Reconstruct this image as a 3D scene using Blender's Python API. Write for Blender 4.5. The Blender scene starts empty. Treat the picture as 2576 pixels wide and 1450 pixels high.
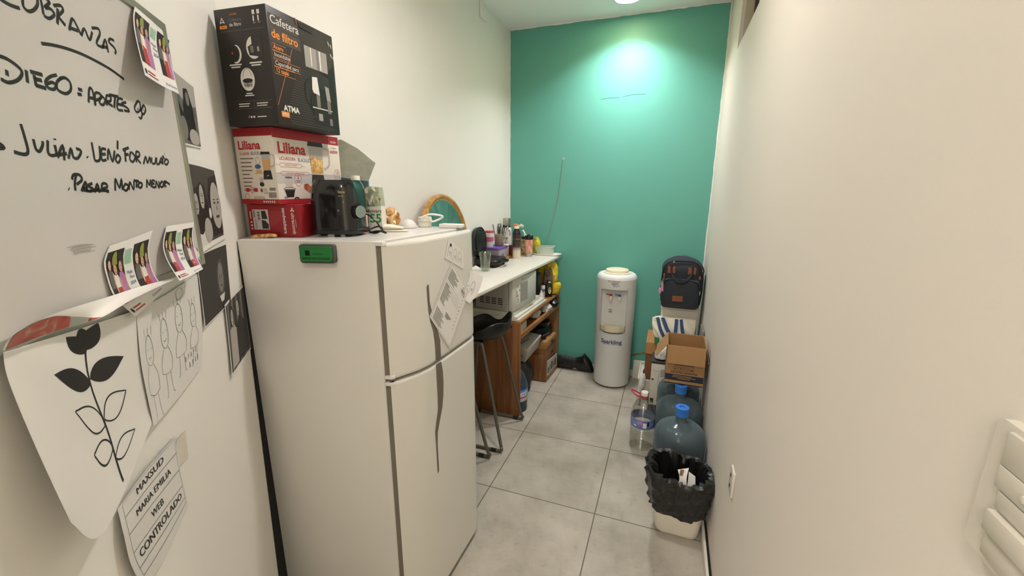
import bpy, bmesh, math, random
from mathutils import Vector as V, Matrix as M
rnd = random.Random(7)
SC = bpy.context.scene
COL = SC.collection

# ---------------------------------------------------------------- camera, world, exposure
cam = bpy.data.objects.new('camera', bpy.data.cameras.new('camera'))
COL.objects.link(cam)
SC.camera = cam
YAW, PITCH, ROLL, EYE = 0.3533, -0.2336, 0.0021, V((0.0, 0.0, 1.6717))
_f = V((-math.sin(YAW)*math.cos(PITCH), math.cos(YAW)*math.cos(PITCH), math.sin(PITCH)))
_r = V((math.cos(YAW), math.sin(YAW), 0.0))
_u = _r.cross(_f)
_r2 = _r*math.cos(ROLL) + _u*math.sin(ROLL)
_u2 = _u*math.cos(ROLL) - _r*math.sin(ROLL)
cam.matrix_world = M(((_r2.x, _u2.x, -_f.x, EYE.x), (_r2.y, _u2.y, -_f.y, EYE.y), (_r2.z, _u2.z, -_f.z, EYE.z), (0, 0, 0, 1)))
cam.data.sensor_fit = 'HORIZONTAL'
cam.data.sensor_width = 36.0
cam.data.lens = 36.0*1062.35/2576.0
cam.data.clip_start = 0.02
cam.data.clip_end = 50.0

WORLD = bpy.data.worlds.new('room_air')
SC.world = WORLD
WORLD.use_nodes = True
WORLD.node_tree.nodes['Background'].inputs[0].default_value = (0.9, 0.85, 0.75, 1)
WORLD.node_tree.nodes['Background'].inputs[1].default_value = 0.03
SC.view_settings.view_transform = 'Standard'
SC.view_settings.look = 'None'
SC.view_settings.exposure = 0.0
SC.view_settings.gamma = 1.0
SC.view_settings.use_curve_mapping = False
LAMP_TINT = (0.985, 0.985, 1.06)
LAMP_BACK_W, LAMP_MID_W, LAMP_NEAR_W, FILL_PANEL_W = 15.0, 14.0, 6.5, 36.0

# ---------------------------------------------------------------- materials
def lin(h):
    h = h.lstrip('#')
    c = [int(h[i:i+2], 16)/255.0 for i in (0, 2, 4)]
    return tuple(x/12.92 if x <= 0.04045 else ((x+0.055)/1.055)**2.4 for x in c) + (1.0,)
MATS = {}
def mat(name, hexc, rough=0.5, metal=0.0, spec=0.5, vary=0.06, scale=8.0, bump=0.0, bscale=60.0, trans=0.0, ior=1.45, coat=0.0, alpha=1.0, emit=0.0):
    if name in MATS: return MATS[name]
    m = bpy.data.materials.new(name); m.use_nodes = True
    nt = m.node_tree; b = nt.nodes['Principled BSDF']
    c = lin(hexc)
    b.inputs['Base Color'].default_value = c
    b.inputs['Roughness'].default_value = rough
    b.inputs['Metallic'].default_value = metal
    b.inputs['Specular IOR Level'].default_value = spec
    b.inputs['IOR'].default_value = ior
    b.inputs['Transmission Weight'].default_value = trans
    b.inputs['Coat Weight'].default_value = coat
    b.inputs['Alpha'].default_value = alpha
    if emit:
        b.inputs['Emission Color'].default_value = c; b.inputs['Emission Strength'].default_value = emit
    tc = nt.nodes.new('ShaderNodeTexCoord')
    if vary:
        n = nt.nodes.new('ShaderNodeTexNoise'); n.inputs['Scale'].default_value = scale; n.inputs['Detail'].default_value = 4
        r = nt.nodes.new('ShaderNodeMapRange'); r.inputs['To Min'].default_value = 1-vary; r.inputs['To Max'].default_value = 1+vary
        x = nt.nodes.new('ShaderNodeMix'); x.data_type = 'RGBA'; x.blend_type = 'MULTIPLY'; x.inputs[0].default_value = 1.0
        x.inputs[6].default_value = c
        nt.links.new(tc.outputs['Object'], n.inputs['Vector']); nt.links.new(n.outputs['Fac'], r.inputs['Value'])
        nt.links.new(r.outputs['Result'], x.inputs[7]); nt.links.new(x.outputs[2], b.inputs['Base Color'])
    if bump:
        n2 = nt.nodes.new('ShaderNodeTexNoise'); n2.inputs['Scale'].default_value = bscale; n2.inputs['Detail'].default_value = 5
        bp = nt.nodes.new('ShaderNodeBump'); bp.inputs['Strength'].default_value = bump; bp.inputs['Distance'].default_value = 0.004
        nt.links.new(tc.outputs['Object'], n2.inputs['Vector']); nt.links.new(n2.outputs['Fac'], bp.inputs['Height']); nt.links.new(bp.outputs['Normal'], b.inputs['Normal'])
    MATS[name] = m
    return m

def tile_mat():
    m = bpy.data.materials.new('floor_tiles'); m.use_nodes = True
    nt = m.node_tree; L = nt.links; b = nt.nodes['Principled BSDF']
    tc = nt.nodes.new('ShaderNodeTexCoord'); sp = nt.nodes.new('ShaderNodeSeparateXYZ'); L.new(tc.outputs['Object'], sp.inputs[0])
    def mth(op, a, bb=None, cc=None):
        n = nt.nodes.new('ShaderNodeMath'); n.operation = op
        for i, v in enumerate((a, bb, cc)):
            if v is None: continue
            if isinstance(v, (int, float)): n.inputs[i].default_value = v
            else: L.new(v, n.inputs[i])
        return n.outputs[0]
    masks = []; ids = []
    for ax, o in (('X', -0.8425), ('Y', 2.5235)):
        s = mth('DIVIDE', mth('SUBTRACT', sp.outputs[ax], o), 0.6)
        ids.append(mth('FLOOR', s))
        fr = mth('FRACT', s)
        d = mth('MINIMUM', fr, mth('SUBTRACT', 1.0, fr))
        masks.append(mth('LESS_THAN', d, 0.0042))
    g = mth('MAXIMUM', masks[0], masks[1])
    tid = mth('FRACT', mth('MULTIPLY', mth('SINE', mth('ADD', mth('MULTIPLY', ids[0], 12.9), mth('MULTIPLY', ids[1], 78.2))), 437.5))
    n1 = nt.nodes.new('ShaderNodeTexNoise'); n1.inputs['Scale'].default_value = 3.2; n1.inputs['Detail'].default_value = 8; n1.inputs['Roughness'].default_value = 0.62
    n2 = nt.nodes.new('ShaderNodeTexNoise'); n2.inputs['Scale'].default_value = 26.0; n2.inputs['Detail'].default_value = 6
    for n in (n1, n2): L.new(tc.outputs['Object'], n.inputs['Vector'])
    r1 = nt.nodes.new('ShaderNodeValToRGB'); r1.color_ramp.elements[0].position = 0.33; r1.color_ramp.elements[1].position = 0.68
    r1.color_ramp.elements[0].color = lin('#9a9283'); r1.color_ramp.elements[1].color = lin('#bbb4a5')
    L.new(n1.outputs['Fac'], r1.inputs[0])
    r2 = nt.nodes.new('ShaderNodeMapRange'); r2.inputs['From Min'].default_value = 0.25; r2.inputs['From Max'].default_value = 0.42; r2.inputs['To Min'].default_value = 0.84; r2.inputs['To Max'].default_value = 1.0
    L.new(n2.outputs['Fac'], r2.inputs['Value'])
    k = mth('MULTIPLY', r2.outputs['Result'], mth('ADD', 0.96, mth('MULTIPLY', tid, 0.07)))
    x = nt.nodes.new('ShaderNodeMix'); x.data_type = 'RGBA'; x.blend_type = 'MULTIPLY'; x.inputs[0].default_value = 1
    L.new(r1.outputs[0], x.inputs[6]); L.new(k, x.inputs[7])
    y = nt.nodes.new('ShaderNodeMix'); y.data_type = 'RGBA'; L.new(g, y.inputs[0]); L.new(x.outputs[2], y.inputs[6]); y.inputs[7].default_value = lin('#62513a')
    L.new(y.outputs[2], b.inputs['Base Color'])
    b.inputs['Roughness'].default_value = 0.5; b.inputs['Specular IOR Level'].default_value = 0.35
    bp = nt.nodes.new('ShaderNodeBump'); bp.inputs['Strength'].default_value = 0.5; bp.inputs['Distance'].default_value = 0.002
    L.new(mth('SUBTRACT', 1.0, g), bp.inputs['Height']); L.new(bp.outputs['Normal'], b.inputs['Normal'])
    return m

def wood_mat(name, dark, light, scale=1.0, axis='Z', rough=0.45):
    if name in MATS: return MATS[name]
    m = bpy.data.materials.new(name); m.use_nodes = True
    nt = m.node_tree; L = nt.links; b = nt.nodes['Principled BSDF']
    tc = nt.nodes.new('ShaderNodeTexCoord'); mp = nt.nodes.new('ShaderNodeMapping')
    sc = {'Z': (14, 14, 1.1), 'Y': (14, 1.1, 14), 'X': (1.1, 14, 14)}[axis]
    mp.inputs['Scale'].default_value = tuple(v*scale for v in sc)
    n = nt.nodes.new('ShaderNodeTexNoise'); n.inputs['Scale'].default_value = 1.6; n.inputs['Detail'].default_value = 7; n.inputs['Distortion'].default_value = 0.8
    r = nt.nodes.new('ShaderNodeValToRGB'); r.color_ramp.elements[0].position = 0.36; r.color_ramp.elements[1].position = 0.60
    r.color_ramp.elements[0].color = lin(dark); r.color_ramp.elements[1].color = lin(light)
    L.new(tc.outputs['Object'], mp.inputs[0]); L.new(mp.outputs[0], n.inputs['Vector']); L.new(n.outputs['Fac'], r.inputs[0]); L.new(r.outputs[0], b.inputs['Base Color'])
    b.inputs['Roughness'].default_value = rough
    MATS[name] = m
    return m

def mix_mat(name, stops, scale, rough=0.5, dist=1.2, detail=4, stretch=(1, 1, 1), metal=0.0, bump=0.0, trans=0.0):
    """noise driven multi-colour print"""
    if name in MATS: return MATS[name]
    m = bpy.data.materials.new(name); m.use_nodes = True
    nt = m.node_tree; L = nt.links; b = nt.nodes['Principled BSDF']
    tc = nt.nodes.new('ShaderNodeTexCoord'); mp = nt.nodes.new('ShaderNodeMapping'); mp.inputs['Scale'].default_value = stretch
    n = nt.nodes.new('ShaderNodeTexNoise'); n.inputs['Scale'].default_value = scale; n.inputs['Detail'].default_value = detail; n.inputs['Distortion'].default_value = dist
    r = nt.nodes.new('ShaderNodeValToRGB'); e = r.color_ramp.elements
    while len(e) < len(stops): e.new(0.5)
    for el, (p, c) in zip(e, stops): el.position = p; el.color = lin(c)
    L.new(tc.outputs['Object'], mp.inputs[0]); L.new(mp.outputs[0], n.inputs['Vector']); L.new(n.outputs['Fac'], r.inputs[0]); L.new(r.outputs[0], b.inputs['Base Color'])
    b.inputs['Roughness'].default_value = rough; b.inputs['Metallic'].default_value = metal; b.inputs['Transmission Weight'].default_value = trans
    if bump:
        bp = nt.nodes.new('ShaderNodeBump'); bp.inputs['Strength'].default_value = bump; bp.inputs['Distance'].default_value = 0.004
        L.new(n.outputs['Fac'], bp.inputs['Height']); L.new(bp.outputs['Normal'], b.inputs['Normal'])
    MATS[name] = m
    return m

def grad_mat(name, stops, z0, z1, rough=0.35):
    """dyed colour bands of an object along its own height"""
    m = bpy.data.materials.new(name); m.use_nodes = True
    nt = m.node_tree; L = nt.links; b = nt.nodes['Principled BSDF']
    tc = nt.nodes.new('ShaderNodeTexCoord'); sp = nt.nodes.new('ShaderNodeSeparateXYZ'); mr = nt.nodes.new('ShaderNodeMapRange')
    mr.inputs['From Min'].default_value = z0; mr.inputs['From Max'].default_value = z1
    r = nt.nodes.new('ShaderNodeValToRGB'); e = r.color_ramp.elements
    while len(e) < len(stops): e.new(0.5)
    for el, (p, c) in zip(e, stops): el.position = p; el.color = lin(c)
    L.new(tc.outputs['Object'], sp.inputs[0]); L.new(sp.outputs['Z'], mr.inputs['Value']); L.new(mr.outputs['Result'], r.inputs[0]); L.new(r.outputs[0], b.inputs['Base Color'])
    b.inputs['Roughness'].default_value = rough
    return m

def clear_mat(name, hexc, rough=0.03, ior=1.3, mixf=0.75, body=True):
    """thin clear plastic / glass: see-through with a gloss, thin walls do not bend light"""
    if name in MATS: return MATS[name]
    m = bpy.data.materials.new(name); m.use_nodes = True
    nt = m.node_tree; L = nt.links; nt.nodes.remove(nt.nodes['Principled BSDF']); out = nt.nodes['Material Output']
    t = nt.nodes.new('ShaderNodeBsdfTransparent'); t.inputs[0].default_value = lin(hexc)
    g = nt.nodes.new('ShaderNodeBsdfPrincipled' if body else 'ShaderNodeBsdfGlossy'); g.inputs[0].default_value = lin(hexc) if body else (1, 1, 1, 1); g.inputs['Roughness'].default_value = rough
    lw = nt.nodes.new('ShaderNodeLayerWeight'); pw = nt.nodes.new('ShaderNodeMath'); pw.operation = 'POWER'; pw.inputs[1].default_value = 4.0; L.new(lw.outputs['Facing'], pw.inputs[0]); fr = nt.nodes.new('ShaderNodeMath'); fr.operation = 'MULTIPLY'; fr.inputs[1].default_value = 0.6; L.new(pw.outputs[0], fr.inputs[0])
    ad = nt.nodes.new('ShaderNodeMath'); ad.operation = 'ADD'; ad.use_clamp = True; ad.inputs[1].default_value = 1-mixf
    n = nt.nodes.new('ShaderNodeTexNoise'); n.inputs['Scale'].default_value = 35; bp = nt.nodes.new('ShaderNodeBump'); bp.inputs['Strength'].default_value = 0.12; bp.inputs['Distance'].default_value = 0.003
    tc = nt.nodes.new('ShaderNodeTexCoord'); L.new(tc.outputs['Object'], n.inputs['Vector']); L.new(n.outputs['Fac'], bp.inputs['Height']); L.new(bp.outputs['Normal'], g.inputs['Normal'])
    x = nt.nodes.new('ShaderNodeMixShader'); L.new(fr.outputs[0], ad.inputs[0]); L.new(ad.outputs[0], x.inputs[0]); L.new(t.outputs[0], x.inputs[1]); L.new(g.outputs[0], x.inputs[2]); L.new(x.outputs[0], out.inputs['Surface'])
    MATS[name] = m
    return m

# ---------------------------------------------------------------- geometry builder
def rotz(a, o=(0, 0, 0)):
    return M.Translation(V(o)) @ M.Rotation(math.radians(a), 4, 'Z')
def flat(o, u, v):
    o, u, v = V(o), V(u).normalized(), V(v).normalized(); n = u.cross(v).normalized()
    return lambda s, t, d=0.0: o + u*s + v*t + n*d
def catmull(p, n=6, closed=False):
    p = [V(q) for q in p]
    if len(p) < 3: return p
    out = []; k = len(p)
    rng = range(k if closed else k-1)
    for i in rng:
        if closed: a, b, c, d = p[(i-1) % k], p[i], p[(i+1) % k], p[(i+2) % k]
        else: a, b, c, d = p[max(i-1, 0)], p[i], p[i+1], p[min(i+2, k-1)]
        for j in range(n):
            t = j/n
            out.append(0.5*((2*b) + (c-a)*t + (2*a-5*b+4*c-d)*t*t + (3*b-a-3*c+d)*t**3))
    if not closed: out.append(p[-1])
    return out
def rrect(w, h, r, n=5, cx=0.0, cy=0.0):
    r = min(r, w/2-1e-5, h/2-1e-5); o = []
    for (sx, sy, a0) in ((1, 1, 0), (-1, 1, 90), (-1, -1, 180), (1, -1, 270)):
        for i in range(n+1):
            a = math.radians(a0+90*i/n); o.append((cx+sx*(w/2-r)+r*math.cos(a), cy+sy*(h/2-r)+r*math.sin(a)))
    return o
def ell(cx, cy, rx, ry, n=24, a0=0, a1=360):
    full = abs(a1-a0) >= 360
    return [(cx+rx*math.cos(math.radians(a0+(a1-a0)*i/(n if full else n-1))), cy+ry*math.sin(math.radians(a0+(a1-a0)*i/(n if full else n-1)))) for i in range(n)]

class MB:
    def __init__(s): s.v = []; s.f = []; s.mi = []; s.sm = []; s.mats = []
    def _m(s, m):
        if m not in s.mats: s.mats.append(m)
        return s.mats.index(m)
    def add(s, vs, fs, m, smooth=False, X=None):
        k = len(s.v); s.v += [(X @ V(q)) if X is not None else V(q) for q in vs]
        i = s._m(m)
        for f in fs: s.f.append([k+j for j in f]); s.mi.append(i); s.sm.append(smooth)
        return s
    def bm(s, b, m, smooth=False, X=None):
        b.verts.index_update(); s.add([v.co.copy() for v in b.verts], [[v.index for v in f.verts] for f in b.faces], m, smooth, X); b.free(); return s
    def box(s, c, size, m, X=None, bevel=0.0, seg=2, smooth=False):
        b = bmesh.new(); bmesh.ops.create_cube(b, size=1.0)
        bmesh.ops.scale(b, vec=V(size), verts=b.verts); bmesh.ops.translate(b, vec=V(c), verts=b.verts)
        if bevel > 0: bmesh.ops.bevel(b, geom=list(b.edges), offset=bevel, segments=seg, affect='EDGES', profile=0.5)
        return s.bm(b, m, smooth or bevel > 0.004, X)
    def hexa(s, lo, hi, m, bevel=0.0, seg=2):
        """lo/hi: four corners each, counter-clockwise from above"""
        b = bmesh.new(); q = [b.verts.new(V(p)) for p in list(lo)+list(hi)]; n = len(lo)
        b.faces.new(q[:n][::-1]); b.faces.new(q[n:])
        for i in range(n): b.faces.new((q[i], q[(i+1) % n], q[n+(i+1) % n], q[n+i]))
        if bevel > 0: bmesh.ops.bevel(b, geom=list(b.edges), offset=bevel, segments=seg, affect='EDGES', profile=0.5)
        return s.bm(b, m, bevel > 0.004)
    def lathe(s, prof, m, c=(0, 0, 0), n=32, X=None, smooth=True, sq=None, caps=True):
        vs = []; fs = []; c = V(c)
        for (r, z) in prof:
            for i in range(n):
                a = 2*math.pi*i/n; k = 1.0
                if sq: k = 1.0/((abs(math.cos(a))**sq+abs(math.sin(a))**sq)**(1.0/sq))
                vs.append(c+V((r*k*math.cos(a), r*k*math.sin(a), z)))
        for j in range(len(prof)-1):
            for i in range(n): fs.append((j*n+i, j*n+(i+1) % n, (j+1)*n+(i+1) % n, (j+1)*n+i))
        loop = prof[0] == prof[-1] or not caps
        if prof[0][0] > 1e-4 and not loop: fs.append(tuple(range(n))[::-1])
        if prof[-1][0] > 1e-4 and not loop: fs.append(tuple((len(prof)-1)*n+i for i in range(n)))
        return s.add(vs, fs, m, smooth, X)
    def loft(s, rings, m, cap=True, smooth=True, X=None):
        n = len(rings[0]); vs = [q for r in rings for q in r]; fs = []
        for j in range(len(rings)-1):
            for i in range(n): fs.append((j*n+i, j*n+(i+1) % n, (j+1)*n+(i+1) % n, (j+1)*n+i))
        if cap: fs.append(tuple(range(n))[::-1]); fs.append(tuple((len(rings)-1)*n+i for i in range(n)))
        return s.add(vs, fs, m, smooth, X)
    def tube(s, pts, r, m, n=10, sub=6, closed=False, X=None, cap=True):
        p = catmull(pts, sub, closed) if sub else [V(q) for q in pts]
        rings = []; up = None; k = len(p)
        for i in range(k):
            a = p[(i-1) % k] if (closed or i > 0) else p[i]; b = p[(i+1) % k] if (closed or i < k-1) else p[i]
            t = (b-a).normalized()
            if up is None: up = V((0, 0, 1)) if abs(t.z) < 0.9 else V((1, 0, 0))
            up = (up - t*up.dot(t))
            up = up.normalized() if up.length > 1e-6 else t.orthogonal().normalized()
            w = t.cross(up); rr = r(i/(k-1)) if callable(r) else r
            rings.append([p[i] + (up*math.cos(2*math.pi*j/n) + w*math.sin(2*math.pi*j/n))*rr for j in range(n)])
        if closed: rings.append(rings[0])
        return s.loft(rings, m, cap and not closed, True, X)
    def prism(s, poly, fr, d0, d1, m, smooth=False):
        """outline in a frame, given a real thickness d0..d1"""
        b = bmesh.new(); n = len(poly)
        lo = [b.verts.new(fr(x, y, d0)) for x, y in poly]; hi = [b.verts.new(fr(x, y, d1)) for x, y in poly]
        f1 = b.faces.new(lo[::-1]); f2 = b.faces.new(hi)
        for i in range(n): b.faces.new((lo[i], lo[(i+1) % n], hi[(i+1) % n], hi[i]))
        bmesh.ops.triangulate(b, faces=[f1, f2])
        return s.bm(b, m, smooth)
    def poly(s, pts, fr, m, d=0.0004, cut=0, smooth=True, holes=()):
        b = bmesh.new(); vs = [b.verts.new((x, y, 0)) for x, y in pts]
        try: f = b.faces.new(vs)
        except ValueError: b.free(); return s
        f.normal_update()
        if f.normal.z < 0: f.normal_flip()
        bmesh.ops.triangulate(b, faces=b.faces[:])
        if cut: s._cut(b, cut)
        b.verts.index_update()
        s.add([fr(v.co.x, v.co.y, d) for v in b.verts], [[v.index for v in f.verts] for f in b.faces], m, smooth); b.free(); return s
    def _cut(s, b, n):
        for ax in (0, 1):
            lo = min(v.co[ax] for v in b.verts); hi = max(v.co[ax] for v in b.verts)
            k0 = math.ceil(lo*n+1e-6); k1 = math.floor(hi*n-1e-6)
            for k in range(k0, k1+1):
                co = V((0, 0, 0)); co[ax] = k/n; no = V((0, 0, 0)); no[ax] = 1
                bmesh.ops.bisect_plane(b, geom=list(b.verts)+list(b.edges)+list(b.faces), plane_co=co, plane_no=no)
    def rect(s, x0, y0, x1, y1, fr, m, d=0.0004, cut=0):
        return s.poly([(x0, y0), (x1, y0), (x1, y1), (x0, y1)], fr, m, d, cut)
    def stroke(s, pts, w, fr, m, d=0.0004, sub=5, closed=False):
        p = [(q.x, q.y) for q in catmull([(x, y, 0) for x, y in pts], sub, closed)] if sub and len(pts) > 2 else list(pts)
        if len(p) == 2: p = [p[0], ((p[0][0]+p[1][0])/2, (p[0][1]+p[1][1])/2), p[1]]
        vs = []; fs = []; k = len(p)
        for i in range(k):
            a = p[max(i-1, 0)] if not closed else p[(i-1) % k]; b = p[min(i+1, k-1)] if not closed else p[(i+1) % k]
            dx, dy = b[0]-a[0], b[1]-a[1]; l = math.hypot(dx, dy) or 1e-9; nx, ny = -dy/l*w/2, dx/l*w/2
            vs += [fr(p[i][0]+nx, p[i][1]+ny, d), fr(p[i][0]-nx, p[i][1]-ny, d)]
        for i in range(k-1): fs.append((2*i, 2*i+1, 2*i+3, 2*i+2))
        if closed: fs.append((2*k-2, 2*k-1, 1, 0))
        return s.add(vs, fs, m, True)
    def text(s, body, fr, m, x, y, size, d=0.0006, align='CENTER', bold=0.0, sx=1.0, rot=0.0, shear=0.0, cut=0, sy=1.0, spacing=1.0):
        cu = bpy.data.curves.new('lettering', 'FONT'); cu.body = body; cu.size = size; cu.align_x = align; cu.align_y = 'CENTER'
        cu.offset = bold*size; cu.shear = shear; cu.resolution_u = 3; cu.space_character = spacing
        ob = bpy.data.objects.new('lettering', cu); me = bpy.data.meshes.new_from_object(ob)
        b = bmesh.new(); b.from_mesh(me); c, q = math.cos(math.radians(rot)), math.sin(math.radians(rot))
        for v in b.verts:
            X, Y = v.co.x*sx, v.co.y*sy; v.co = V((x+X*c-Y*q, y+X*q+Y*c, 0))
        if cut: s._cut(b, cut)
        b.verts.index_update()
        s.add([fr(v.co.x, v.co.y, d) for v in b.verts], [[v.index for v in f.verts] for f in b.faces], m, True); b.free()
        bpy.data.objects.remove(ob); bpy.data.curves.remove(cu); bpy.data.meshes.remove(me); return s
    def build(s, name, parent=None, origin=None):
        o = V(origin) if origin is not None else V((0, 0, 0))
        p = parent; w = V((0, 0, 0))
        while p is not None: w += p.location; p = p.parent
        off = w if parent is not None else o
        me = bpy.data.meshes.new(name)
        me.from_pydata([tuple(v-off) for v in s.v], [], s.f)
        for m in s.mats: me.materials.append(m)
        for p_, i, sm in zip(me.polygons, s.mi, s.sm): p_.material_index = i; p_.use_smooth = sm
        bb = bmesh.new(); bb.from_mesh(me); bmesh.ops.recalc_face_normals(bb, faces=bb.faces) if not getattr(s, 'keepn', False) else None; bb.to_mesh(me); bb.free()
        me.validate(); me.update()
        try: me.set_sharp_from_angle(angle=math.radians(38))
        except Exception: pass
        ob = bpy.data.objects.new(name, me); COL.objects.link(ob)
        if parent is not None: ob.parent = parent
        else: ob.location = o
        return ob

def tag(o, label, cat, group=None, kind=None):
    o['label'] = label
    if cat: o['category'] = cat
    if group: o['group'] = group
    if kind: o['kind'] = kind
    return o
def thing(name, label, cat, loc=(0, 0, 0), group=None):
    o = bpy.data.objects.new(name, None); o.empty_display_size = 0.05; COL.objects.link(o); o.location = V(loc)
    return tag(o, label, cat, group)
def dup(root, loc, rz=0.0, label=None):
    r = root.copy(); COL.objects.link(r); r.location = V(loc); r.rotation_euler = (0, 0, rz)
    if label: r['label'] = label
    for ch in list(root.children):
        c = ch.copy(); COL.objects.link(c); c.parent = r
        for g in list(ch.children):
            e = g.copy(); COL.objects.link(e); e.parent = c
    return r
def struct(o, label):
    o['kind'] = 'structure'; o['label'] = label; return o
# ---------------------------------------------------------------- lamps (each with its own light)
WL, WR, WB, CEIL = -1.40, 0.295, 3.73, 2.97
M_TRIM = mat('lamp_rim_white', '#f4f2ec', 0.4)
M_GLOW = mat('lamp_diffuser', '#fff6e4', 0.5, vary=0, emit=14.0)
def downlight(x, y, watts, label, size=0.17, beam=160):
    t = thing('ceiling_downlight', label, 'ceiling light', (x, y, CEIL), 'recessed downlights in the ceiling')
    b = MB(); b.lathe([(0.105, 0.0), (0.108, -0.006), (0.1, -0.012), (0.088, -0.012), (0.086, -0.004)], M_TRIM, (x, y, CEIL), 40); b.build('rim', t)
    b = MB(); b.lathe([(0.0, -0.006), (0.086, -0.006)], M_GLOW, (x, y, CEIL), 40); b.build('diffuser', t)
    d = bpy.data.lights.new('downlight_beam', 'AREA'); d.shape = 'DISK'; d.size = size; d.energy = watts; d.color = LAMP_TINT; d.spread = math.radians(beam)
    o = bpy.data.objects.new('downlight_beam', d); COL.objects.link(o); o.parent = t; o.location = (0, 0, -0.016)
    return t
downlight(-0.40, 3.405, LAMP_BACK_W, 'bright round recessed ceiling light right in front of the teal wall', beam=125)
downlight(-0.45, 1.55, LAMP_MID_W, 'round recessed ceiling light above the refrigerator, outside the photo')
downlight(-0.25, -0.3, LAMP_NEAR_W, 'round recessed ceiling light above the doorway, outside the photo')
def fill_panel(x, y, label):  # unseen panels, added to throw broad frontal light on the fridge side
    t = thing('added_fill_panel', label, 'ceiling light', (x, y, CEIL), 'added unseen fill light panels behind the viewer')
    b = MB(); b.box((x, y, CEIL-.006), (.62, .62, .012), M_TRIM); b.build('frame', t)
    b = MB(); b.box((x, y, CEIL-.0125), (.57, .57, .003), M_GLOW); b.build('diffuser', t)
    d = bpy.data.lights.new('fill_glow', 'AREA'); d.shape = 'SQUARE'; d.size = .57; d.energy = FILL_PANEL_W; d.color = LAMP_TINT
    o = bpy.data.objects.new('fill_glow', d); COL.objects.link(o); o.parent = t; o.location = (0, 0, -0.018)
fill_panel(-.35, -2.2, 'added unseen fill light panel behind the viewer, nearest the doorway')
fill_panel(-2.3, -1.5, 'added unseen fill light panel behind the whiteboard wall')
fill_panel(-1.15, -2.55, 'added unseen fill light panel farthest behind the viewer')

# ---------------------------------------------------------------- room shell
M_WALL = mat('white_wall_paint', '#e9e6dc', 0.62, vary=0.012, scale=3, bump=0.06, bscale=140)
M_TEAL = mat('teal_wall_paint', '#62a896', 0.5, spec=0.4, vary=0.02, scale=2.5, bump=0.07, bscale=120)
M_CEIL = mat('ceiling_paint', '#f6f5f0', 0.75, vary=0.01, scale=3)
b = MB(); b.add([(-3.2, -3, 0), (WR+.12, -3, 0), (WR+.12, WB+.1, 0), (-3.2, WB+.1, 0), (-3.2, -3, -.1), (WR+.12, -3, -.1), (WR+.12, WB+.1, -.1), (-3.2, WB+.1, -.1)],
    [(0, 1, 2, 3), (7, 6, 5, 4), (0, 4, 5, 1), (1, 5, 6, 2), (2, 6, 7, 3), (3, 7, 4, 0)], tile_mat())
struct(b.build('floor'), 'grey stone-look square floor tiles with dark grout')
b = MB(); b.box((-1.45, .36, CEIL+.05), (3.6, 6.9, .1), M_CEIL); struct(b.build('ceiling'), 'plain white ceiling')
b = MB(); b.box((WL-.05, 2.4, CEIL/2), (.1, 2.66, CEIL), M_WALL); struct(b.build('wall_left'), 'long white wall behind the refrigerator and the counter')
b = MB(); b.box((-.55, WB+.05, CEIL/2), (1.72, .1, CEIL), M_TEAL)
seam = flat((-.55, WB, 0), (1, 0, 0), (0, 0, 1))
b.prism([(-.06, 2.375), (.02, 2.381), (.09, 2.378), (.09, 2.384), (.02, 2.387), (-.06, 2.380)], seam, 0, .0015, M_TEAL)
b.prism([(.12, 2.384), (.2, 2.394), (.29, 2.392), (.29, 2.398), (.2, 2.4), (.12, 2.389)], seam, 0, .0015, M_TEAL)
struct(b.build('wall_back'), 'teal painted end wall')
# uneven white paint edge along the teal wall's sides
for nm, x, s in (('trim_1', WL, 1), ('trim_2', WR, -1)):
    b = MB(); pts = []; k = 70
    for i in range(k+1): pts.append((0, CEIL*i/k))
    for i in range(k, -1, -1): pts.append((s*(.006+rnd.random()*.004), CEIL*i/k))
    vs_ = [(x, WB-.001, z_) for _x, z_ in pts[:k+1]]+[(x+_x, WB-.001, z_) for _x, z_ in pts[k+1:]]; b.add(vs_, [(i_, i_+1, 2*k-i_, 2*k+1-i_) for i_ in range(k)], M_WALL); struct(b.build(nm), 'uneven white paint edge beside the teal wall')
b = MB(); pts = [(i/60*1.69, CEIL) for i in range(61)] + [(i/60*1.69, CEIL-.005-rnd.random()*.005) for i in range(60, -1, -1)]
b.add([(WL+_x, WB-.001, z_) for _x, z_ in pts], [(i_, i_+1, 120-i_, 121-i_) for i_ in range(60)], M_WALL); struct(b.build('trim_3'), 'uneven white paint edge above the teal wall')
# right wall with the high window opening
WY0, WY1, WZ0, WZ1 = 1.9, 3.06, 2.475, 2.92
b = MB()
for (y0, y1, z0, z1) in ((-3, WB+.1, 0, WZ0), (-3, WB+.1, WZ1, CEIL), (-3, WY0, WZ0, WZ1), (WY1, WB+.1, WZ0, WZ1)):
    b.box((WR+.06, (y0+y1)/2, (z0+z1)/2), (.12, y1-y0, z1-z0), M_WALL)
b.mats[0] = mat('dimmed_wall_paint', '#d9d0c2', 0.62, vary=0.015, scale=3, bump=0.06, bscale=140); struct(b.build('wall_right'), 'long white wall with the light switch')  # wall colour toned darker and beiger in place of weaker light here
M_ALU = mat('window_aluminium', '#b9ae9c', 0.4, metal=0.3); M_GASKET = mat('window_gasket', '#463a30', 0.6)
w = bpy.data.objects.new('window_1', None); COL.objects.link(w); w.location = (WR+.06, WY1, WZ0); struct(w, 'narrow high window in the right wall')
b = MB(); fy, fz = (WY0+WY1)/2, (WZ0+WZ1)/2
for (c, sz) in (((WR+.045, WY1-.009, fz), (.05, .018, WZ1-WZ0)), ((WR+.045, WY0+.009, fz), (.05, .018, WZ1-WZ0)), ((WR+.045, fy, WZ1-.01), (.05, WY1-WY0, .02)), ((WR+.045, fy, WZ0+.006), (.05, WY1-WY0, .012))): b.box(c, sz, M_ALU)
b.build('frame', w)
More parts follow.
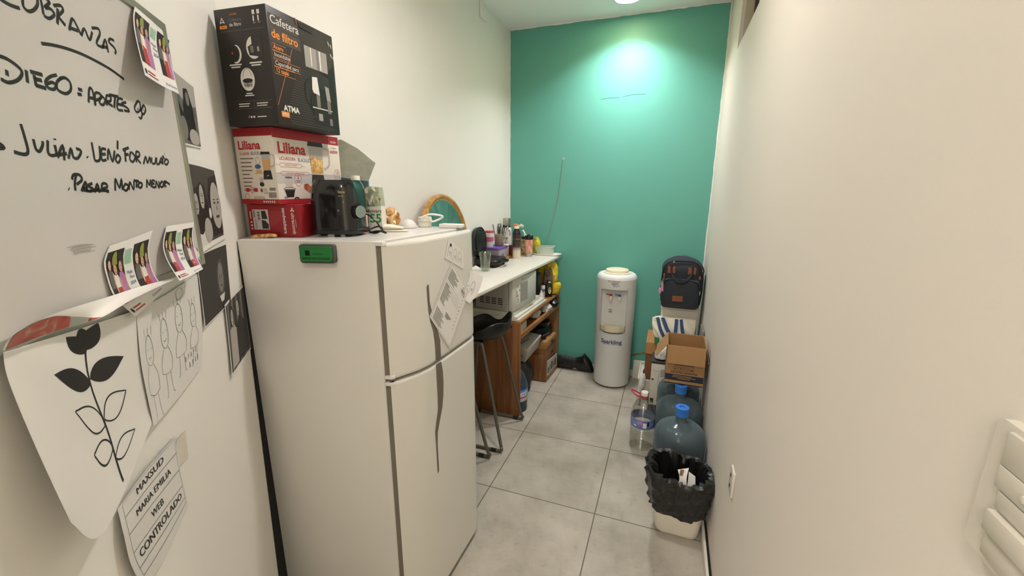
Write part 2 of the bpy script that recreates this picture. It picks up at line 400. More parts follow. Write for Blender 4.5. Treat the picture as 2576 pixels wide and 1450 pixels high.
b = MB(); b.box((WR+.072, WY1-.025, fz), (.02, .014, WZ1-WZ0-.02), M_GASKET); b.box((WR+.072, fy, WZ0+.016), (.02, WY1-WY0-.03, .01), M_GASKET); b.build('gasket', w)
b = MB(); b.box((WR+.085, fy, fz), (.006, WY1-WY0-.04, WZ1-WZ0-.03), mat('frosted_pane', '#ded8c9', 0.5)); b.build('pane', w)
# near left diagonal wall carrying the whiteboard
WC = V((-1.388, 1.07, 0)); WD = V((0.6157, -0.7880, 0)); WN = V((0.7880, 0.6157, 0))
def wall_fr(u, z, d=0.0): return WC + WD*(-u) + WN*d + V((0, 0, z))      # first coordinate runs to the right as seen
b = MB(); a, e = WC-WD*.02, WC+WD*1.62
b.hexa([a, e, e-WN*.12, a-WN*.12-WD*.05], [V((q.x, q.y, CEIL)) for q in (a, e, e-WN*.12, a-WN*.12-WD*.05)], M_WALL)
struct(b.build('wall_near'), 'white diagonal wall with the whiteboard and pinned papers')
b = MB(); b.box((-1.45, -3.05, CEIL/2), (3.6, .1, CEIL), M_WALL); struct(b.build('wall_rear'), 'white wall of the room behind the viewer')
b = MB(); b.box((-3.25, -1.0, CEIL/2), (.1, 4.2, CEIL), M_WALL); struct(b.build('wall_far_left'), 'white wall of the room behind the viewer')
b = MB(); b.box((-2.35, 1.15, CEIL/2), (1.8, .1, CEIL), M_WALL); struct(b.build('wall_office'), 'white wall closing the room behind the whiteboard wall')
# skirting
M_SKIRT = mat('skirting_cream', '#ddd5c4', 0.45); M_GAP = mat('dark_gap', '#231d17', 0.9)
b = MB(); b.box((WR-.017, 2.1, .03), (.012, 3.2, .06), M_SKIRT, bevel=.002); b.box((WR-.0055, 2.1, .027), (.011, 3.2, .054), M_GAP)
struct(b.build('baseboard_right'), 'loose cream skirting strip with a dark gap along the right wall')
b = MB(); b.box((-.18, WB-.005, .03), (.93, .01, .06), M_SKIRT, bevel=.002); b.box((-1.02, WB-.005, .03), (.74, .01, .06), M_SKIRT, bevel=.002); struct(b.build('baseboard_back'), 'low white skirting under the teal wall')

# wall fittings
M_IVORY = mat('ivory_plastic', '#cdc6b6', 0.35, vary=0.02); M_IVORY2 = mat('ivory_rocker', '#c8c0b0', 0.3, vary=0.02); M_SLOT = mat('dark_slot', '#2c2620', 0.6)
rw = flat((WR, 0, 0), (0, -1, 0), (0, 0, 1))   # right wall seen from the room: first coordinate is -y
def rwf(y, z, d=0.0): return V((WR-d, y, z))
t = thing('light_switch', 'large ivory switch plate with rocker switches on the right wall', 'light switch', (WR, .42, 1.41))
b = MB(); q = [(-x, z) for x, z in rrect(.115, .132, .007, 4, .4195, 1.406)]
sw = flat((WR, 0, 0), (0, -1, 0), (0, 0, 1))
b.prism([(x_*.966, 1.6717+(z_-1.6717)*.966) for x_, z_ in q], sw, 0.0, .010, M_IVORY); b.build('plate', t)
for (nm, y0, y1, z0, z1, d) in (('blank_cover', .372, .46, 1.434, 1.4655, .0135), ('switch_rocker', .372, .4545, 1.3935, 1.4105, .0125), ('switch_rocker', .372, .4545, 1.3705, 1.391, .0165), ('switch_rocker', .372, .4545, 1.3455, 1.3685, .013)):
    y0, y1, z0, z1 = y0*.96, y1*.96, 1.6717+(z0-1.6717)*.96, 1.6717+(z1-1.6717)*.96; b = MB(); b.box((WR-d/2, (y0+y1)/2, (z0+z1)/2), (d, y1-y0, z1-z0), M_IVORY2, bevel=.001); b.build(nm, t)
b = MB(); b.box((WR-.0108, .399, 1.4325), (.005, .085, .0205), M_IVORY, bevel=.001); b.build('centre_bar', t)
b = MB(); X = M.Translation((WR-.0133, .4075, 1.4325)) @ M.Rotation(math.radians(-90), 4, 'Y')
b.lathe([(.0052, 0), (.0052, .0012), (.004, .0016)], M_IVORY2, n=20, X=X); b.lathe([(.0034, .0016), (.003, .0026), (.0, .003)], M_IVORY, n=20, X=X); b.build('screw', t)
t = thing('wall_outlet', 'small ivory power outlet plate low on the right wall above the bin', 'outlet', (WR, 1.527, .632))
b = MB(); b.box((WR-.004, 1.527, .634), (.008, .062, .098), M_IVORY, bevel=.002); b.build('plate', t)
for z in (.612, .655):
    b = MB(); b.box((WR-.0092, 1.533, z), (.002, .012, .008), M_SLOT); b.build('socket_hole', t)
b = MB(); b.box((WL+.006, 3.17, 2.92), (.012, .12, .11), M_WALL, bevel=.004); b.box((WL+.0125, 3.145, 2.922), (.003, .004, .004), M_SLOT)
tag(b.build('cover_plate', origin=(WL, 3.17, 2.865)), 'white square cover plate high on the left wall near the ceiling', 'cover plate')
# cable on the teal wall
t = thing('wall_cable', 'thin grey cable hanging from a small hole in the teal wall', 'cable', (-.905, WB, 1.914))
b = MB(); b.tube([(-.905, WB-.003, 1.914), (-.915, WB-.004, 1.80), (-.935, WB-.004, 1.62), (-.965, WB-.004, 1.47), (-1.01, WB-.004, 1.3), (-1.06, WB-.004, 1.14), (-1.08, WB-.004, 1.08)], .003, mat('cable_grey', '#8b9a88', 0.5), 8); b.build('wire', t)
b = MB(); b.lathe([(.0085, 0), (.008, .002), (.005, .0025)], M_WALL, n=18, X=M.Translation((-.905, WB, 1.914)) @ M.Rotation(math.radians(90), 4, 'X')); b.lathe([(.0045, .0026), (.0, .0027)], M_SLOT, n=16, X=M.Translation((-.905, WB, 1.914)) @ M.Rotation(math.radians(90), 4, 'X')); b.build('hole_grommet', t)

# ---------------------------------------------------------------- whiteboard
M_BOARD = mat('whiteboard_enamel', '#d2cdc6', 0.22, spec=0.5, vary=0.02, scale=2); M_FRAME = mat('whiteboard_aluminium', '#a7a898', 0.35, metal=0.6)
M_INK = mat('marker_ink', '#211c18', 0.45, vary=0.15, scale=40)
t = thing('whiteboard', 'white marker board with black handwriting on the diagonal wall', 'whiteboard', wall_fr(-.455, 1.482))
BX0, BX1, BZ0, BZ1 = -1.52, -.463, 1.496, 2.012
b = MB(); b.prism([(BX0, BZ0), (BX1, BZ0), (BX1, BZ1), (BX0, BZ1)], wall_fr, .001, .010, M_BOARD)
wbf = lambda s, q, d=0: wall_fr(s, q, .010+d)
HAND = [[(0.942,1.901),(0.938,1.898),(0.924,1.897),(0.908,1.899)],[(0.898,1.914),(0.9,1.904),(0.892,1.901),(0.88,1.907),(0.87,1.917),(0.868,1.926)],[(0.861,1.928),(0.861,1.918),(0.862,1.907)],[(0.853,1.932),(0.842,1.93),(0.856,1.918),(0.844,1.921),(0.837,1.916),(0.851,1.906),(0.862,1.906)],[(0.826,1.927),(0.835,1.904)],[(0.835,1.928),(0.818,1.934),(0.814,1.929),(0.83,1.916)],[(0.83,1.916),(0.816,1.908)],[(0.809,1.904),(0.798,1.921),(0.791,1.923),(0.78,1.906)],[(0.807,1.908),(0.786,1.91)],[(0.78,1.905),(0.767,1.919),(0.759,1.905),(0.746,1.921)],[(0.745,1.927),(0.725,1.932),(0.724,1.924),(0.74,1.905),(0.722,1.904)],[(0.724,1.903),(0.709,1.92),(0.708,1.9)],[(0.725,1.905),(0.707,1.908)],[(0.68,1.927),(0.693,1.926),(0.699,1.919),(0.686,1.915),(0.681,1.91),(0.686,1.904)],[(0.881,1.865),(0.856,1.87),(0.825,1.874),(0.788,1.876),(0.749,1.875),(0.71,1.872),(0.671,1.865)],[(0.968,1.827),(0.954,1.827),(0.94,1.823),(0.933,1.818),(0.936,1.811),(0.947,1.803),(0.962,1.798),(0.972,1.8)],[(0.959,1.813),(0.96,1.806)],[(0.924,1.821),(0.927,1.805)],[(0.917,1.821),(0.894,1.822)],[(0.914,1.813),(0.898,1.814)],[(0.911,1.818),(0.912,1.804)],[(0.913,1.805),(0.893,1.805)],[(0.863,1.829),(0.879,1.823),(0.891,1.814),(0.889,1.807),(0.877,1.807),(0.87,1.814),(0.878,1.816),(0.89,1.811)],[(0.853,1.828),(0.867,1.818),(0.868,1.808),(0.852,1.806),(0.838,1.814),(0.836,1.825),(0.847,1.829),(0.861,1.823)],[(0.819,1.819),(0.809,1.819)],[(0.823,1.811),(0.813,1.812)],[(0.799,1.803),(0.789,1.825),(0.781,1.824),(0.782,1.801)],[(0.797,1.811),(0.781,1.812)],[(0.781,1.803),(0.775,1.821),(0.761,1.823),(0.76,1.817),(0.778,1.81)],[(0.758,1.821),(0.768,1.809),(0.759,1.806),(0.749,1.815),(0.758,1.821)],[(0.747,1.807),(0.743,1.823),(0.73,1.824),(0.733,1.817),(0.745,1.813),(0.729,1.809)],[(0.733,1.827),(0.704,1.829)],[(0.715,1.827),(0.725,1.807)],[(0.69,1.827),(0.706,1.825),(0.715,1.807),(0.697,1.807)],[(0.711,1.816),(0.696,1.816)],[(0.68,1.824),(0.698,1.818),(0.679,1.814),(0.676,1.809),(0.693,1.808)],[(0.635,1.834),(0.652,1.82),(0.647,1.812),(0.631,1.819),(0.627,1.832),(0.636,1.834)],[(0.641,1.82),(0.64,1.818)],[(0.631,1.819),(0.626,1.812),(0.635,1.802),(0.642,1.804)],[(0.613,1.831),(0.627,1.818),(0.621,1.812),(0.608,1.823),(0.613,1.831)],[(0.618,1.821),(0.617,1.82)],[(0.958,1.75),(0.957,1.737),(0.957,1.717),(0.965,1.712),(0.981,1.714)],[(0.942,1.733),(0.942,1.721),(0.936,1.718),(0.927,1.727),(0.926,1.732)],[(0.915,1.734),(0.92,1.718),(0.914,1.714),(0.903,1.716)],[(0.903,1.729),(0.903,1.715)],[(0.9,1.738),(0.9,1.736)],[(0.903,1.712),(0.886,1.73),(0.89,1.709)],[(0.899,1.716),(0.881,1.719)],[(0.88,1.712),(0.869,1.727),(0.868,1.715),(0.858,1.714),(0.846,1.725),(0.857,1.728)],[(0.834,1.718),(0.833,1.716)],[(0.814,1.741),(0.815,1.726),(0.815,1.713),(0.801,1.716),(0.795,1.737)],[(0.778,1.733),(0.791,1.732),(0.796,1.715),(0.783,1.716)],[(0.793,1.724),(0.782,1.725)],[(0.779,1.716),(0.77,1.734),(0.766,1.714),(0.752,1.733)],[(0.746,1.727),(0.755,1.718),(0.748,1.713),(0.738,1.722),(0.746,1.727)],[(0.736,1.751),(0.742,1.736)],[(0.725,1.736),(0.703,1.742)],[(0.718,1.736),(0.723,1.716)],[(0.721,1.728),(0.708,1.73)],[(0.699,1.735),(0.707,1.722),(0.698,1.717),(0.686,1.727),(0.697,1.735)],[(0.685,1.717),(0.679,1.736),(0.667,1.735),(0.672,1.728),(0.683,1.726),(0.669,1.716)],[(0.659,1.715),(0.645,1.73),(0.643,1.718),(0.628,1.73),(0.63,1.718)],[(0.62,1.73),(0.623,1.719),(0.611,1.719),(0.603,1.731)],[(0.599,1.731),(0.603,1.718),(0.592,1.719)],[(0.593,1.718),(0.577,1.732),(0.578,1.718)],[(0.59,1.723),(0.578,1.722)],[(0.576,1.719),(0.569,1.736),(0.564,1.73)],[(0.557,1.731),(0.568,1.722),(0.557,1.719),(0.546,1.727),(0.557,1.731)],[(0.56,1.741),(0.559,1.74)],[(1.004,1.724),(0.995,1.718),(1.006,1.716)],[(0.895,1.669),(0.894,1.668)],[(0.871,1.689),(0.878,1.678),(0.881,1.666)],[(0.883,1.682),(0.877,1.689),(0.863,1.689),(0.86,1.682),(0.875,1.675)],[(0.867,1.665),(0.852,1.679),(0.854,1.664)],[(0.863,1.67),(0.851,1.669)],[(0.836,1.677),(0.849,1.673),(0.836,1.668),(0.849,1.664)],[(0.835,1.663),(0.823,1.676),(0.822,1.662)],[(0.832,1.668),(0.82,1.667)],[(0.816,1.663),(0.81,1.676),(0.798,1.676),(0.798,1.671),(0.812,1.668),(0.796,1.663)],[(0.864,1.667),(0.849,1.665),(0.827,1.666),(0.795,1.665)],[(0.776,1.665),(0.768,1.685),(0.761,1.67),(0.749,1.685),(0.753,1.666)],[(0.74,1.677),(0.749,1.669),(0.741,1.665),(0.73,1.673),(0.74,1.677)],[(0.731,1.666),(0.723,1.68),(0.715,1.667),(0.708,1.682)],[(0.708,1.683),(0.69,1.682)],[(0.698,1.683),(0.704,1.67)],[(0.688,1.68),(0.697,1.673),(0.688,1.67),(0.679,1.677),(0.688,1.68)],[(0.664,1.67),(0.658,1.685),(0.653,1.675),(0.643,1.685),(0.646,1.671)],[(0.626,1.683),(0.636,1.684),(0.641,1.672),(0.628,1.671)],[(0.638,1.678),(0.63,1.678)],[(0.627,1.67),(0.62,1.683),(0.614,1.669),(0.608,1.683)],[(0.596,1.683),(0.607,1.675),(0.599,1.671),(0.589,1.679),(0.596,1.683)],[(0.589,1.671),(0.584,1.683),(0.578,1.681),(0.586,1.677),(0.579,1.672)],[(0.578,1.683),(0.56,1.677)]]
for st in HAND:
    b.stroke([(-u, z) for u, z in st], .0046 if len(st) > 2 else .0052, wbf, M_INK, .0004, 4)
for i in range(7):   # rubbed-out marker smear
    b.stroke([(-.918-.006*i*.2+rnd.uniform(-.004, .004), 1.573+.0022*i), (-.905, 1.575+.002*i), (-.872+rnd.uniform(-.01, .01), 1.5735+.002*i)], .0008+.0004*(i % 2), wbf, mat('marker_smear', '#9b948a', 0.5), .0003)
b.build('panel', t)
b = MB()
for (x0, x1, z0, z1) in ((BX0, BX1+.016, BZ1, BZ1+.016), (BX0, BX1+.016, BZ0-.014, BZ0), (BX1, BX1+.016, BZ0, BZ1)):
    b.prism([(x0, z0), (x1, z0), (x1, z1), (x0, z1)], wall_fr, 0.0, .014, M_FRAME)
b.build('frame', t)
b = MB(); b.prism([(-.735, 2.0), (-.66, 2.0), (-.66, 2.03), (-.7, 2.03)], wall_fr, .0145, .0155, mat('clip_grey', '#9c9a90', 0.4)); tag(b.build('tape_strip', origin=wall_fr(-.7, 2.0)), 'grey tape strip over the upper frame of the whiteboard', 'tape')

# ---------------------------------------------------------------- papers
NETS = {
'photo_a':[[(-1.0133,0.6164,2.0149),(-1.0639,0.6779,2.0124),(-1.1249,0.7495,2.0109)],[(-0.9983,0.6005,1.9861),(-1.0425,0.657,1.9766),(-1.1059,0.7284,1.9782)],[(-0.9725,0.5836,1.9414),(-1.0208,0.6423,1.9346),(-1.0845,0.714,1.9404)],[(-0.9256,0.5593,1.8715),(-0.9787,0.6192,1.8694),(-1.0404,0.6901,1.8722)]],
'photo_b':[[(-0.8665,0.4229,1.5763),(-0.9089,0.4771,1.5811),(-0.9605,0.5432,1.5883)],[(-0.8499,0.4032,1.5551),(-0.8925,0.4578,1.5558),(-0.9405,0.5191,1.5583)],[(-0.8465,0.4005,1.529),(-0.887,0.4523,1.5251),(-0.9352,0.514,1.5267)],[(-0.8495,0.4068,1.4926),(-0.8887,0.4569,1.4943),(-0.9386,0.5207,1.4984)],[(-0.8711,0.4393,1.4492),(-0.9065,0.4846,1.4565),(-0.9463,0.5356,1.4702)]],
'photo_c':[[(-0.9946,0.5892,1.5912),(-1.037,0.6435,1.5899),(-1.0897,0.7077,1.5881)],[(-0.9617,0.5569,1.5576),(-1.0053,0.6126,1.5553),(-1.0597,0.679,1.5546)],[(-0.9417,0.5475,1.5264),(-0.9834,0.6009,1.5196),(-1.0423,0.6698,1.5107)],[(-0.9054,0.5416,1.4895),(-0.9544,0.5962,1.4867),(-1.0087,0.6576,1.4859)]],
'bw_one':[[(-1.1148,0.7269,1.9445),(-1.1585,0.7795,1.9387),(-1.2067,0.8412,1.9304)],[(-1.1102,0.7209,1.8663),(-1.1526,0.7735,1.8598),(-1.2017,0.8348,1.8505)],[(-1.098,0.7086,1.7722),(-1.1432,0.7631,1.772),(-1.1947,0.8275,1.772)]],
'bw_two':[[(-1.1036,0.7125,1.743),(-1.1735,0.8004,1.7384),(-1.2475,0.8934,1.7284)],[(-1.0981,0.7055,1.6253),(-1.1684,0.7939,1.6258),(-1.2512,0.8997,1.6266)],[(-1.0737,0.6872,1.5008),(-1.156,0.7828,1.5137),(-1.242,0.8897,1.522)]],
'bw_three':[[(-1.0918,0.699,1.5049),(-1.1626,0.7864,1.5074),(-1.2431,0.8894,1.5076)],[(-1.0869,0.6928,1.4054),(-1.1501,0.772,1.4063),(-1.2314,0.8744,1.4139)],[(-1.0733,0.6803,1.326),(-1.1409,0.7618,1.3297),(-1.2187,0.8598,1.3345)]],
'bw_four':[[(-1.1765,0.8091,1.3421),(-1.2412,0.887,1.3508),(-1.3099,0.9733,1.3569)],[(-1.1678,0.7979,1.2384),(-1.2324,0.8757,1.2394),(-1.3071,0.9697,1.2465)],[(-1.1516,0.7805,1.1368),(-1.2233,0.8657,1.136),(-1.2994,0.9614,1.138)]],
'sketch':[[(-0.9022,0.458,1.4511),(-0.982,0.5584,1.4517),(-1.0888,0.6936,1.461)],[(-0.8829,0.4398,1.3692),(-0.9678,0.5435,1.361),(-1.0755,0.6782,1.3639)],[(-0.8763,0.4345,1.3058),(-0.9577,0.5323,1.2949),(-1.0637,0.663,1.2973)],[(-0.8719,0.4322,1.2356),(-0.9494,0.5249,1.2354),(-1.0412,0.6359,1.243)]],
'memo':[[(-0.798,0.3246,1.1644),(-0.8509,0.3955,1.1723),(-0.9347,0.4963,1.1629)],[(-0.7864,0.3195,1.1245),(-0.8477,0.3947,1.1195),(-0.9259,0.4883,1.1069)],[(-0.7864,0.3194,1.0619),(-0.8506,0.3984,1.0549),(-0.9218,0.4863,1.0446)],[(-0.8052,0.337,0.9859),(-0.8608,0.4082,0.9835),(-0.9229,0.4877,1.0005)]],
'poster':[[(-0.7109,0.2261,1.4853),(-0.7809,0.314,1.472),(-0.9049,0.4614,1.4514)],[(-0.6983,0.2198,1.4533),(-0.7718,0.3073,1.4225),(-0.8982,0.4528,1.3619)],[(-0.6843,0.2213,1.3678),(-0.7633,0.3062,1.3146),(-0.8872,0.4421,1.2758)],[(-0.6643,0.2249,1.2668),(-0.7109,0.2716,1.1999),(-0.8746,0.4324,1.2431)]],
'curl':[[(-0.7071,0.2244,1.4874),(-0.7405,0.277,1.487),(-0.771,0.329,1.4826),(-0.7705,0.3511,1.4858),(-0.8172,0.4174,1.493),(-0.9117,0.535,1.4927)],[(-0.685,0.2222,1.5018),(-0.7152,0.2674,1.5079),(-0.7614,0.3232,1.4995),(-0.8047,0.3722,1.4913),(-0.8612,0.4444,1.4923),(-0.9472,0.5578,1.4879)],[(-0.677,0.225,1.5094),(-0.7009,0.2587,1.5162),(-0.7561,0.3164,1.5111),(-0.8251,0.3853,1.5015),(-0.8929,0.4656,1.495),(-0.9782,0.578,1.4841)]],
'tape_memo':[[(-0.9352,0.4969,1.1511),(-0.9664,0.5337,1.1461)],[(-0.9236,0.4821,1.0974),(-0.9613,0.5271,1.0867)]]}
M_PAPER = mat('paper_white', '#e6e2da', 0.7, vary=0.012, scale=5); M_PAPER2 = mat('paper_grey_white', '#dcd8d0', 0.7, vary=0.02, scale=5)
def sheet(net, W, H, n=8):
    rows = [catmull(r, n) if len(r) > 2 else [V(r[0]).lerp(V(r[1]), i/n) for i in range(n+1)] for r in net]
    g = [catmull([r[i] for r in rows], n) if len(rows) > 2 else [rows[0][i].lerp(rows[1][i], j/n) for j in range(n+1)] for i in range(len(rows[0]))]
    A, B = len(g)-1, len(g[0])-1
    def at(s, t):
        x = min(max(s/W, 0), 1)*A; y = (1-min(max(t/H, 0), 1))*B
        i, j = min(int(x), A-1), min(int(y), B-1); fx, fy = x-i, y-j
        p = g[i][j]*(1-fx)*(1-fy)+g[i+1][j]*fx*(1-fy)+g[i][j+1]*(1-fx)*fy+g[i+1][j+1]*fx*fy
        nrm = (g[i+1][j]-g[i][j]).cross(g[i][j]-g[i][j+1])
        return p, nrm.normalized()
    def fr(s, t, d=0.0):
        p, nn = at(s, t); return p+nn*d
    fr.W, fr.H = W, H
    return fr
def paper_mesh(b, fr, m, n=16, th=.0003, back=None):
    for d, mm in ((0, m), (-th, back or m)):
        vs = [fr(fr.W*i/n, fr.H*j/n, d) for j in range(n+1) for i in range(n+1)]
        fs = [(j*(n+1)+i, j*(n+1)+i+1, (j+1)*(n+1)+i+1, (j+1)*(n+1)+i) for j in range(n) for i in range(n)]
        b.add(vs, fs, mm, True)
    return b
def net_size(net):
    w = (V(net[0][-1])-V(net[0][0])).length; h = (V(net[-1][0])-V(net[0][0])).length
    return w, h
P_DARK = mat('print_dark_brown', '#2e2420', 0.55); P_SKIN = mat('print_skin', '#c99f83', 0.55); P_SKIN2 = mat('print_skin_light', '#dcb99c', 0.55); P_HAIR = mat('print_hair', '#3c241a', 0.55)
P_PINK = mat('print_pink', '#b677a6', 0.55); P_RED = mat('print_red', '#b3402f', 0.55); P_WHITE = mat('print_white', '#e4dfd6', 0.55); P_GREEN = mat('print_lime', '#8d9342', 0.55); P_GREY = mat('print_grey', '#6b655f', 0.55)
P_SAGE = mat('print_pale_green', '#9fc9a5', 0.6); P_BLUE = mat('print_blue_ink', '#38447c', 0.55); P_ORANGE = mat('print_orange', '#b07040', 0.55)
def party_photo(b, fr, x0, y0, x1, y1, cut=40, flip=False):
    w, h = x1-x0, y1-y0
    def fx(s, t, d=0): return fr(x0+(1-s if flip else s)*w, y0+t*h, d)
    def fp(pts, m, d): b.poly([(p[0]*1.0, p[1]) for p in pts], fx, m, d, 6)
    fp([(0, 0), (1, 0), (1, 1), (0, 1)], P_DARK, .0003)
    for (cx, top, cloth, skirt, hd) in ((.2, .72, P_GREY, P_DARK, P_SKIN2), (.5, .62, P_WHITE, P_RED, P_SKIN), (.8, .66, P_PINK, P_PINK, P_SKIN)):
        fp([(cx-.17, 0), (cx+.17, 0), (cx+.16, top-.28), (cx+.09, top-.12), (cx-.09, top-.12), (cx-.16, top-.28)], cloth, .0005)
        fp([(cx-.17, 0), (cx+.17, 0), (cx+.165, .26), (cx-.165, .26)], skirt, .0006)
        fp([(cx+.11, .15), (cx+.18, .2), (cx+.19, top-.22), (cx+.12, top-.15)], hd, .0007)
        fp(ell(cx, top, .125, .135, 16), P_HAIR, .0007); fp(ell(cx, top-.015, .088, .11, 16), hd, .0009)
        for e in (-.035, .035): fp(ell(cx+e, top, .014, .009, 8), P_HAIR, .0011)
        fp(ell(cx, top-.07, .03, .01, 8), P_RED, .0011)
    fp([(.36, .70), (.64, .70), (.62, .9), (.56, .97), (.44, .97), (.38, .9)], P_GREEN, .0011)
def photo_print(name, net, label):
    w, h = net_size(net); fr = sheet(net, w, h); b = MB(); paper_mesh(b, fr, M_PAPER)
    party_photo(b, fr, w*.05, h*.16, w*.41, h*.86); party_photo(b, fr, w*.61, h*.16, w*.95, h*.86)
    for i in range(5): b.stroke([(w*(.44+.03*i), h*.62), (w*(.45+.03*i), h*.82)], w*.022, fr, P_SAGE, .0004)
    b.text('Multi', fr, P_BLUE, w*.5, h*.50, h*.07, .0005, shear=.2, cut=40); b.text('Fest', fr, P_BLUE, w*.53, h*.43, h*.07, .0005, shear=.2, cut=40); b.text('2024', fr, P_BLUE, w*.52, h*.34, h*.07, .0005, shear=.2, cut=40)
    b.text('22 de Noviembre', fr, P_BLUE, w*.79, h*.07, h*.045, .0005, cut=40)
    for i in range(2): b.rect(w*.16, h*(.05+.035*i), w*(.42-.06*i), h*(.065+.035*i), fr, P_RED, .0004, 40)
    b.poly(ell(w*.1, h*.075, w*.035, h*.03, 10), fr, P_DARK, .0004)
    return tag(b.build(name, origin=fr(w/2, 0)), label, 'photo', 'party photo prints by the whiteboard')
photo_print('photo_print', NETS['photo_a'], 'colour party photo print curling off the upper right corner of the whiteboard')
photo_print('photo_print', NETS['photo_b'], 'curled colour party photo print at the whiteboard lower edge, just above the doodle sheet')
photo_print('photo_print', NETS['photo_c'], 'curled colour party photo print on the lower right corner of the whiteboard')
G1, G2, G3, G4, G5 = mat('mono_black', '#24211f', 0.5), mat('mono_dark', '#45413d', 0.5), mat('mono_mid', '#7b766f', 0.5), mat('mono_light', '#aca69c', 0.5), mat('mono_white', '#d6d1c7', 0.5)
M_MONOTEX = mix_mat('mono_rock_texture', [(.3, '#3a3734'), (.5, '#6d6963'), (.72, '#96918a')], 26, 0.6)
def mono(name, net, label, draw, margin=.04, mt=None):
    w, h = net_size(net); fr = sheet(net, w, h); b = MB(); paper_mesh(b, fr, M_PAPER)
    def fx(s, t, d=0): return fr(w*(margin+(1-2*margin)*s), h*(margin+(1-2*margin)*t), d)
    draw(lambda pts, m, d=.0004: b.poly(pts, fx, m, d, 8), b, fx)
    return tag(b.build(name, origin=fr(w/2, 0)), label, 'photo', 'black and white photo prints on the diagonal wall')
def face(fp, cx, cy, rx, ry, tone, d=.001, dark=None):
    dark = dark or G1
    fp(ell(cx, cy, rx, ry, 20), tone, d)
    for e in (-.36, .36): fp(ell(cx+e*rx, cy+.12*ry, rx*.17, ry*.06, 10), dark, d+.0003); fp(ell(cx+e*rx, cy+.27*ry, rx*.22, ry*.03, 8), dark, d+.0003)
    fp([(cx-.04*rx, cy+.1*ry), (cx+.14*rx, cy-.2*ry), (cx-.1*rx, cy-.2*ry)], G3 if tone is not G3 else G2, d+.0002)
    fp(ell(cx, cy-.48*ry, rx*.38, ry*.06, 10), dark, d+.0003)
def d_one(fp, b, fx):
    fp([(0, 0), (1, 0), (1, 1), (0, 1)], M_MONOTEX)
    fp([(0, .62), (.3, .66), (.62, .58), (1, .66), (1, 1), (0, 1)], G4, .0006)
    fp([(.12, .1), (.1, .45), (.25, .55), (.38, .42), (.5, .8), (.66, .84), (.8, .6), (.86, .2), (.7, .05)], G1, .0008)
    fp(ell(.34, .22, .16, .16, 16), G3, .001); fp(ell(.74, .14, .2, .13, 16), G4, .0011); fp(ell(.62, .68, .07, .1, 14), G3, .0011)
def d_two(fp, b, fx):
    fp([(0, 0), (1, 0), (1, 1), (0, 1)], G2)
    fp([(0, .3), (.14, .3), (.14, .62), (0, .66)], G4, .0006); fp([(.02, 0), (.45, 0), (.42, .22), (.2, .4), (.08, .38)], G5, .0007)
    fp([(.12, .2), (.12, .58), (.2, .7), (.32, .72), (.4, .78), (.55, .74), (.6, .5), (.55, .1), (.4, .2), (.3, .15)], G1, .0008)
    face(fp, .22, .52, .07, .13, G4); face(fp, .42, .6, .075, .15, G4)
    fp(ell(.5, .16, .13, .17, 18), G4, .0012)
    fp([(.66, .05), (.62, .6), (.72, .85), (1, .92), (1, .05)], G1, .0008); face(fp, .85, .47, .17, .33, G4, .0012, G2)
    fp(ell(.63, .38, .04, .07, 12), G5, .0013)
def d_three(fp, b, fx):
    fp([(0, 0), (1, 0), (1, 1), (0, 1)], G1); fp(ell(.7, .52, .115, .3, 20), G2, .0006); face(fp, .7, .55, .075, .22, G3, .0009); fp([(.62, .3), (.78, .3), (.74, .18), (.66, .18)], G5, .0012)
def d_four(fp, b, fx):
    fp([(0, 0), (1, 0), (1, 1), (0, 1)], G2)
    for i in range(9): fp([(.06+.11*i, 0), (.12+.11*i, 0), (.15+.11*i, 1), (.1+.11*i, 1)], G1 if i % 2 else G3, .0006)
    fp([(.08, .05), (.4, .05), (.44, .55), (.3, .66), (.12, .6)], G4, .0009); fp(ell(.27, .76, .09, .15, 16), G1, .001); face(fp, .27, .74, .06, .11, G4, .0012)
    fp([(.42, .05), (.95, .05), (.85, .5), (.65, .68), (.46, .58)], G1, .0009); face(fp, .58, .78, .06, .11, G4, .0012)
mono('monochrome_print', NETS['bw_one'], 'black and white print of a person on rocks, topmost beside the whiteboard', d_one)
mono('monochrome_print', NETS['bw_two'], 'black and white print of three smiling people, second down right of the whiteboard', d_two, .09)
mono('monochrome_print', NETS['bw_three'], 'mostly black print with one small oval portrait, below the print of three people', d_three, .03)
mono('monochrome_print', NETS['bw_four'], 'black and white print of two standing people, lowest and nearest the refrigerator', d_four, .05)
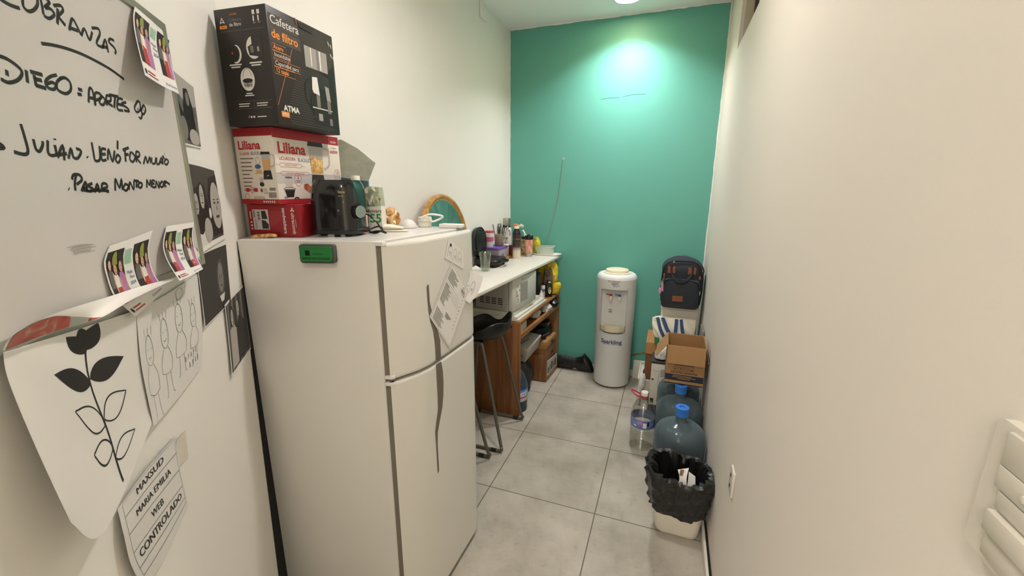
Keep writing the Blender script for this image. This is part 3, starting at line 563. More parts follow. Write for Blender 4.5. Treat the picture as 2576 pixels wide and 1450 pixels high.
# pen doodle sheet
w, h = net_size(NETS['sketch']); fr = sheet(NETS['sketch'], w, h); b = MB(); paper_mesh(b, fr, M_PAPER2)
M_PEN = mat('fine_pen', '#55504a', 0.6)
for (cx, cy, s) in ((.17, .66, 1.0), (.4, .72, .9), (.62, .76, .85), (.82, .7, .8)):
    X, Y = cx*w, cy*h; r = .021*s
    b.stroke(ell(X, Y, r*.8, r*1.25, 12), .0009, fr, M_PEN, .0004, 3, True)
    for e in (-.4, .4): b.stroke([(X+e*r, Y+.25*r), (X+e*r+.002, Y+.32*r)], .0012, fr, M_PEN)
    b.stroke([(X-.3*r, Y-.4*r), (X, Y-.55*r), (X+.3*r, Y-.35*r)], .0008, fr, M_PEN)
    b.stroke([(X-r*.5, Y-1.2*r), (X-r*1.2, Y-2.6*r), (X-r*1.3, Y-4*r)], .0008, fr, M_PEN); b.stroke([(X+r*.5, Y-1.2*r), (X+r*1.2, Y-2.5*r), (X+r*1.1, Y-4*r)], .0008, fr, M_PEN)
    b.stroke([(X-r*1.3, Y-4*r), (X, Y-4.3*r), (X+r*1.1, Y-4*r)], .0008, fr, M_PEN)
    for e in (-.6, .5): b.stroke([(X+e*r, Y-4.2*r), (X+e*r*1.1, Y-5.5*r), (X+e*r*1.4, Y-6.6*r), (X+e*r*2, Y-6.7*r)], .0008, fr, M_PEN)
    for k in range(3): b.stroke([(X+(-.7+.7*k)*r, Y+1.2*r), (X+(-.8+.8*k)*r, Y+1.75*r)], .0008, fr, M_PEN)
b.stroke(ell(.66*w, .93*h, .014, .011, 12), .0008, fr, M_PEN, .0004, 3, True)
for k in range(5): b.stroke([(.66*w+.012*k, .30*h), (.665*w+.012*k, .36*h), (.672*w+.012*k, .30*h+.006*(k % 2))], .0008, fr, M_PEN)
for k in range(4): b.stroke([(.72*w+.014*k, .2*h), (.72*w+.014*k, .26*h), (.73*w+.014*k, .2*h)], .0009, fr, M_PEN)
tag(b.build('doodle_sheet', origin=fr(w/2, 0)), 'white sheet with thin pen doodles of little figures under the colour photos', 'drawing')
# memo sheet
w, h = net_size(NETS['memo']); fr = sheet(NETS['memo'], w, h); b = MB(); paper_mesh(b, fr, M_PAPER2)
x0, x1, lv = w*.10, w*.965, [h*v for v in (.97, .79, .595, .405, .235, .15)]
fx0 = lambda z: x0
for z in lv: b.stroke([(x0, z), ((x0+x1)/2, z), (x1, z)], .0008, fr, M_INK)
for x in (x0, x1): b.stroke([(x, lv[0]), (x, (lv[0]+lv[-1])/2), (x, lv[-1])], .0008, fr, M_INK)
for (s, z, sz, bo) in (('MAXSUD', .88, .1, .015), ('MARIA EMILIA', .69, .086, .014), ('WEB', .5, .09, .01), ('CONTROLADO', .32, .1, .02)):
    for dx_ in (-1, 0, 1): b.text(s, fr, M_INK, w*.53+dx_*bo*h*sz*1.5, h*z, h*sz*1.12, .0005+.00004*dx_, sx=1.12, cut=50)
tag(b.build('memo_sheet', origin=fr(w/2, 0)), 'ruled paper reading CONTROLADO in bold capitals, lowest on the diagonal wall', 'notice')
w, h = net_size(NETS['tape_memo']); fr = sheet(NETS['tape_memo'], w, h); b = MB(); paper_mesh(b, fr, mat('masking_tape', '#dad2c2', 0.6), 6)
tag(b.build('tape_strip', origin=fr(w/2, 0)), 'strip of pale tape at the upper right corner of the ruled notice', 'tape')
# large poster with a plain ink drawing
w, h = net_size(NETS['poster']); fr = sheet(NETS['poster'], w, h); b = MB(); paper_mesh(b, fr, M_PAPER, 24)
M_BLK = mat('poster_ink', '#1e1a17', 0.55)
def leaf(cx, cy, ln, wd, ang, m=M_BLK, fill=True):
    ca, sa = math.cos(math.radians(ang)), math.sin(math.radians(ang)); pts = []
    for i in range(13): q = i/12; pts.append((q*ln, wd*math.sin(math.pi*q**.8)))
    for i in range(11, 0, -1): q = i/12; pts.append((q*ln, -wd*math.sin(math.pi*q**.8)))
    pts = [(cx+x*ca-y*sa, cy+x*sa+y*ca) for x, y in pts]
    if fill: b.poly(pts, fr, m, .0004, 60)
    else: b.stroke(pts, .0016, fr, m, .0004, 2, True)
px, py = w*.60, h*.12
b.stroke([(px+.02, py-.01), (px, py+.04), (px-.012, py+.09), (px-.006, py+.15)], .0028, fr, M_BLK)
for (ox, oy, ln, wd, an, fl) in ((-.006, .14, .055, .016, 128, True), (-.006, .145, .06, .017, 62, True), (-.006, .15, .05, .012, 95, True), (-.01, .1, .07, .014, 165, True), (-.01, .105, .075, .014, 18, True),
        (-.004, .055, .06, .013, 160, False), (-.004, .06, .06, .013, 22, False), (.004, .03, .045, .010, 175, False), (.008, .02, .05, .010, 8, False)):
    leaf(px+ox, py+oy, ln, wd, an, M_BLK, fl)
tag(b.build('poster_sheet', origin=fr(w/2, 0)), 'large curled white sheet with a bold black ink drawing, below the whiteboard', 'poster')
# colour print curling over the poster's upper edge
cn = NETS['curl'][::-1]; w = (V(cn[-1][-1])-V(cn[-1][0])).length; h = .06; fr = sheet(cn, w, h); b = MB(); paper_mesh(b, fr, M_PAPER, 20)
M_COLORPRINT = mix_mat('colour_print_red', [(.30, '#5a3a2c'), (.45, '#a8483a'), (.58, '#b5584a'), (.7, '#b9a68c')], 18, 0.5, 2.0)
b.poly([(w*.02, h*.03), (w*.30, h*.03), (w*.33, h*.45), (w*.27, h*.72), (w*.15, h*.9), (w*.03, h*.93)], fr, M_COLORPRINT, .0005, 60)
b.poly([(w*.30, h*.03), (w*.42, h*.03), (w*.44, h*.22), (w*.33, h*.45)], fr, mat('print_pale_grey', '#a9ada6', 0.6), .0005, 60)
b.poly([(w*.42, h*.03), (w*.58, h*.03), (w*.54, h*.10), (w*.44, h*.22)], fr, M_COLORPRINT, .0005, 60)
tag(b.build('curled_print', origin=fr(w/2, 0)), 'red colour print rolled forward, its white back showing, under the whiteboard', 'photo')
# ---------------------------------------------------------------- refrigerator
M_ENAMEL = mat('fridge_enamel', '#dedbd2', 0.28, vary=0.012, scale=3, coat=0.2); M_DOOR = mat('fridge_door_enamel', '#dfdcd1', 0.30, vary=0.012, scale=3, coat=0.2)
M_GRIP = mat('grip_taupe', '#6f6658', 0.5, vary=0.05); M_SEAL = mat('door_seal_taupe', '#7b7364', 0.55); M_BLACKP = mat('black_plastic', '#191715', 0.35, vary=0.05)
M_HINGE = mat('hinge_cover_white', '#e2dfd6', 0.35)
FA, FA2, FB, FBB, FK, FC = (-.877, 1.091), (-.866, 1.0962), (-.825, 1.628), (-1.375, 1.66), (-1.385, 1.085), (-1.308, .973)
FT = 1.505
fr_root = thing('refrigerator', 'tall white two-door refrigerator with boxes on top', 'refrigerator', (-1.1, 1.3, 0))
b = MB(); b.hexa([(x, y, .03) for x, y in (FC, FA, FA2, FB, FBB, FK)], [(x, y, FT) for x, y in (FC, FA, FA2, FB, FBB, FK)], M_ENAMEL, .003, 3); b.build('body', fr_root)
b = MB(); b.hexa([(x, y, 0) for x, y in ((-1.27, 1.02), (-.89, 1.11), (-.85, 1.6), (-1.33, 1.62))], [(x, y, .032) for x, y in ((-1.27, 1.02), (-.89, 1.11), (-.85, 1.6), (-1.33, 1.62))], M_BLACKP); b.build('plinth', fr_root)
b = MB(); b.hexa([(-1.309, .978, .0), (-1.306, .975, .0), (-1.243, .886, .0), (-1.38, 1.064, .0)], [(-1.309, .978, 1.47), (-1.308, .9765, 1.47), (-1.3115, .9745, 1.47), (-1.38, 1.064, 1.47)], mat('matte_black', '#0f0d0c', 0.9)); b.build('rear_panel', fr_root)
DP = [(-.8407, 1.0933), (-.8262, 1.1125), (-.8127, 1.1412), (-.7985, 1.1715), (-.7885, 1.1952), (-.7767, 1.2473), (-.7742, 1.33), (-.7724, 1.4108), (-.7705, 1.5), (-.7695, 1.57), (-.7715, 1.595), (-.7765, 1.612), (-.7839, 1.6238)]
DS = [.0182]
for p, q in zip(DP, DP[1:]): DS.append(DS[-1]+math.hypot(q[0]-p[0], q[1]-p[1]))
def door_fr(s, z, d=0.0):
    i = 0
    while i < len(DS)-2 and s > DS[i+1]: i += 1
    p, q = DP[i], DP[i+1]; L_ = DS[i+1]-DS[i]; k = (s-DS[i])/L_
    tx, ty = (q[0]-p[0])/L_, (q[1]-p[1])/L_
    return V((p[0]+(q[0]-p[0])*k+ty*d, p[1]+(q[1]-p[1])*k-tx*d, z))
def door_solid(z0, z1, round_foot=False):
    b = MB(); rings = []
    zs = [z0, z0+.004, z0+.012] + ([z0+.015, z0+.03, z0+.05, z0+.075] if round_foot else []) + [z1-.3, z1-.012, z1-.004, z1]
    for z in zs:
        ins = .003 if z in (z0, z1) else 0.0
        smax = DS[-1]
        if round_foot and z < z0+.075: q = (z0+.075-z)/.075; smax -= .055*(1-math.sqrt(max(0, 1-q*q)))
        ring = []
        for s in DS: ring.append(door_fr(min(s, smax), z, -ins))
        back = [(-.797, 1.630), (-.81, 1.55), (-.84, 1.25), (-.850, 1.105)]
        for k_, (x, y) in enumerate(back): ring.append(V((x, y if k_ else y-(DS[-1]-smax), z)))
        rings.append(ring)
    b.loft(rings, M_DOOR); return b
def door(name, z0, z1, grip, foot=False):
    b = door_solid(z0, z1, foot); d = b.build(name, fr_root)
    g = MB(); g.poly(grip, door_fr, M_GRIP, .0012, 40); g.build('grip', d); return d
UP = [(.184, 1.334), (.19, 1.342), (.196, 1.336), (.197, 1.276), (.206, 1.244), (.222, 1.20), (.24, 1.157), (.256, 1.11), (.257, 1.0395), (.221, 1.0395), (.2205, 1.10), (.212, 1.16), (.197, 1.20), (.188, 1.24), (.185, 1.279)]
LO = [(.2205, 1.0255), (.2565, 1.0255), (.266, .985), (.268, .937), (.264, .885), (.253, .835), (.232, .79), (.212, .745), (.2085, .70), (.2105, .58), (.201, .571), (.198, .70), (.1955, .76), (.208, .80), (.222, .84), (.2235, .9), (.2215, .96)]
door('freezer_door', 1.0385, 1.4985, UP); door('lower_door', .022, 1.0265, LO, True)
b = MB(); b.hexa([(-.868, 1.0995, .03), (-.843, 1.1015, .03), (-.80, 1.625, .03), (-.822, 1.628, .03)], [(-.868, 1.0995, 1.496), (-.843, 1.1015, 1.496), (-.80, 1.625, 1.496), (-.822, 1.628, 1.496)], M_SEAL); b.build('door_seal', fr_root)
for (z0, z1) in ((1.492, 1.5045), (1.0385, 1.0505), (1.0135, 1.0265)):
    b = MB(); b.hexa([(-.861, 1.0905, z0), (-.836, 1.0945, z0), (-.828, 1.104, z0), (-.85, 1.12, z0)], [(-.861, 1.0905, z1), (-.836, 1.0945, z1), (-.828, 1.104, z1), (-.85, 1.12, z1)], M_HINGE, .0012); b.build('hinge_cover', fr_root)
# eraser on the fridge side
SD = V((FC[0]-FA[0], FC[1]-FA[1], 0)).normalized(); SO = V((FA[0], FA[1], 0))
side_fr = flat(SO, -SD, (0, 0, 1))
t = thing('board_eraser', 'green and grey magnetic board eraser stuck to the side of the refrigerator', 'eraser', side_fr(-.17, 1.435))
M_EGREEN = mat('eraser_green', '#27793a', 0.45, vary=.08); M_EFELT = mat('eraser_grey', '#54564f', 0.8, bump=.3)
b = MB(); b.prism(rrect(.115, .060, .009, 5, -.171, 1.466), side_fr, .0008, .018, M_EFELT); b.build('felt_pad', t)
b = MB(); b.prism(rrect(.101, .047, .007, 5, -.1705, 1.467), side_fr, .018, .026, M_EGREEN)
ef = lambda s, q, d=0: side_fr(s, q, .026+d)
b.text('WHITE BOARD ERASER', ef, M_BLACKP, -.1705, 1.453, .0088, .0004, rot=180, bold=.02); b.text('MAGNETIC', ef, M_BLACKP, -.166, 1.467, .0065, .0004, rot=180); b.rect(-.205, 1.462, -.19, 1.478, ef, M_BLACKP, .0004)
b.stroke([(-.209, 1.484), (-.131, 1.485)], .001, ef, M_EFELT); b.build('case', t)
# papers on the door
M_PRINTLINE = mat('small_print', '#6f6a63', 0.6)
def door_sheet(corners, W, H, d=.0016): return sheet([[tuple(door_fr(*corners[0], d)), tuple(door_fr(*corners[1], d))], [tuple(door_fr(*corners[3], d)), tuple(door_fr(*corners[2], d))]], W, H)
fr = door_sheet([(.358, 1.393), (.502, 1.242), (.321, 1.054), (.189, 1.223)], .209, .27, .003); b = MB(); paper_mesh(b, fr, M_PAPER, 12)
b.stroke([(.006, .006), (.203, .006), (.203, .264), (.006, .264)], .0012, fr, M_INK, .0004, 0, True)
for i in range(9): b.rect(.015, .248-.006*i, .015+rnd.uniform(.045, .085), .2505-.006*i, fr, M_PRINTLINE, .0004)
for i in range(4): b.stroke([(.018, .19-.012*i), (.15+.01*i, .188-.012*i)], .0009, fr, M_PRINTLINE)
for i in range(14): b.rect(.016, .178-.0062*i, .016+rnd.uniform(.03, .06), .1806-.0062*i, fr, M_PRINTLINE, .0004)
for i in range(9): b.rect(.018, .062-.0062*i, .018+rnd.uniform(.05, .085), .0645-.0062*i, fr, M_PRINTLINE, .0004)
for i in range(3): b.rect(.09, .086-.007*i, .09+.05-.01*i, .089-.007*i, fr, M_INK, .0004)
for i in range(10): b.rect(.172, .22-.017*i, .178, .2225-.017*i, fr, M_INK, .0004)
b.stroke([(.135, .235), (.165, .243), (.18, .232), (.168, .222), (.14, .224)], .0013, fr, M_INK, .0004, 4, True); b.stroke([(.145, .243), (.15, .252), (.162, .25)], .0013, fr, M_INK); b.text('MENU', fr, M_INK, .157, .232, .011, .0005, bold=.02)
tag(b.build('menu_sheet', origin=fr(.1, 0)), 'tilted printed menu sheet with a thin border on the freezer door', 'notice')
def doodle(b, fr, x, y, s, m=M_INK):
    b.stroke([(x-.4*s, y-.9*s), (x-.45*s, y+.2*s), (x-.1*s, y+.75*s), (x+.3*s, y+.5*s), (x+.42*s, y-.2*s), (x+.4*s, y-.9*s)], .0011, fr, m, .0004, 5)
    b.stroke([(x-.2*s, y-.3*s), (x+.05*s, y-.1*s), (x+.2*s, y-.4*s)], .0011, fr, m); b.stroke([(x-.1*s, y-.1*s), (x+.1*s, y-.6*s)], .0011, fr, m)
fr = door_sheet([(.343, 1.484), (.457, 1.417), (.452, 1.350), (.309, 1.416)], .135, .07, .0018); b = MB(); paper_mesh(b, fr, M_PAPER, 10)
doodle(b, fr, .026, .036, .03); doodle(b, fr, .066, .034, .03); doodle(b, fr, .104, .036, .03)
b.poly(ell(.022, .056, .007, .006, 10), fr, M_INK, .0006)
tag(b.build('doodle_card', origin=fr(.06, 0)), 'small white card with three pen doodles at the top of the freezer door', 'drawing')
net = [[(-.7715, 1.548, 1.345), (-.7665, 1.615, 1.316), (-.752, 1.668, 1.287)], [(-.7715, 1.515, 1.292), (-.7665, 1.565, 1.262), (-.755, 1.625, 1.228)], [(-.7715, 1.475, 1.248), (-.7675, 1.515, 1.220), (-.761, 1.548, 1.196)]]
w, h = net_size(net); fr = sheet(net, w, h); b = MB(); paper_mesh(b, fr, M_PAPER, 14)
doodle(b, fr, w*.62, h*.52, .03); doodle(b, fr, w*.42, h*.16, .026); b.stroke([(w*.1, h*.7), (w*.22, h*.85), (w*.3, h*.7), (w*.25, h*.5)], .0011, fr, M_INK); b.stroke([(w*.05, h*.35), (w*.45, h*.55)], .0011, fr, M_INK)
tag(b.build('doodle_card', origin=fr(w/2, 0)), 'white doodle sheet overhanging the far edge of the freezer door', 'drawing')

# ---------------------------------------------------------------- cartons on the refrigerator
class Carton:
    def __init__(s, x, y, z, rot, w, d, h):
        a = math.radians(rot); s.l = V((-math.cos(a), -math.sin(a), 0)); s.bk = V((-math.sin(a), math.cos(a), 0)); s.n = V((x, y, z)); s.w, s.d, s.h = w, d, h
        s.left = flat(s.n+s.l*w, -s.l, (0, 0, 1)); s.right = flat(s.n, s.bk, (0, 0, 1)); s.ctr = s.n+s.l*(w/2)+s.bk*(d/2)
        s.top = flat(s.n+s.l*w+V((0, 0, h)), -s.l, s.bk)
    def corners(s, z=0, g=0.0):
        return [s.n+s.l*s.w+V((0, 0, z)), s.n+V((0, 0, z)), s.n+s.bk*s.d+V((0, 0, z)), s.n+s.l*s.w+s.bk*s.d+V((0, 0, z))]
    def mesh(s, m, b=None, bevel=.0025):
        b = b or MB(); b.hexa(s.corners(0), s.corners(s.h), m, bevel); return b
def lines(b, fr, x, y, n, dy, wmin, wmax, th, m, d=.0005):
    for i in range(n): b.rect(x, y-dy*i, x+rnd.uniform(wmin, wmax), y-dy*i+th, fr, m, d)
K_BLACK = mat('carton_black', '#2b2723', 0.42, vary=.06); K_GREY = mat('carton_print_grey', '#77716a', 0.5); K_LG = mat('carton_print_light', '#d9d4cb', 0.5); K_OR = mat('carton_orange', '#e08a3c', 0.5); K_STRIPE = mat('carton_stripe', '#4a443c', 0.45)
K_STEEL = mat('print_steel', '#9a948c', 0.4); K_CARD = mat('cardboard_brown', '#a67a4a', 0.8, vary=.08, scale=20); K_CARDD = mat('cardboard_dark', '#7a5232', 0.85, vary=.08, scale=20)
# black coffee maker carton (top of the stack)
c = Carton(-1.145, 1.041, 1.859, 4.8, .191, .29, .329)
t = thing('appliance_box', 'large black coffee maker carton on top of the stack on the refrigerator', 'box', c.ctr-V((0, 0, 0)), )
b = c.mesh(K_BLACK); F = c.left; w, h = c.w, c.h
b.stroke([(w*.11, h*.88), (w*.15, h*.925), (w*.19, h*.88)], .0035, F, K_LG, .0005, 0); b.stroke([(w*.13, h*.888), (w*.18, h*.888)], .002, F, K_LG)
b.rect(w*.09, h*.835, w*.23, h*.862, F, K_OR, .0005); b.text('PRO', F, K_BLACK, w*.16, h*.848, h*.022, .0008)
b.text('CA2180P', F, K_OR, w*.30, h*.945, h*.022, .0005, align='LEFT'); b.text('Cafetera', F, K_GREY, w*.28, h*.9, h*.04, .0005, align='LEFT'); b.text('de filtro', F, K_LG, w*.28, h*.862, h*.042, .0005, align='LEFT', bold=.01)
for x in (.74, .83): b.rect(w*x, h*.925, w*(x+.05), h*.96, F, K_LG, .0005); b.rect(w*(x+.005), h*.87, w*(x+.03), h*.915, F, K_LG, .0005); b.poly(ell(w*(x+.025), h*.858, w*.03, h*.008, 8), F, K_GREY, .0005)
b.rect(w*.1, h*.81, w*.92, h*.8125, F, K_GREY, .0005)
def moon(cx, cy, r, cut, m): # bright ring segment
    pts = ell(w*cx, h*cy, r, r*1.18, 22, -110, 80); pts2 = ell(w*cx-cut, h*cy+cut*.35, r*.86, r*1.05, 22, 78, -105); b.poly(pts+pts2, F, m, .0005)
moon(.33, .62, .022, .004, K_LG); b.poly(ell(w*.27, h*.63, .0035, .004, 12), F, P_RED, .0006)
b.poly(ell(w*.69, h*.66, .0265, .031, 28), F, K_LG, .0005); b.poly([(w*.665, h*.76), (w*.86, h*.74), (w*.86, h*.58), (w*.76, h*.585), (w*.60, h*.60), (w*.58, h*.67), (w*.665, h*.69)], F, K_BLACK, .0007)
b.rect(w*.63, h*.62, w*.69, h*.675, F, K_GREY, .0009); b.rect(w*.76, h*.625, w*.80, h*.665, F, K_STEEL, .0009)
for (cx, cy) in ((.3, .525), (.7, .53)):
    b.rect(w*(cx-.12), h*cy, w*(cx+.12), h*(cy+.012), F, K_LG, .0005); b.rect(w*(cx-.09), h*(cy-.02), w*(cx+.09), h*(cy-.009), F, K_LG, .0005)
b.poly(ell(w*.5, h*.4, .0265, .0325, 28), F, K_LG, .0005); b.stroke(ell(w*.5, h*.425, .0155, .022, 14, 0, 180), .0011, F, K_BLACK, .0008, 2)
b.poly([(w*.405, h*.375), (w*.595, h*.375), (w*.575, h*.335), (w*.43, h*.335)], F, K_STEEL, .0008); b.poly(ell(w*.5, h*.39, .0195, .0065, 16), F, K_BLACK, .0009); b.rect(w*.49, h*.335, w*.5, h*.38, F, K_BLACK, .001); b.rect(w*.42, h*.352, w*.585, h*.355, F, K_BLACK, .001)
b.rect(w*.44, h*.275, w*.56, h*.285, F, K_LG, .0005); b.rect(w*.41, h*.258, w*.59, h*.268, F, K_LG, .0005)
b.rect(w*.22, h*.215, w*.93, h*.217, F, K_GREY, .0005); b.rect(w*.22, h*.15, w*.93, h*.152, F, K_GREY, .0005); b.rect(w*.565, h*.155, w*.568, h*.212, F, K_GREY, .0005)
for x in (.26, .62): b.rect(w*x, h*.188, w*(x+.22), h*.196, F, K_LG, .0005); b.rect(w*x, h*.168, w*(x+.2), h*.176, F, K_LG, .0005)
b.text('f', F, K_LG, w*.43, h*.075, h*.03, .0005, bold=.02)
for x in (.48, .535): b.prism(rrect(.0062, .0062, .0015, 3, w*x, h*.075), F, .0002, .0006, K_LG)
b.rect(w*.6, h*.07, w*.78, h*.079, F, K_LG, .0005)
F = c.right; w, h = c.d, c.h
b.rect(w*.02, h*.835, w*.42, h*.94, F, K_STRIPE, .0003); b.text('Cafetera', F, K_LG, w*.035, h*.893, h*.1, .0008, align='LEFT', bold=.004); b.rect(w*.02, h*.715, w*.44, h*.825, F, K_STRIPE, .0003); b.text('de filtro', F, K_OR, w*.035, h*.775, h*.1, .0008, align='LEFT', bold=.022)
for (z, x1, s, m, bo) in ((.668, .215, 'Acero', K_OR, .02), (.606, .265, 'Inoxidable', K_LG, 0), (.535, .40, 'Capacidad para', K_LG, 0), (.473, .31, '12 tazas', K_OR, .02)):
    b.stroke([(w*.03, h*(z-.029)), (w*x1, h*(z-.029)), (w*x1, h*(z+.029)), (w*.03, h*(z+.029))], .0011, F, K_OR, .0006, 0, True); b.text(s, F, m, w*.045, h*z, h*.052, .0007, align='LEFT', bold=bo, sx=.9)
b.stroke([(w*.31, h*.71), (w*.02, h*.17)], .0012, F, K_OR, .0004)
for i in range(24):
    z = .03+.0225*i; b.rect(w*(.14+.012*abs(i-4)), h*z, w*(.5 if i > 8 else .9), h*(z+.005), F, K_STRIPE, .0004)
for i in range(10): b.rect(w*.5, h*(.81+.014*i), w*.8, h*(.814+.014*i), F, K_STRIPE, .0004)
b.poly([(w*.5, h*.62), (w*.88, h*.63), (w*.96, h*.7), (w*.96, h*.06), (w*.56, h*.06), (w*.56, h*.14), (w*.88, h*.14), (w*.88, h*.56)], F, mat('print_black', '#1f1c19', 0.4), .0006)
b.rect(w*.49, h*.60, w*.68, h*.795, F, K_STEEL, .0009); b.rect(w*.68, h*.60, w*.715, h*.795, F, K_GREY, .0009); b.rect(w*.715, h*.60, w*.86, h*.795, F, K_STEEL, .0009); b.rect(w*.585, h*.62, w*.60, h*.79, F, K_LG, .001); b.rect(w*.73, h*.61, w*.75, h*.79, F, K_LG, .001)
b.poly(ell(w*.72, h*.28, w*.2, h*.15, 24), F, mat('print_black', '#1f1c19', 0.4), .0008); b.poly([(w*.56, h*.4), (w*.575, h*.52), (w*.66, h*.53), (w*.68, h*.36), (w*.58, h*.37)], F, K_LG, .001); b.poly([(w*.78, h*.47), (w*.85, h*.46), (w*.87, h*.32), (w*.8, h*.33)], F, K_STEEL, .001)
b.rect(w*.62, h*.24, w*.68, h*.36, F, K_GREY, .0011); b.rect(w*.8, h*.2, w*.86, h*.33, F, K_GREY, .0011); b.rect(w*.54, h*.225, w*.88, h*.235, F, K_LG, .0011); b.stroke([(w*.53, h*.5), (w*.46, h*.44), (w*.45, h*.3), (w*.52, h*.22), (w*.56, h*.15)], .0055, F, mat('print_black', '#1f1c19', 0.4), .001)
b.rect(w*.63, h*.11, w*.7, h*.18, F, K_STEEL, .0011); b.rect(w*.82, h*.08, w*.87, h*.15, F, K_GREY, .0011)
b.text('ATMA', F, K_LG, w*.205, h*.155, h*.072, .0008, bold=.035); b.rect(w*.055, h*.075, w*.165, h*.125, F, K_OR, .0006); b.text('PRO', F, K_LG, w*.11, h*.1, h*.036, .0009, bold=.015)
for (x, z) in ((.9, .93), (.94, .915), (.93, .82), (.97, .8)): b.poly([(w*x, h*z), (w*(x+.02), h*(z-.01)), (w*(x+.03), h*(z-.05)), (w*(x+.012), h*(z-.03))], F, K_LG, .0009)
b.build('carton', t)
b = MB(); b.poly([(w*.40, h*1.0), (w*.425, h*.955), (w*.43, h*.93), (w*.405, h*.95), (w*.38, h*1.0)], F, K_CARDD, .0012); b.prism([(w*.43, h*.975), (w*.66, h*.985), (w*.64, h*.93), (w*.44, h*.935)], F, .0005, .0018, K_BLACK); b.build('torn_flap', t)
# blender carton (middle)
K_CREAM = mat('carton_cream', '#dfd6c8', 0.5, vary=.02); K_RED = mat('carton_red', '#a12329', 0.45, vary=.04); K_LRED = mat('logo_red', '#b5262b', 0.45); K_LBLUE = mat('logo_blue', '#3f5f93', 0.5); K_TXT = mat('carton_text_brown', '#6b5a50', 0.5); K_BEIGE = mat('print_beige', '#cfa46a', 0.5); K_CLEARP = mat('print_glass_grey', '#b9b2aa', 0.5)
c = Carton(-1.209, 1.066, 1.6165, 3.0, .160, .31, .241)
t = thing('appliance_box', 'red and cream blender carton in the middle of the stack on the refrigerator', 'box', c.ctr)
b = c.mesh(K_CREAM)
def blender_print(F, x, z, s, fruit):
    b.poly([(x-.22*s, z), (x+.22*s, z), (x+.17*s, z+.33*s), (x-.17*s, z+.33*s)], F, K_BLACK, .0007); b.poly([(x-.17*s, z+.34*s), (x+.17*s, z+.34*s), (x+.21*s, z+.92*s), (x-.21*s, z+.92*s)], F, K_CLEARP, .0006)
    b.poly([(x-.165*s, z+.35*s), (x+.165*s, z+.35*s), (x+.19*s, z+(.66 if fruit else .72)*s), (x-.19*s, z+.7*s)], F, fruit or K_BEIGE, .0008)
    b.poly([(x-.23*s, z+.91*s), (x+.23*s, z+.91*s), (x+.2*s, z+1.0*s), (x-.2*s, z+1.0*s)], F, K_BLACK, .0009); b.stroke([(x+.2*s, z+.88*s), (x+.38*s, z+.86*s), (x+.38*s, z+.55*s), (x+.2*s, z+.45*s)], .045*s, F, K_CLEARP, .0007)
    b.stroke([(x-.04*s, z+.12*s), (x+.06*s, z+.16*s)], .02*s, F, K_LG, .0009)
F = c.left; w, h = c.w, c.h
b.rect(0, h*.895, w, h, F, K_RED, .0004); b.rect(0, 0, w, h*.065, F, K_RED, .0004)
b.text('Liliana', F, K_LRED, w*.09, h*.775, h*.155, .0006, align='LEFT', bold=.03, sx=1.0); b.text('LICUADORA', F, K_LRED, w*.11, h*.67, h*.05, .0006, align='LEFT', sx=.62); b.text('BLACKLIC', F, K_LBLUE, w*.41, h*.672, h*.062, .0006, align='LEFT', sx=.72)
lines(b, F, w*.11, h*.60, 9, h*.052, w*.2, w*.36, h*.013, K_TXT); blender_print(F, w*.78, h*.33, h*.36, None)
b.poly(ell(w*.55, h*.5, w*.08, h*.03, 14), F, K_LBLUE, .0006); b.poly(ell(w*.57, h*.44, w*.085, h*.022, 12), F, K_BEIGE, .0007); b.rect(w*.45, h*.405, w*.72, h*.42, F, K_BEIGE, .0006); b.stroke(ell(w*.57, h*.58, w*.055, h*.045, 12), .0008, F, K_LBLUE, .0006, 2, True)
b.poly(ell(w*.6, h*.265, w*.06, h*.03, 14), F, K_BLACK, .0007); b.stroke(ell(w*.6, h*.345, w*.05, h*.012, 12), .0008, F, K_TXT, .0006, 2, True); b.rect(w*.555, h*.29, w*.645, h*.34, F, K_CLEARP, .0005)
for x in (.2, .42): b.prism(rrect(w*.09, h*.052, .002, 3, w*x, h*.19), F, .0002, .0007, K_LRED)
b.stroke(ell(w*.315, h*.19, w*.05, h*.035, 14), .0016, F, K_LRED, .0008, 2, True); b.stroke(ell(w*.165, h*.105, w*.05, h*.04, 14), .001, F, K_LRED, .0006, 2, True)
b.poly(ell(w*.57, h*.185, w*.035, h*.027, 14), F, K_TXT, .0006); lines(b, F, w*.62, h*.2, 4, h*.02, w*.08, w*.12, h*.005, K_TXT)
for i in range(14): b.rect(w*(.74+.015*i), h*.085, w*(.74+.015*i+.004+.006*((i*7) % 3)/2), h*.16, F, K_BLACK, .0006)
for i in range(3): b.rect(w*.78, h*(.185+.013*i), w*.94, h*(.192+.013*i), F, K_BLACK, .0006)
lines(b, F, w*.34, h*.095, 3, h*.012, w*.25, w*.34, h*.004, K_TXT)
for i in range(6): b.rect(w*(.58+.055*i), h*.02, w*(.61+.055*i), h*.045, F, K_LG, .0007)
F = c.right; w, h = c.d, c.h
b.rect(0, h*.875, w, h, F, K_RED, .0004); b.rect(0, 0, w, h*.065, F, K_RED, .0004); b.text('AL310', F, K_LG, w*.91, h*.915, h*.045, .0007, bold=.02)
b.rect(0, h*.28, w, h*.42, F, mat('print_shelf_grey', '#bdb6b2', 0.5), .0003)
b.text('Liliana', F, K_LRED, w*.05, h*.745, h*.2, .0006, align='LEFT', bold=.03, sx=1.0); b.text('LICUADORA', F, K_LRED, w*.06, h*.61, h*.062, .0006, align='LEFT', sx=.82); b.text('BLACKLIC', F, K_LBLUE, w*.315, h*.605, h*.072, .0006, align='LEFT', sx=.72)
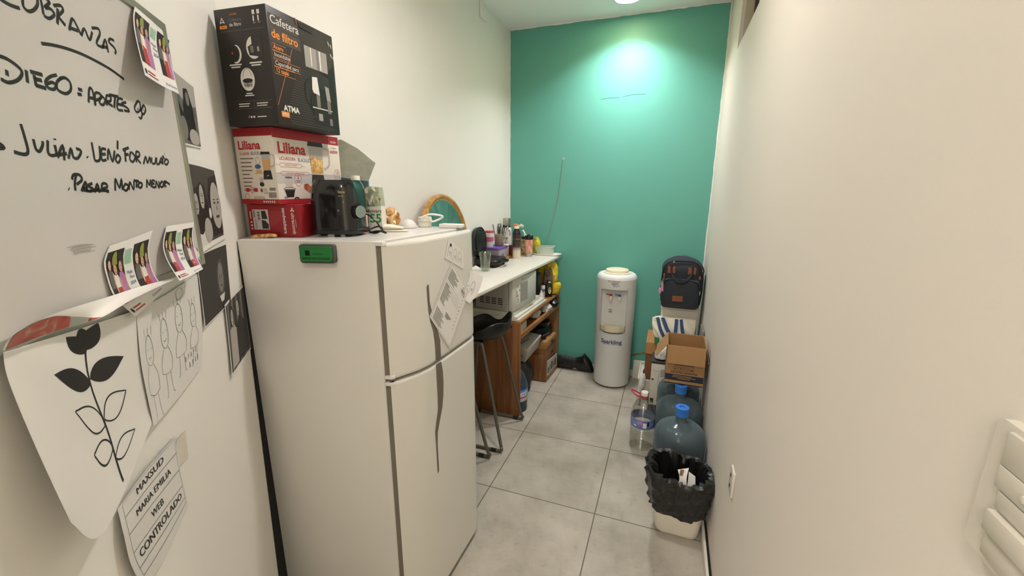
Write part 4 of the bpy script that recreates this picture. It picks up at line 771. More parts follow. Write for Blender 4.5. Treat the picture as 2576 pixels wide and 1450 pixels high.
for (z, s, x1) in ((.525, 'MOLINILLO / PICADOR', .36), (.415, 'CUCHILLA DE ACERO INOXIDABLE', .46)):
    b.stroke(rrect(w*(x1-.06), h*.05, h*.024, 4, w*(.06+x1)/2, h*z), .0009, F, K_LRED, .0006, 0, True); b.text(s, F, K_LRED, w*(.06+x1)/2, h*z, h*.027, .0007, sx=.8)
    b.stroke([(w*.01, h*z), (w*.06, h*z)], .0008, F, K_LBLUE); b.stroke([(w*x1, h*z), (w*(x1+.05), h*(z-.005))], .0008, F, K_LBLUE)
fruitm = mix_mat('print_fruit', [(.3, '#9a6a35'), (.5, '#d3a660'), (.7, '#e7cf9a')], 60, 0.5); blender_print(F, w*.60, h*.18, h*.70, fruitm)
b.text('600W', F, K_LRED, w*.91, h*.765, h*.07, .0006, bold=.01); b.rect(w*.825, h*.735, w*.83, h*.82, F, K_LRED, .0005); b.text('POTENCIA', F, K_TXT, w*.905, h*.825, h*.025, .0006)
b.stroke(ell(w*.935, h*.42, w*.055, h*.085, 20), .0011, F, K_LRED, .0006, 2, True); b.text('1.5', F, K_LRED, w*.935, h*.45, h*.06, .0006, bold=.01); b.text('LITROS DE', F, K_TXT, w*.935, h*.4, h*.02, .0006); b.text('CAPACIDAD', F, K_TXT, w*.935, h*.375, h*.02, .0006)
b.stroke(ell(w*.29, h*.33, w*.05, h*.09, 20), .0011, F, K_LRED, .0006, 2, True); b.text('2', F, K_LRED, w*.29, h*.365, h*.075, .0006, bold=.01); b.rect(w*.255, h*.315, w*.325, h*.323, F, K_TXT, .0006); b.rect(w*.26, h*.295, w*.32, h*.303, F, K_TXT, .0006)
b.poly([(w*.08, h*.2), (w*.23, h*.2), (w*.2, h*.09), (w*.11, h*.09)], F, K_BLACK, .0007); b.stroke(ell(w*.155, h*.205, w*.085, h*.02, 14), .0012, F, K_TXT, .0008, 2, True); b.rect(w*.105, h*.22, w*.205, h*.35, F, K_CLEARP, .0006); b.poly(ell(w*.155, h*.36, w*.055, h*.014, 12), F, K_TXT, .0008)
b.poly(ell(w*.41, h*.23, w*.045, h*.05, 14), F, P_RED, .0007); b.poly(ell(w*.45, h*.2, w*.04, h*.05, 14), F, P_ORANGE, .0008); b.poly([(w*.35, h*.265), (w*.4, h*.26), (w*.41, h*.28)], F, mat('print_leaf', '#5f7a3c', .5), .0009)
for i in range(3): b.poly(ell(w*(.22+.022*i), h*(.075+.01*(i % 2)), w*.014, h*.012, 8), F, P_HAIR, .0008)
b.rect(w*.07, h*.088, w*.12, h*.10, F, K_LBLUE, .0006); b.rect(w*.07, h*.075, w*.12, h*.081, F, K_LBLUE, .0006)
b.build('carton', t)
# red sandwich maker carton (bottom)
c = Carton(-1.165, 1.1, 1.5058, 13.0, .192, .12, .1095)
t = thing('appliance_box', 'flat red sandwich maker carton lying under the blender carton', 'box', c.ctr)
K_RED2 = mat('carton_deep_red', '#8f1f24', 0.42, vary=.05); b = c.mesh(K_RED2); F = c.left; w, h = c.w, c.h
b.rect(w*.10, h*.22, w*.40, h*.84, F, K_CLEARP, .0004)
b.poly([(w*.27, h*.55), (w*.27, h*.8), (w*.35, h*.8), (w*.38, h*.55)], F, K_BLACK, .0006); b.poly([(w*.26, h*.25), (w*.26, h*.52), (w*.33, h*.5), (w*.39, h*.38), (w*.38, h*.25)], F, K_BLACK, .0006)
for i in range(9): b.rect(w*.19, h*(.5+.03*i), w*.235, h*(.5+.03*i+.008+.009*(i % 3)), F, K_BLACK, .0006)
for i in range(5): b.rect(w*.115, h*(.6+.045*i), w*.15, h*(.625+.045*i), F, K_BLACK, .0006)
for i in range(5): b.stroke(ell(w*.145, h*(.28+.06*i), w*.018, h*.02, 8), .0011, F, K_BLACK, .0006, 2, True)
for i in range(7): b.rect(w*(.44+.033*i), h*(.33+.03*i), w*(.446+.033*i), h*.8, F, mat('print_pale_red', '#b5565a', 0.5), .0005)
b.text('ultracomb', F, K_LG, w*.865, h*.42, h*.16, .0007, rot=-90, bold=.012); b.text('sandwichera', F, K_LG, w*.70, h*.5, h*.15, .0007, rot=-90, bold=.022, sx=1.05)
for a in (90, 210, 330): b.stroke([(w*.865, h*.83), (w*.865+h*.07*math.cos(math.radians(a)), h*.83+h*.07*math.sin(math.radians(a)))], .0042, F, K_LG, .0006)
b.rect(w*.905, h*.3, w*.912, h*.55, F, K_LG, .0005)
for i in range(3): b.prism(rrect(.0055, .0055, .0012, 3, w*.06, h*(.25+.1*i)), F, .0002, .0006, K_LG)
b.rect(w*.05, h*.55, w*.065, h*.78, F, K_LG, .0005)
b.build('carton', t)

# ---------------------------------------------------------------- loose things on the refrigerator
z0 = FT+.001
M_GLOSSB = mat('black_gloss', '#14120f', 0.16, vary=.05, coat=.4)
# mixer motor base
cx, cy = -1.105, 1.224
t = thing('blender_base', 'glossy black blender motor base with a round dial beside the cartons', 'blender', (cx, cy, z0))
b = MB(); X = rotz(14, (cx, cy, z0)); HOUS = b; b.lathe([(.0, .012), (.082, .012), (.0845, .02), (.083, .03), (.0835, .06), (.0815, .12), (.078, .155), (.074, .172), (.068, .185), (.066, .19), (.058, .19), (.052, .184), (.0, .182)], M_GLOSSB, n=64, X=X, sq=3.6)
b = MB(); b.lathe([(.0835, .008), (.0855, .012), (.0855, .021), (.083, .024)], M_BLACKP, n=64, X=X, sq=3.6); b.build('base_ring', t)
for a in (45, 135, 225, 315):
    b = MB(); b.lathe([(.0, 0), (.011, 0), (.012, .01)], M_BLACKP, (.062*math.cos(math.radians(a)), .062*math.sin(math.radians(a)), 0), 14, X); b.build('foot', t)
KD = V((.975, -.22, .0)).normalized()          # dial faces the door side
kx = V((cx, cy, z0+.084))+KD*.0855
Xk = M.Translation(kx) @ KD.to_track_quat('Z', 'Y').to_matrix().to_4x4()
b = MB(); b.lathe([(.0, 0), (.031, 0), (.031, .005), (.027, .007), (.0, .008)], M_GLOSSB, n=32, X=Xk); b.build('dial_collar', t)
b = MB(); b.lathe([(.0, .006), (.022, .006), (.0225, .02), (.021, .026), (.019, .027)], M_BLACKP, n=28, X=Xk)
for i in range(18):
    a = 2*math.pi*i/18; b.box((.0222*math.cos(a), .0222*math.sin(a), .015), (.003, .003, .018), M_BLACKP, X=Xk)
k = b.build('dial', t)
b = MB(); b.lathe([(.021, .0262), (.0195, .0285), (.0, .029)], mat('dial_chrome', '#9fb3ae', 0.18, metal=.9), n=28, X=Xk); b.build('dial_cap', k)
KN = V((.242, -.970, 0)).normalized(); kf = flat(V((cx, cy, z0))+KN*.0765, V((-KN.y, KN.x, 0)), (0, 0, 1))
b = HOUS; b.text('Liliana', kf, mat('gold_print', '#b5a878', .4), .046, .150, .013, .0005, bold=.02); b.text('AL310', kf, MATS['gold_print'], .046, .137, .007, .0015); b.text('P', kf, K_LG, .036, .088, .009, .0052); b.text('1', kf, K_LG, .055, .117, .009, .002); b.build('housing', t)
b = MB(); b.tube([(cx+.06, cy+.035, z0+.075), (cx+.095, cy+.03, z0+.07), (cx+.125, cy+.03, z0+.05), (cx+.145, cy+.035, z0+.02), (cx+.155, cy+.045, z0+.006), (cx+.12, cy+.05, z0+.012), (cx+.085, cy+.045, z0+.006)], .0028, M_BLACKP, 8)
b.tube([(cx+.07, cy+.06, z0+.004), (cx+.11, cy+.05, z0+.004), (cx+.13, cy+.06, z0+.018), (cx+.1, cy+.075, z0+.025), (cx+.07, cy+.065, z0+.013), (cx+.09, cy+.05, z0+.004), (cx+.12, cy+.052, z0+.01)], .0028, M_BLACKP, 8); b.build('power_cord', t)
b = MB(); px_, py_ = -1.19, 1.125
b.lathe([(.0, 0), (.012, 0), (.015, .006), (.015, .018), (.011, .026), (.0, .028)], M_BLACKP, (px_, py_, z0), 16, sq=3)
for (a, dz) in ((-150, .014), (-120, .006), (-95, .02)):
    q = V((math.cos(math.radians(a)), math.sin(math.radians(a)), 0)); p = V((px_, py_, z0+dz)); b.tube([p+q*.012, p+q*.024], .0016, mat('steel_pin', '#b9b6ae', 0.3, metal=.9), 6, 0)
b.build('plug', t)
# piece of flat bread / crust
b = MB(); pts = [(-.04, -.010), (-.02, -.016), (.02, -.014), (.042, -.008), (.043, .006), (.02, .013), (-.015, .014), (-.04, .008)]
bx = rotz(22, (-1.279, 1.047, z0)); rings = []
for (z, k) in ((0, .96), (.002, 1.0), (.006, 1.0), (.010, .92), (.0115, .7)):
    rings.append([V((x*k, y*k, z+.0015*math.sin(40*x+3*z))) for x, y in [(q.x, q.y) for q in catmull([(x, y, 0) for x, y in pts], 4, True)]])
b.loft(rings, mix_mat('bread_crust', [(.35, '#8a4f2a'), (.5, '#caa468'), (.7, '#dcc795')], 30, 0.8, bump=.4), X=bx); tag(b.build('bread_slice', origin=(-1.279, 1.047, z0)), 'flat crusty bread piece at the near corner of the refrigerator top', 'bread')
# white bottle
def bottle_thing(name, label, cat, x, y, z, body, cap, bm_, cm, group=None, n=28):
    t = thing(name, label, cat, (x, y, z), group)
    b = MB(); b.lathe(body, bm_, (x, y, z), n); b.build('body', t)
    b = MB(); b.lathe(cap, cm, (x, y, z), n); b.build('cap', t); return t
M_BWHITE = mat('bottle_white', '#e9e2d4', 0.4)
bottle_thing('lotion_bottle', 'white plastic bottle behind the blender base on the refrigerator', 'bottle', -1.155, 1.375, z0, [(.0, 0), (.026, 0), (.028, .004), (.028, .13), (.026, .15), (.018, .162), (.014, .168), (.014, .175)], [(.016, .172), (.017, .176), (.017, .205), (.0155, .209), (.0, .21)], M_BWHITE, mat('cap_cream', '#ece4d2', .4))
# folded clear bag standing behind the blender carton
M_FILM = clear_mat('clear_film', '#e4e8dc', .12, 1.35, .9); M_BAGBLUE = mat('bag_steel_blue', '#44626a', 0.45, vary=.15, scale=30)
t = thing('snack_bag', 'stiff clear plastic bag with a blue-grey base standing behind the blender carton', 'bag', (-1.22, 1.45, z0))
bf = flat((-1.275, 1.435, z0), (.93, .37, 0), (0, 0, 1))
b = MB(); b.prism([(.0, .0), (.104, .0), (.108, .19), (.0, .205)], bf, -.008, .008, M_BAGBLUE); b.build('base_pouch', t)
b = MB(); b.prism([(.0, .205), (.108, .19), (.142, .262), (.075, .318), (.012, .352), (.0, .35)], bf, -.003, .003, mix_mat('milky_film', [(.3, '#a3a693'), (.5, '#b2b4a2'), (.72, '#bdbeae')], 9, .22, stretch=(1, 1, 3))); b.build('top_film', t)
# gift bag with tissue
GX, GY = -1.04, 1.335
t = thing('gift_bag', 'small clear and white gift bag with a green number 55, beside the blender dial', 'bag', (GX, GY, z0))
gf = flat((GX-.05, GY-.012, z0), (.95, .30, 0), (0, 0, 1))
b = MB(); b.hexa([gf(0, 0, -.05), gf(.073, 0, -.05), gf(.073, 0, 0), gf(0, 0, 0)][::-1], [gf(-.004, .095, -.05), gf(.071, .095, -.05), gf(.071, .095, 0), gf(-.004, .095, 0)][::-1], mat('bag_white', '#dfdacf', .5))
b.text('Anivers', gf, G1, .045, .078, .018, .001, bold=.01); b.text('55', gf, mat('print_green', '#3d8f4a', .5), .049, .050, .045, .001, bold=.03); b.text('ños', gf, G4, .05, .022, .018, .001)
for i in range(7): b.poly([(.002, .012+.012*i), (.018, .016+.012*i), (.018, .022+.012*i), (.004, .018+.012*i)], gf, G1, .001)
b.build('paper_body', t)
b = MB(); b.prism([(-.004, .095), (.071, .095), (.066, .165), (-.008, .172)], gf, -.048, -.046, M_FILM); b.prism([(-.004, .095), (.071, .095), (.066, .165), (-.008, .172)], gf, -.003, -.001, M_FILM); b.build('clear_upper', t)
def crumple(name, c, size, m, seed, rough=.35, n=3, parent=None, flatz=0.0):
    r = random.Random(seed); bm_ = bmesh.new(); bmesh.ops.create_icosphere(bm_, subdivisions=n, radius=1.0)
    for v in bm_.verts:
        k = 1+r.uniform(-rough, rough); v.co *= k
        v.co = V((v.co.x*size[0], v.co.y*size[1], max(v.co.z, -1+flatz)*size[2]))
    b = MB(); b.bm(bm_, m, False, M.Translation(V(c)+V((0, 0, size[2]*(1-flatz)))))
    return b
M_TISSUE = mat('tissue_white', '#e2dcd2', .8); b = crumple('t', tuple(gf(.025, .088, -.025)), (.032, .022, .038), M_TISSUE, 5, .3); b.build('tissue', t)
b = MB(); b.prism([(.05, .11), (.066, .118), (.066, .128), (.05, .121)], gf, -.02, -.0185, mat('gold_ribbon', '#b99148', .35)); b.build('ribbon', t)
b = MB(); b.lathe([(.0, 0), (.012, 0), (.015, .03), (.0165, .075), (.0155, .076), (.0, .07)], mat('pink_plastic', '#d9b3a2', .45), (-1.045, 1.268, z0), 20); tag(b.build('pink_cup', origin=(-1.045, 1.268, z0)), 'slim pale pink cup between the blender base and the gift bag', 'cup')
# pastry bag and napkin
b = crumple('p', (-1.05, 1.43, z0), (.043, .033, .05), mix_mat('pastry_in_film', [(.34, '#8a5526'), (.46, '#d09a4a'), (.56, '#d6d2c4'), (.7, '#c9c7b6')], 22, .3, bump=.5), 11, .22, 3, None, .25)
tag(b.build('pastry_bag', origin=(-1.035, 1.425, z0)), 'crumpled clear bag holding an orange pastry on the refrigerator', 'bag')
t = thing('napkin', 'folded cream paper napkin in front of the pastry bag', 'napkin', (-1.01, 1.405, z0)); M_NAP = mat('napkin_cream', '#e2d9c4', .8)
nf = rotz(24, (-1.006, 1.385, z0))
for (lay, z, top, sc_) in ((0, 0.0, .012, 1.0), (1, .011, .028, .82)):
    b = MB(); rings = []
    for k_ in range(9):
        x = (-.058+.118*k_/8)*sc_-.006*lay; q_ = math.sin(math.pi*min(.97, max(.04, (k_+.5)/9))); zt_ = z+.002+(top-z)*(q_**.6)*(1-.75*(k_/8)**2)
        rings.append([V((x, -.024*(.5+.5*q_), z)), V((x, -.026*(.5+.5*q_), (z+zt_)/2)), V((x, -.015, zt_)), V((x, .012, zt_*.96+z*.04)), V((x, .024*(.5+.5*q_), (z+zt_)/2)), V((x, .022*(.5+.5*q_), z))])
    b.loft(rings, M_NAP, X=nf); b.build('fold', t)
b = MB(); b.lathe([(.037, 0), (.0385, .002), (.037, .008), (.031, .02), (.02, .03), (.008, .0345), (.0, .035)], mat('dome_white', '#dcd7d2', .5, trans=.1), (-1.035, 1.535, z0), 32); tag(b.build('dome_lid', origin=(-1.035, 1.535, z0)), 'small white domed lid on the refrigerator', 'lid')
# canister with wire-style handle
t = thing('food_canister', 'small white lidded canister with a swung-out white handle by the mirror', 'canister', (-.992, 1.60, z0)); M_CAN = mat('canister_white', '#dfdccb', .4)
b = MB(); b.lathe([(.0, 0), (.026, 0), (.0275, .004), (.0285, .022)], M_CAN, (-.992, 1.60, z0), 28); b.build('tub', t)
b = MB(); b.lathe([(.0285, .0225), (.0305, .024), (.0305, .032), (.029, .033), (.0295, .036), (.028, .042), (.0, .043)], M_CAN, (-.992, 1.60, z0), 28); b.build('lid', t)
b = MB(); b.tube([(-.985, 1.575, z0+.044), (-.96, 1.585, z0+.054), (-.93, 1.60, z0+.052), (-.915, 1.618, z0+.045), (-.925, 1.622, z0+.036), (-.95, 1.61, z0+.024), (-.968, 1.605, z0+.022)], .0042, mat('handle_white', '#e6e2d8', .35), 8); b.build('handle', t)
b = MB(); b.box((-.862, 1.60, z0+.008), (.10, .045, .016), mat('case_white', '#e4dfd6', .35), X=None, bevel=.003); tag(b.build('flat_case', origin=(-.862, 1.60, z0)), 'flat white case lying at the far edge of the refrigerator top', 'case')
# ---------------------------------------------------------------- mirror on the counter
ZC = 1.08
M_WOODL = wood_mat('light_wood', '#a8742f', '#c99a55', 1.5, 'Z', .4)
t = thing('round_mirror', 'round wooden-framed mirror leaning on the left wall, reflecting the teal wall', 'mirror', (-1.33, 2.375, ZC))
mrx = M.Translation((-1.318, 2.375, ZC+.2775)) @ M.Rotation(math.radians(-7.5), 4, 'Y') @ M.Rotation(math.radians(90), 4, 'Y')
b = MB(); b.lathe([(.248, .004), (.252, .011), (.262, .016), (.272, .013), (.276, .004), (.276, -.014), (.240, -.014), (.240, .004), (.248, .004)], M_WOODL, n=64, X=mrx); b.build('frame', t)
b = MB(); b.lathe([(.0, .003), (.249, .003)], mat('mirror_silver', '#e8ebe8', .015, metal=1.0, vary=0), n=64, X=mrx); b.lathe([(.0, -.012), (.249, -.012)], M_CARD if 'M_CARD' in globals() else K_CARD, n=64, X=mrx); b.build('glass', t)

# ---------------------------------------------------------------- counter
M_COUNTER = mat('counter_white', '#ded8cb', .35, vary=.015, scale=4); M_CEDGE = mat('counter_edge', '#cfcab8', .4)
def cfx(y): return -.998+.0657*(y-2.085)
b = MB(); b.hexa([(WL+.002, 1.69, ZC-.022), (cfx(1.69), 1.69, ZC-.022), (cfx(3.70), 3.70, ZC-.022), (WL+.002, 3.725, ZC-.022)], [(WL+.002, 1.69, ZC), (cfx(1.69), 1.69, ZC), (cfx(3.70), 3.70, ZC), (WL+.002, 3.725, ZC)], M_COUNTER, .003)
t = thing('counter', 'long white counter board along the left wall behind the refrigerator', 'counter', (-1.2, 2.7, ZC-.022)); b.build('worktop', t)
for y in (2.1, 3.3):
    b = MB(); b.box((WL+.012, y, ZC-.1), (.02, .03, .15), M_ALU); b.box((WL+.1, y, ZC-.029), (.18, .03, .012), M_ALU); b.build('bracket', t)

def cylthing(name, label, cat, c, parts, group=None, n=32, X=None):
    """parts: (part name, profile, material)"""
    if len(parts) == 1:
        b = MB(); b.lathe(parts[0][1], parts[0][2], c, n); return tag(b.build(name, origin=c), label, cat, group)
    t = thing(name, label, cat, c, group)
    for nm, prof, m in parts:
        b = MB(); b.lathe(prof, m, c, n); b.build(nm, t)
    return t
M_GLASS = clear_mat('tumbler_glass', '#f3f6ee', .02, 1.45, .90, False)
c = (-1.231, 2.776, ZC+.0005)
b = MB(); b.lathe([(.0, 0), (.031, 0), (.0325, .004), (.036, .05), (.043, .128), (.0438, .138), (.0425, .139), (.0410, .128), (.0335, .05), (.029, .012), (.0, .011)], M_GLASS, c, 40)
for j in range(3):
    for i in range(10):
        a = 2*math.pi*(i+.5*(j % 2))/10; z = .026+.02*j; r = .0337+.0022*j
        b.poly(ell(0, 0, .006, .007, 10), flat(V(c)+V((r*math.cos(a), r*math.sin(a), z)), (-math.sin(a), math.cos(a), 0), (0, 0, 1)), M_GLASS, .0008)
tag(b.build('glass_tumbler', origin=c), 'empty clear dimpled drinking glass at the near end of the counter', 'glass')
b = MB(); nf = rotz(20, (-1.33, 2.80, ZC+.0005)); b.loft([[V((x*k, y*k, z)) for x, y in [(-.06, -.03), (.02, -.045), (.055, .0), (.03, .04), (-.05, .035)]] for z, k in ((0, 1), (.002, 1.0), (.004, .96))], M_PAPER, smooth=False, X=nf)
b.loft([[V((x, y, z)) for x, y in [(-.03, -.02), (.03, -.03), (.045, .005), (.0, .02)]] for z in (.0042, .006)] + [[V((.01, -.005, .03))]*4], M_PAPER, smooth=False, X=nf)
tag(b.build('crumpled_napkin', origin=(-1.33, 2.80, ZC)), 'folded white paper beside the drinking glass', 'napkin')
# open black sandwich grill
t = thing('sandwich_grill', 'open black sandwich grill on the counter with its lid standing up', 'grill', (-1.30, 3.0, ZC))
gx, gy = -1.285, 3.00
b = MB(); b.loft([[V((p[0]*k, p[1]*k, z)) for p in rrect(.20, .25, .05, 5)] for z, k in ((.018, .93), (.024, 1), (.05, 1), (.058, .95))], M_BLACKP, X=M.Translation((gx, gy, ZC))); base_ = b.build('base', t)
for (dx, dy) in ((-.07, -.09), (.07, -.09), (-.07, .09), (.07, .09)):
    b = MB(); b.lathe([(.012, 0), (.013, .02)], M_BLACKP, (gx+dx, gy+dy, ZC), 14); b.build('foot', t)
b = MB(); b.tube([(gx+.085, gy-.05, ZC+.04), (gx+.125, gy-.045, ZC+.042), (gx+.14, gy, ZC+.042), (gx+.125, gy+.045, ZC+.042), (gx+.085, gy+.05, ZC+.04)], .009, M_GLOSSB, 8); b.build('handle', t)
lx = M.Translation((gx-.095, gy-.02, ZC+.06)) @ M.Rotation(math.radians(-4), 4, 'Y')
b = MB(); b.loft([[V((d, p[0]*k, .118+p[1]*k)) for p in rrect(.225, .235, .10, 7)] for d, k in ((.0, .90), (.006, .98), (.03, 1.0), (.034, .94), (.028, .9))], M_GLOSSB, X=lx); b.build('lid', t)
b = MB(); b.box((.03, 0, .118), (.006, .165, .165), mat('grill_plate', '#2c2925', .3, metal=.3), X=lx, bevel=.002)
for i in range(7): b.box((.035, 0, .055+.021*i), (.004, .155, .005), M_BLACKP, X=lx)
b.build('plate', t)
# wooden serving board and everything standing on it
b = MB(); b.hexa([(-1.398, 3.06, ZC+.0005), (-1.262, 3.20, ZC+.0005), (-1.262, 3.56, ZC+.0005), (-1.398, 3.60, ZC+.0005)], [(-1.398, 3.06, ZC+.019), (-1.262, 3.20, ZC+.019), (-1.262, 3.56, ZC+.019), (-1.398, 3.60, ZC+.019)], M_WOODL, .004)
tag(b.build('wooden_board', origin=(-1.33, 3.3, ZC)), 'light wooden board lying under the bottles on the counter', 'board')
ZB = ZC+.0195
M_TUB = mat('frosted_tub', '#b9aeb0', .35, trans=.25, spec=.4); M_PURP = mat('purple_lid', '#6d4f9a', .4)
t = thing('food_container', 'frosted food container with a purple lid behind the sandwich grill', 'container', (-1.325, 3.22, ZB))
cx0, cy0 = -1.327, 3.225
b = MB(); b.loft([[V((cx0+p[0]*k, cy0+p[1]*k, ZB+z)) for p in rrect(.13, .21, .02, 4)] for z, k in ((0, .86), (.006, .9), (.085, 1.0))], M_TUB)
b.prism(rrect(.05, .022, .006, 3, .04, .03), flat((cx0+.0615, cy0-.06, ZB), (0, 1, 0), (0, 0, 1)), .0, .0015, M_PURP); b.build('tub', t)
b = MB(); b.loft([[V((cx0+p[0]*k, cy0+p[1]*k, ZB+z)) for p in rrect(.136, .218, .022, 4)] for z, k in ((.083, 1), (.096, 1), (.1, .97))], M_PURP); b.build('lid', t)
ZL = ZB+.1005
t = thing('cup', 'white cup with a pink band and red lid on the purple container', 'cup', (-1.362, 3.165, ZL)); cc = (-1.362, 3.165, ZL)
b = MB(); b.lathe([(.0, 0), (.025, 0), (.0265, .004), (.029, .05), (.0325, .11), (.033, .118), (.0, .116)], mat('cup_white', '#ded8d2', .35), cc, 28); b.build('body', t)
b = MB(); b.lathe([(.0293, .045), (.0307, .046), (.0328, .082), (.0318, .083)], mat('sleeve_pink', '#c25a80', .5), cc, 28); b.build('sleeve', t)
b = MB(); b.lathe([(.034, .117), (.036, .119), (.036, .127), (.033, .131), (.0, .132)], mat('lid_red', '#b83330', .4), cc, 28); b.build('lid', t)
# woven patterned cup with cutlery
WPX, WPY = -1.318, 3.255
m_weave = bpy.data.materials.new('woven_pattern'); m_weave.use_nodes = True
nt = m_weave.node_tree; bs = nt.nodes['Principled BSDF']; ck = nt.nodes.new('ShaderNodeTexChecker'); uvw = nt.nodes.new('ShaderNodeTexCoord')
# cell pattern built from cylinder angle and height
def wv():
    sp = nt.nodes.new('ShaderNodeSeparateXYZ'); nt.links.new(uvw.outputs['Object'], sp.inputs[0])
    at = nt.nodes.new('ShaderNodeMath'); at.operation = 'ARCTAN2'; nt.links.new(sp.outputs['Y'], at.inputs[0]); nt.links.new(sp.outputs['X'], at.inputs[1])
    k = []
    for src, sc in ((at.outputs[0], 18/(2*math.pi)), (sp.outputs['Z'], 72.0)):
        a = nt.nodes.new('ShaderNodeMath'); a.operation = 'MULTIPLY'; nt.links.new(src, a.inputs[0]); a.inputs[1].default_value = sc
        f = nt.nodes.new('ShaderNodeMath'); f.operation = 'FRACT'; nt.links.new(a.outputs[0], f.inputs[0])
        g = nt.nodes.new('ShaderNodeMath'); g.operation = 'GREATER_THAN'; nt.links.new(f.outputs[0], g.inputs[0]); g.inputs[1].default_value = .42; k.append(g.outputs[0])
    mu = nt.nodes.new('ShaderNodeMath'); mu.operation = 'MULTIPLY'; nt.links.new(k[0], mu.inputs[0]); nt.links.new(k[1], mu.inputs[1])
    mx = nt.nodes.new('ShaderNodeMix'); mx.data_type = 'RGBA'; nt.links.new(mu.outputs[0], mx.inputs[0]); mx.inputs[6].default_value = lin('#3a281c'); mx.inputs[7].default_value = lin('#d6c6a4'); nt.links.new(mx.outputs[2], bs.inputs['Base Color'])
wv(); nt.nodes.remove(ck); bs.inputs['Roughness'].default_value = .6
cc = (WPX, WPY, ZL)
b = MB(); b.lathe([(.0, 0), (.030, 0), (.0335, .004), (.0365, .05), (.036, .092), (.0345, .096), (.0325, .092), (.033, .05), (.029, .008), (.0, .007)], m_weave, cc, 32)
tag(b.build('cutlery_cup', origin=cc), 'dark woven-pattern cup full of cutlery on the purple container', 'cup')
M_CUTL = mat('cutlery_black', '#25211e', .35); M_STEEL = mat('brushed_steel', '#b1aca0', .28, metal=1.0, vary=.03)
for i, (dx, dy, tx, ty, ln, kind) in enumerate(((-.016, -.012, -.04, -.02, .15, 'fork'), (-.006, .012, -.01, .01, .155, 'fork'), (.008, -.008, .012, -.015, .158, 'fork'), (.012, .012, .035, .02, .16, 'knife'), (.018, .0, .06, .012, .15, 'knife'), (.02, .008, .085, .03, .145, 'spoon'))):
    b = MB(); p0 = V((WPX+dx, WPY+dy, ZL+.012)); p1 = V((WPX+dx+tx*.6, WPY+dy+ty*.6, ZL+.012+ln)); ax = (p1-p0).normalized(); m_ = M_CUTL if kind != 'spoon' else M_STEEL
    b.tube([p0, p0.lerp(p1, .5), p0.lerp(p1, .8)], lambda q: .0022+.0015*q, m_, 6, 0)
    sx = V((.6, .8, 0)).normalized(); q = p0.lerp(p1, .8)
    if kind == 'fork':
        for e in (-.006, -.002, .002, .006): b.tube([q, q+ax*.012+sx*e, q+ax*.045+sx*e], .0011, m_, 5, 0)
    elif kind == 'knife': b.hexa([q-sx*.004, q+sx*.004, q+sx*.004+V((.002, -.002, 0)), q-sx*.004+V((.002, -.002, 0))], [p1-sx*.006, p1+sx*.006, p1+sx*.006+V((.002, -.002, 0)), p1-sx*.006+V((.002, -.002, 0))], m_)
    else: b.tube([q, q+ax*.012, q+ax*.025, q+ax*.034], lambda u: .003+.008*math.sin(math.pi*min(.95, u)), m_, 8, 4)
    lab = {0: 'black plastic fork leaning left in the woven cup', 1: 'black plastic fork in the middle back of the woven cup', 2: 'black plastic fork in the middle front of the woven cup', 3: 'black plastic knife upright in the woven cup', 4: 'black plastic knife tilted right in the woven cup', 5: 'steel spoon leaning far right out of the woven cup'}[i]
    tag(b.build({'fork': 'fork', 'knife': 'knife', 'spoon': 'spoon'}[kind], origin=p0), lab, kind, 'cutlery in the woven cup')
b = MB(); b.box((WPX+.052, WPY+.03, ZL+.0065), (.035, .03, .012), M_PAPER, X=None, bevel=.003); tag(b.build('sugar_sachet', origin=(WPX+.052, WPY+.03, ZL)), 'small white sachet on the purple lid beside the woven cup', 'sachet')
# jar of spoons
cc = (-1.312, 3.372, ZB)
b = MB(); b.lathe([(.0, 0), (.020, 0), (.022, .004), (.024, .09), (.0235, .105), (.022, .105), (.0222, .09), (.0195, .008), (.0, .007)], M_GLASS, cc, 28); tag(b.build('spoon_glass', origin=cc), 'slim clear glass holding spoons behind the woven cup', 'glass')
for i, (tx, ty) in enumerate(((.014, -.006), (.012, .012), (-.008, .008))):
    b = MB(); p0 = V((cc[0]-tx*.3, cc[1]-ty*.3, ZB+.0085)); p1 = V((cc[0]+tx, cc[1]+ty, ZB+.135)); b.tube([p0, p0.lerp(p1, .6), p1, p1+(p1-p0)*.12, p1+(p1-p0)*.24], lambda u: .0018 if u < .55 else .0018+.007*math.sin(math.pi*(u-.55)/.47), M_STEEL, 8, 3)
    tag(b.build('teaspoon', origin=p0), ['steel teaspoon leaning right in the slim glass', 'steel teaspoon leaning back in the slim glass', 'steel teaspoon upright in the slim glass'][i], 'spoon', 'teaspoons in the slim glass')
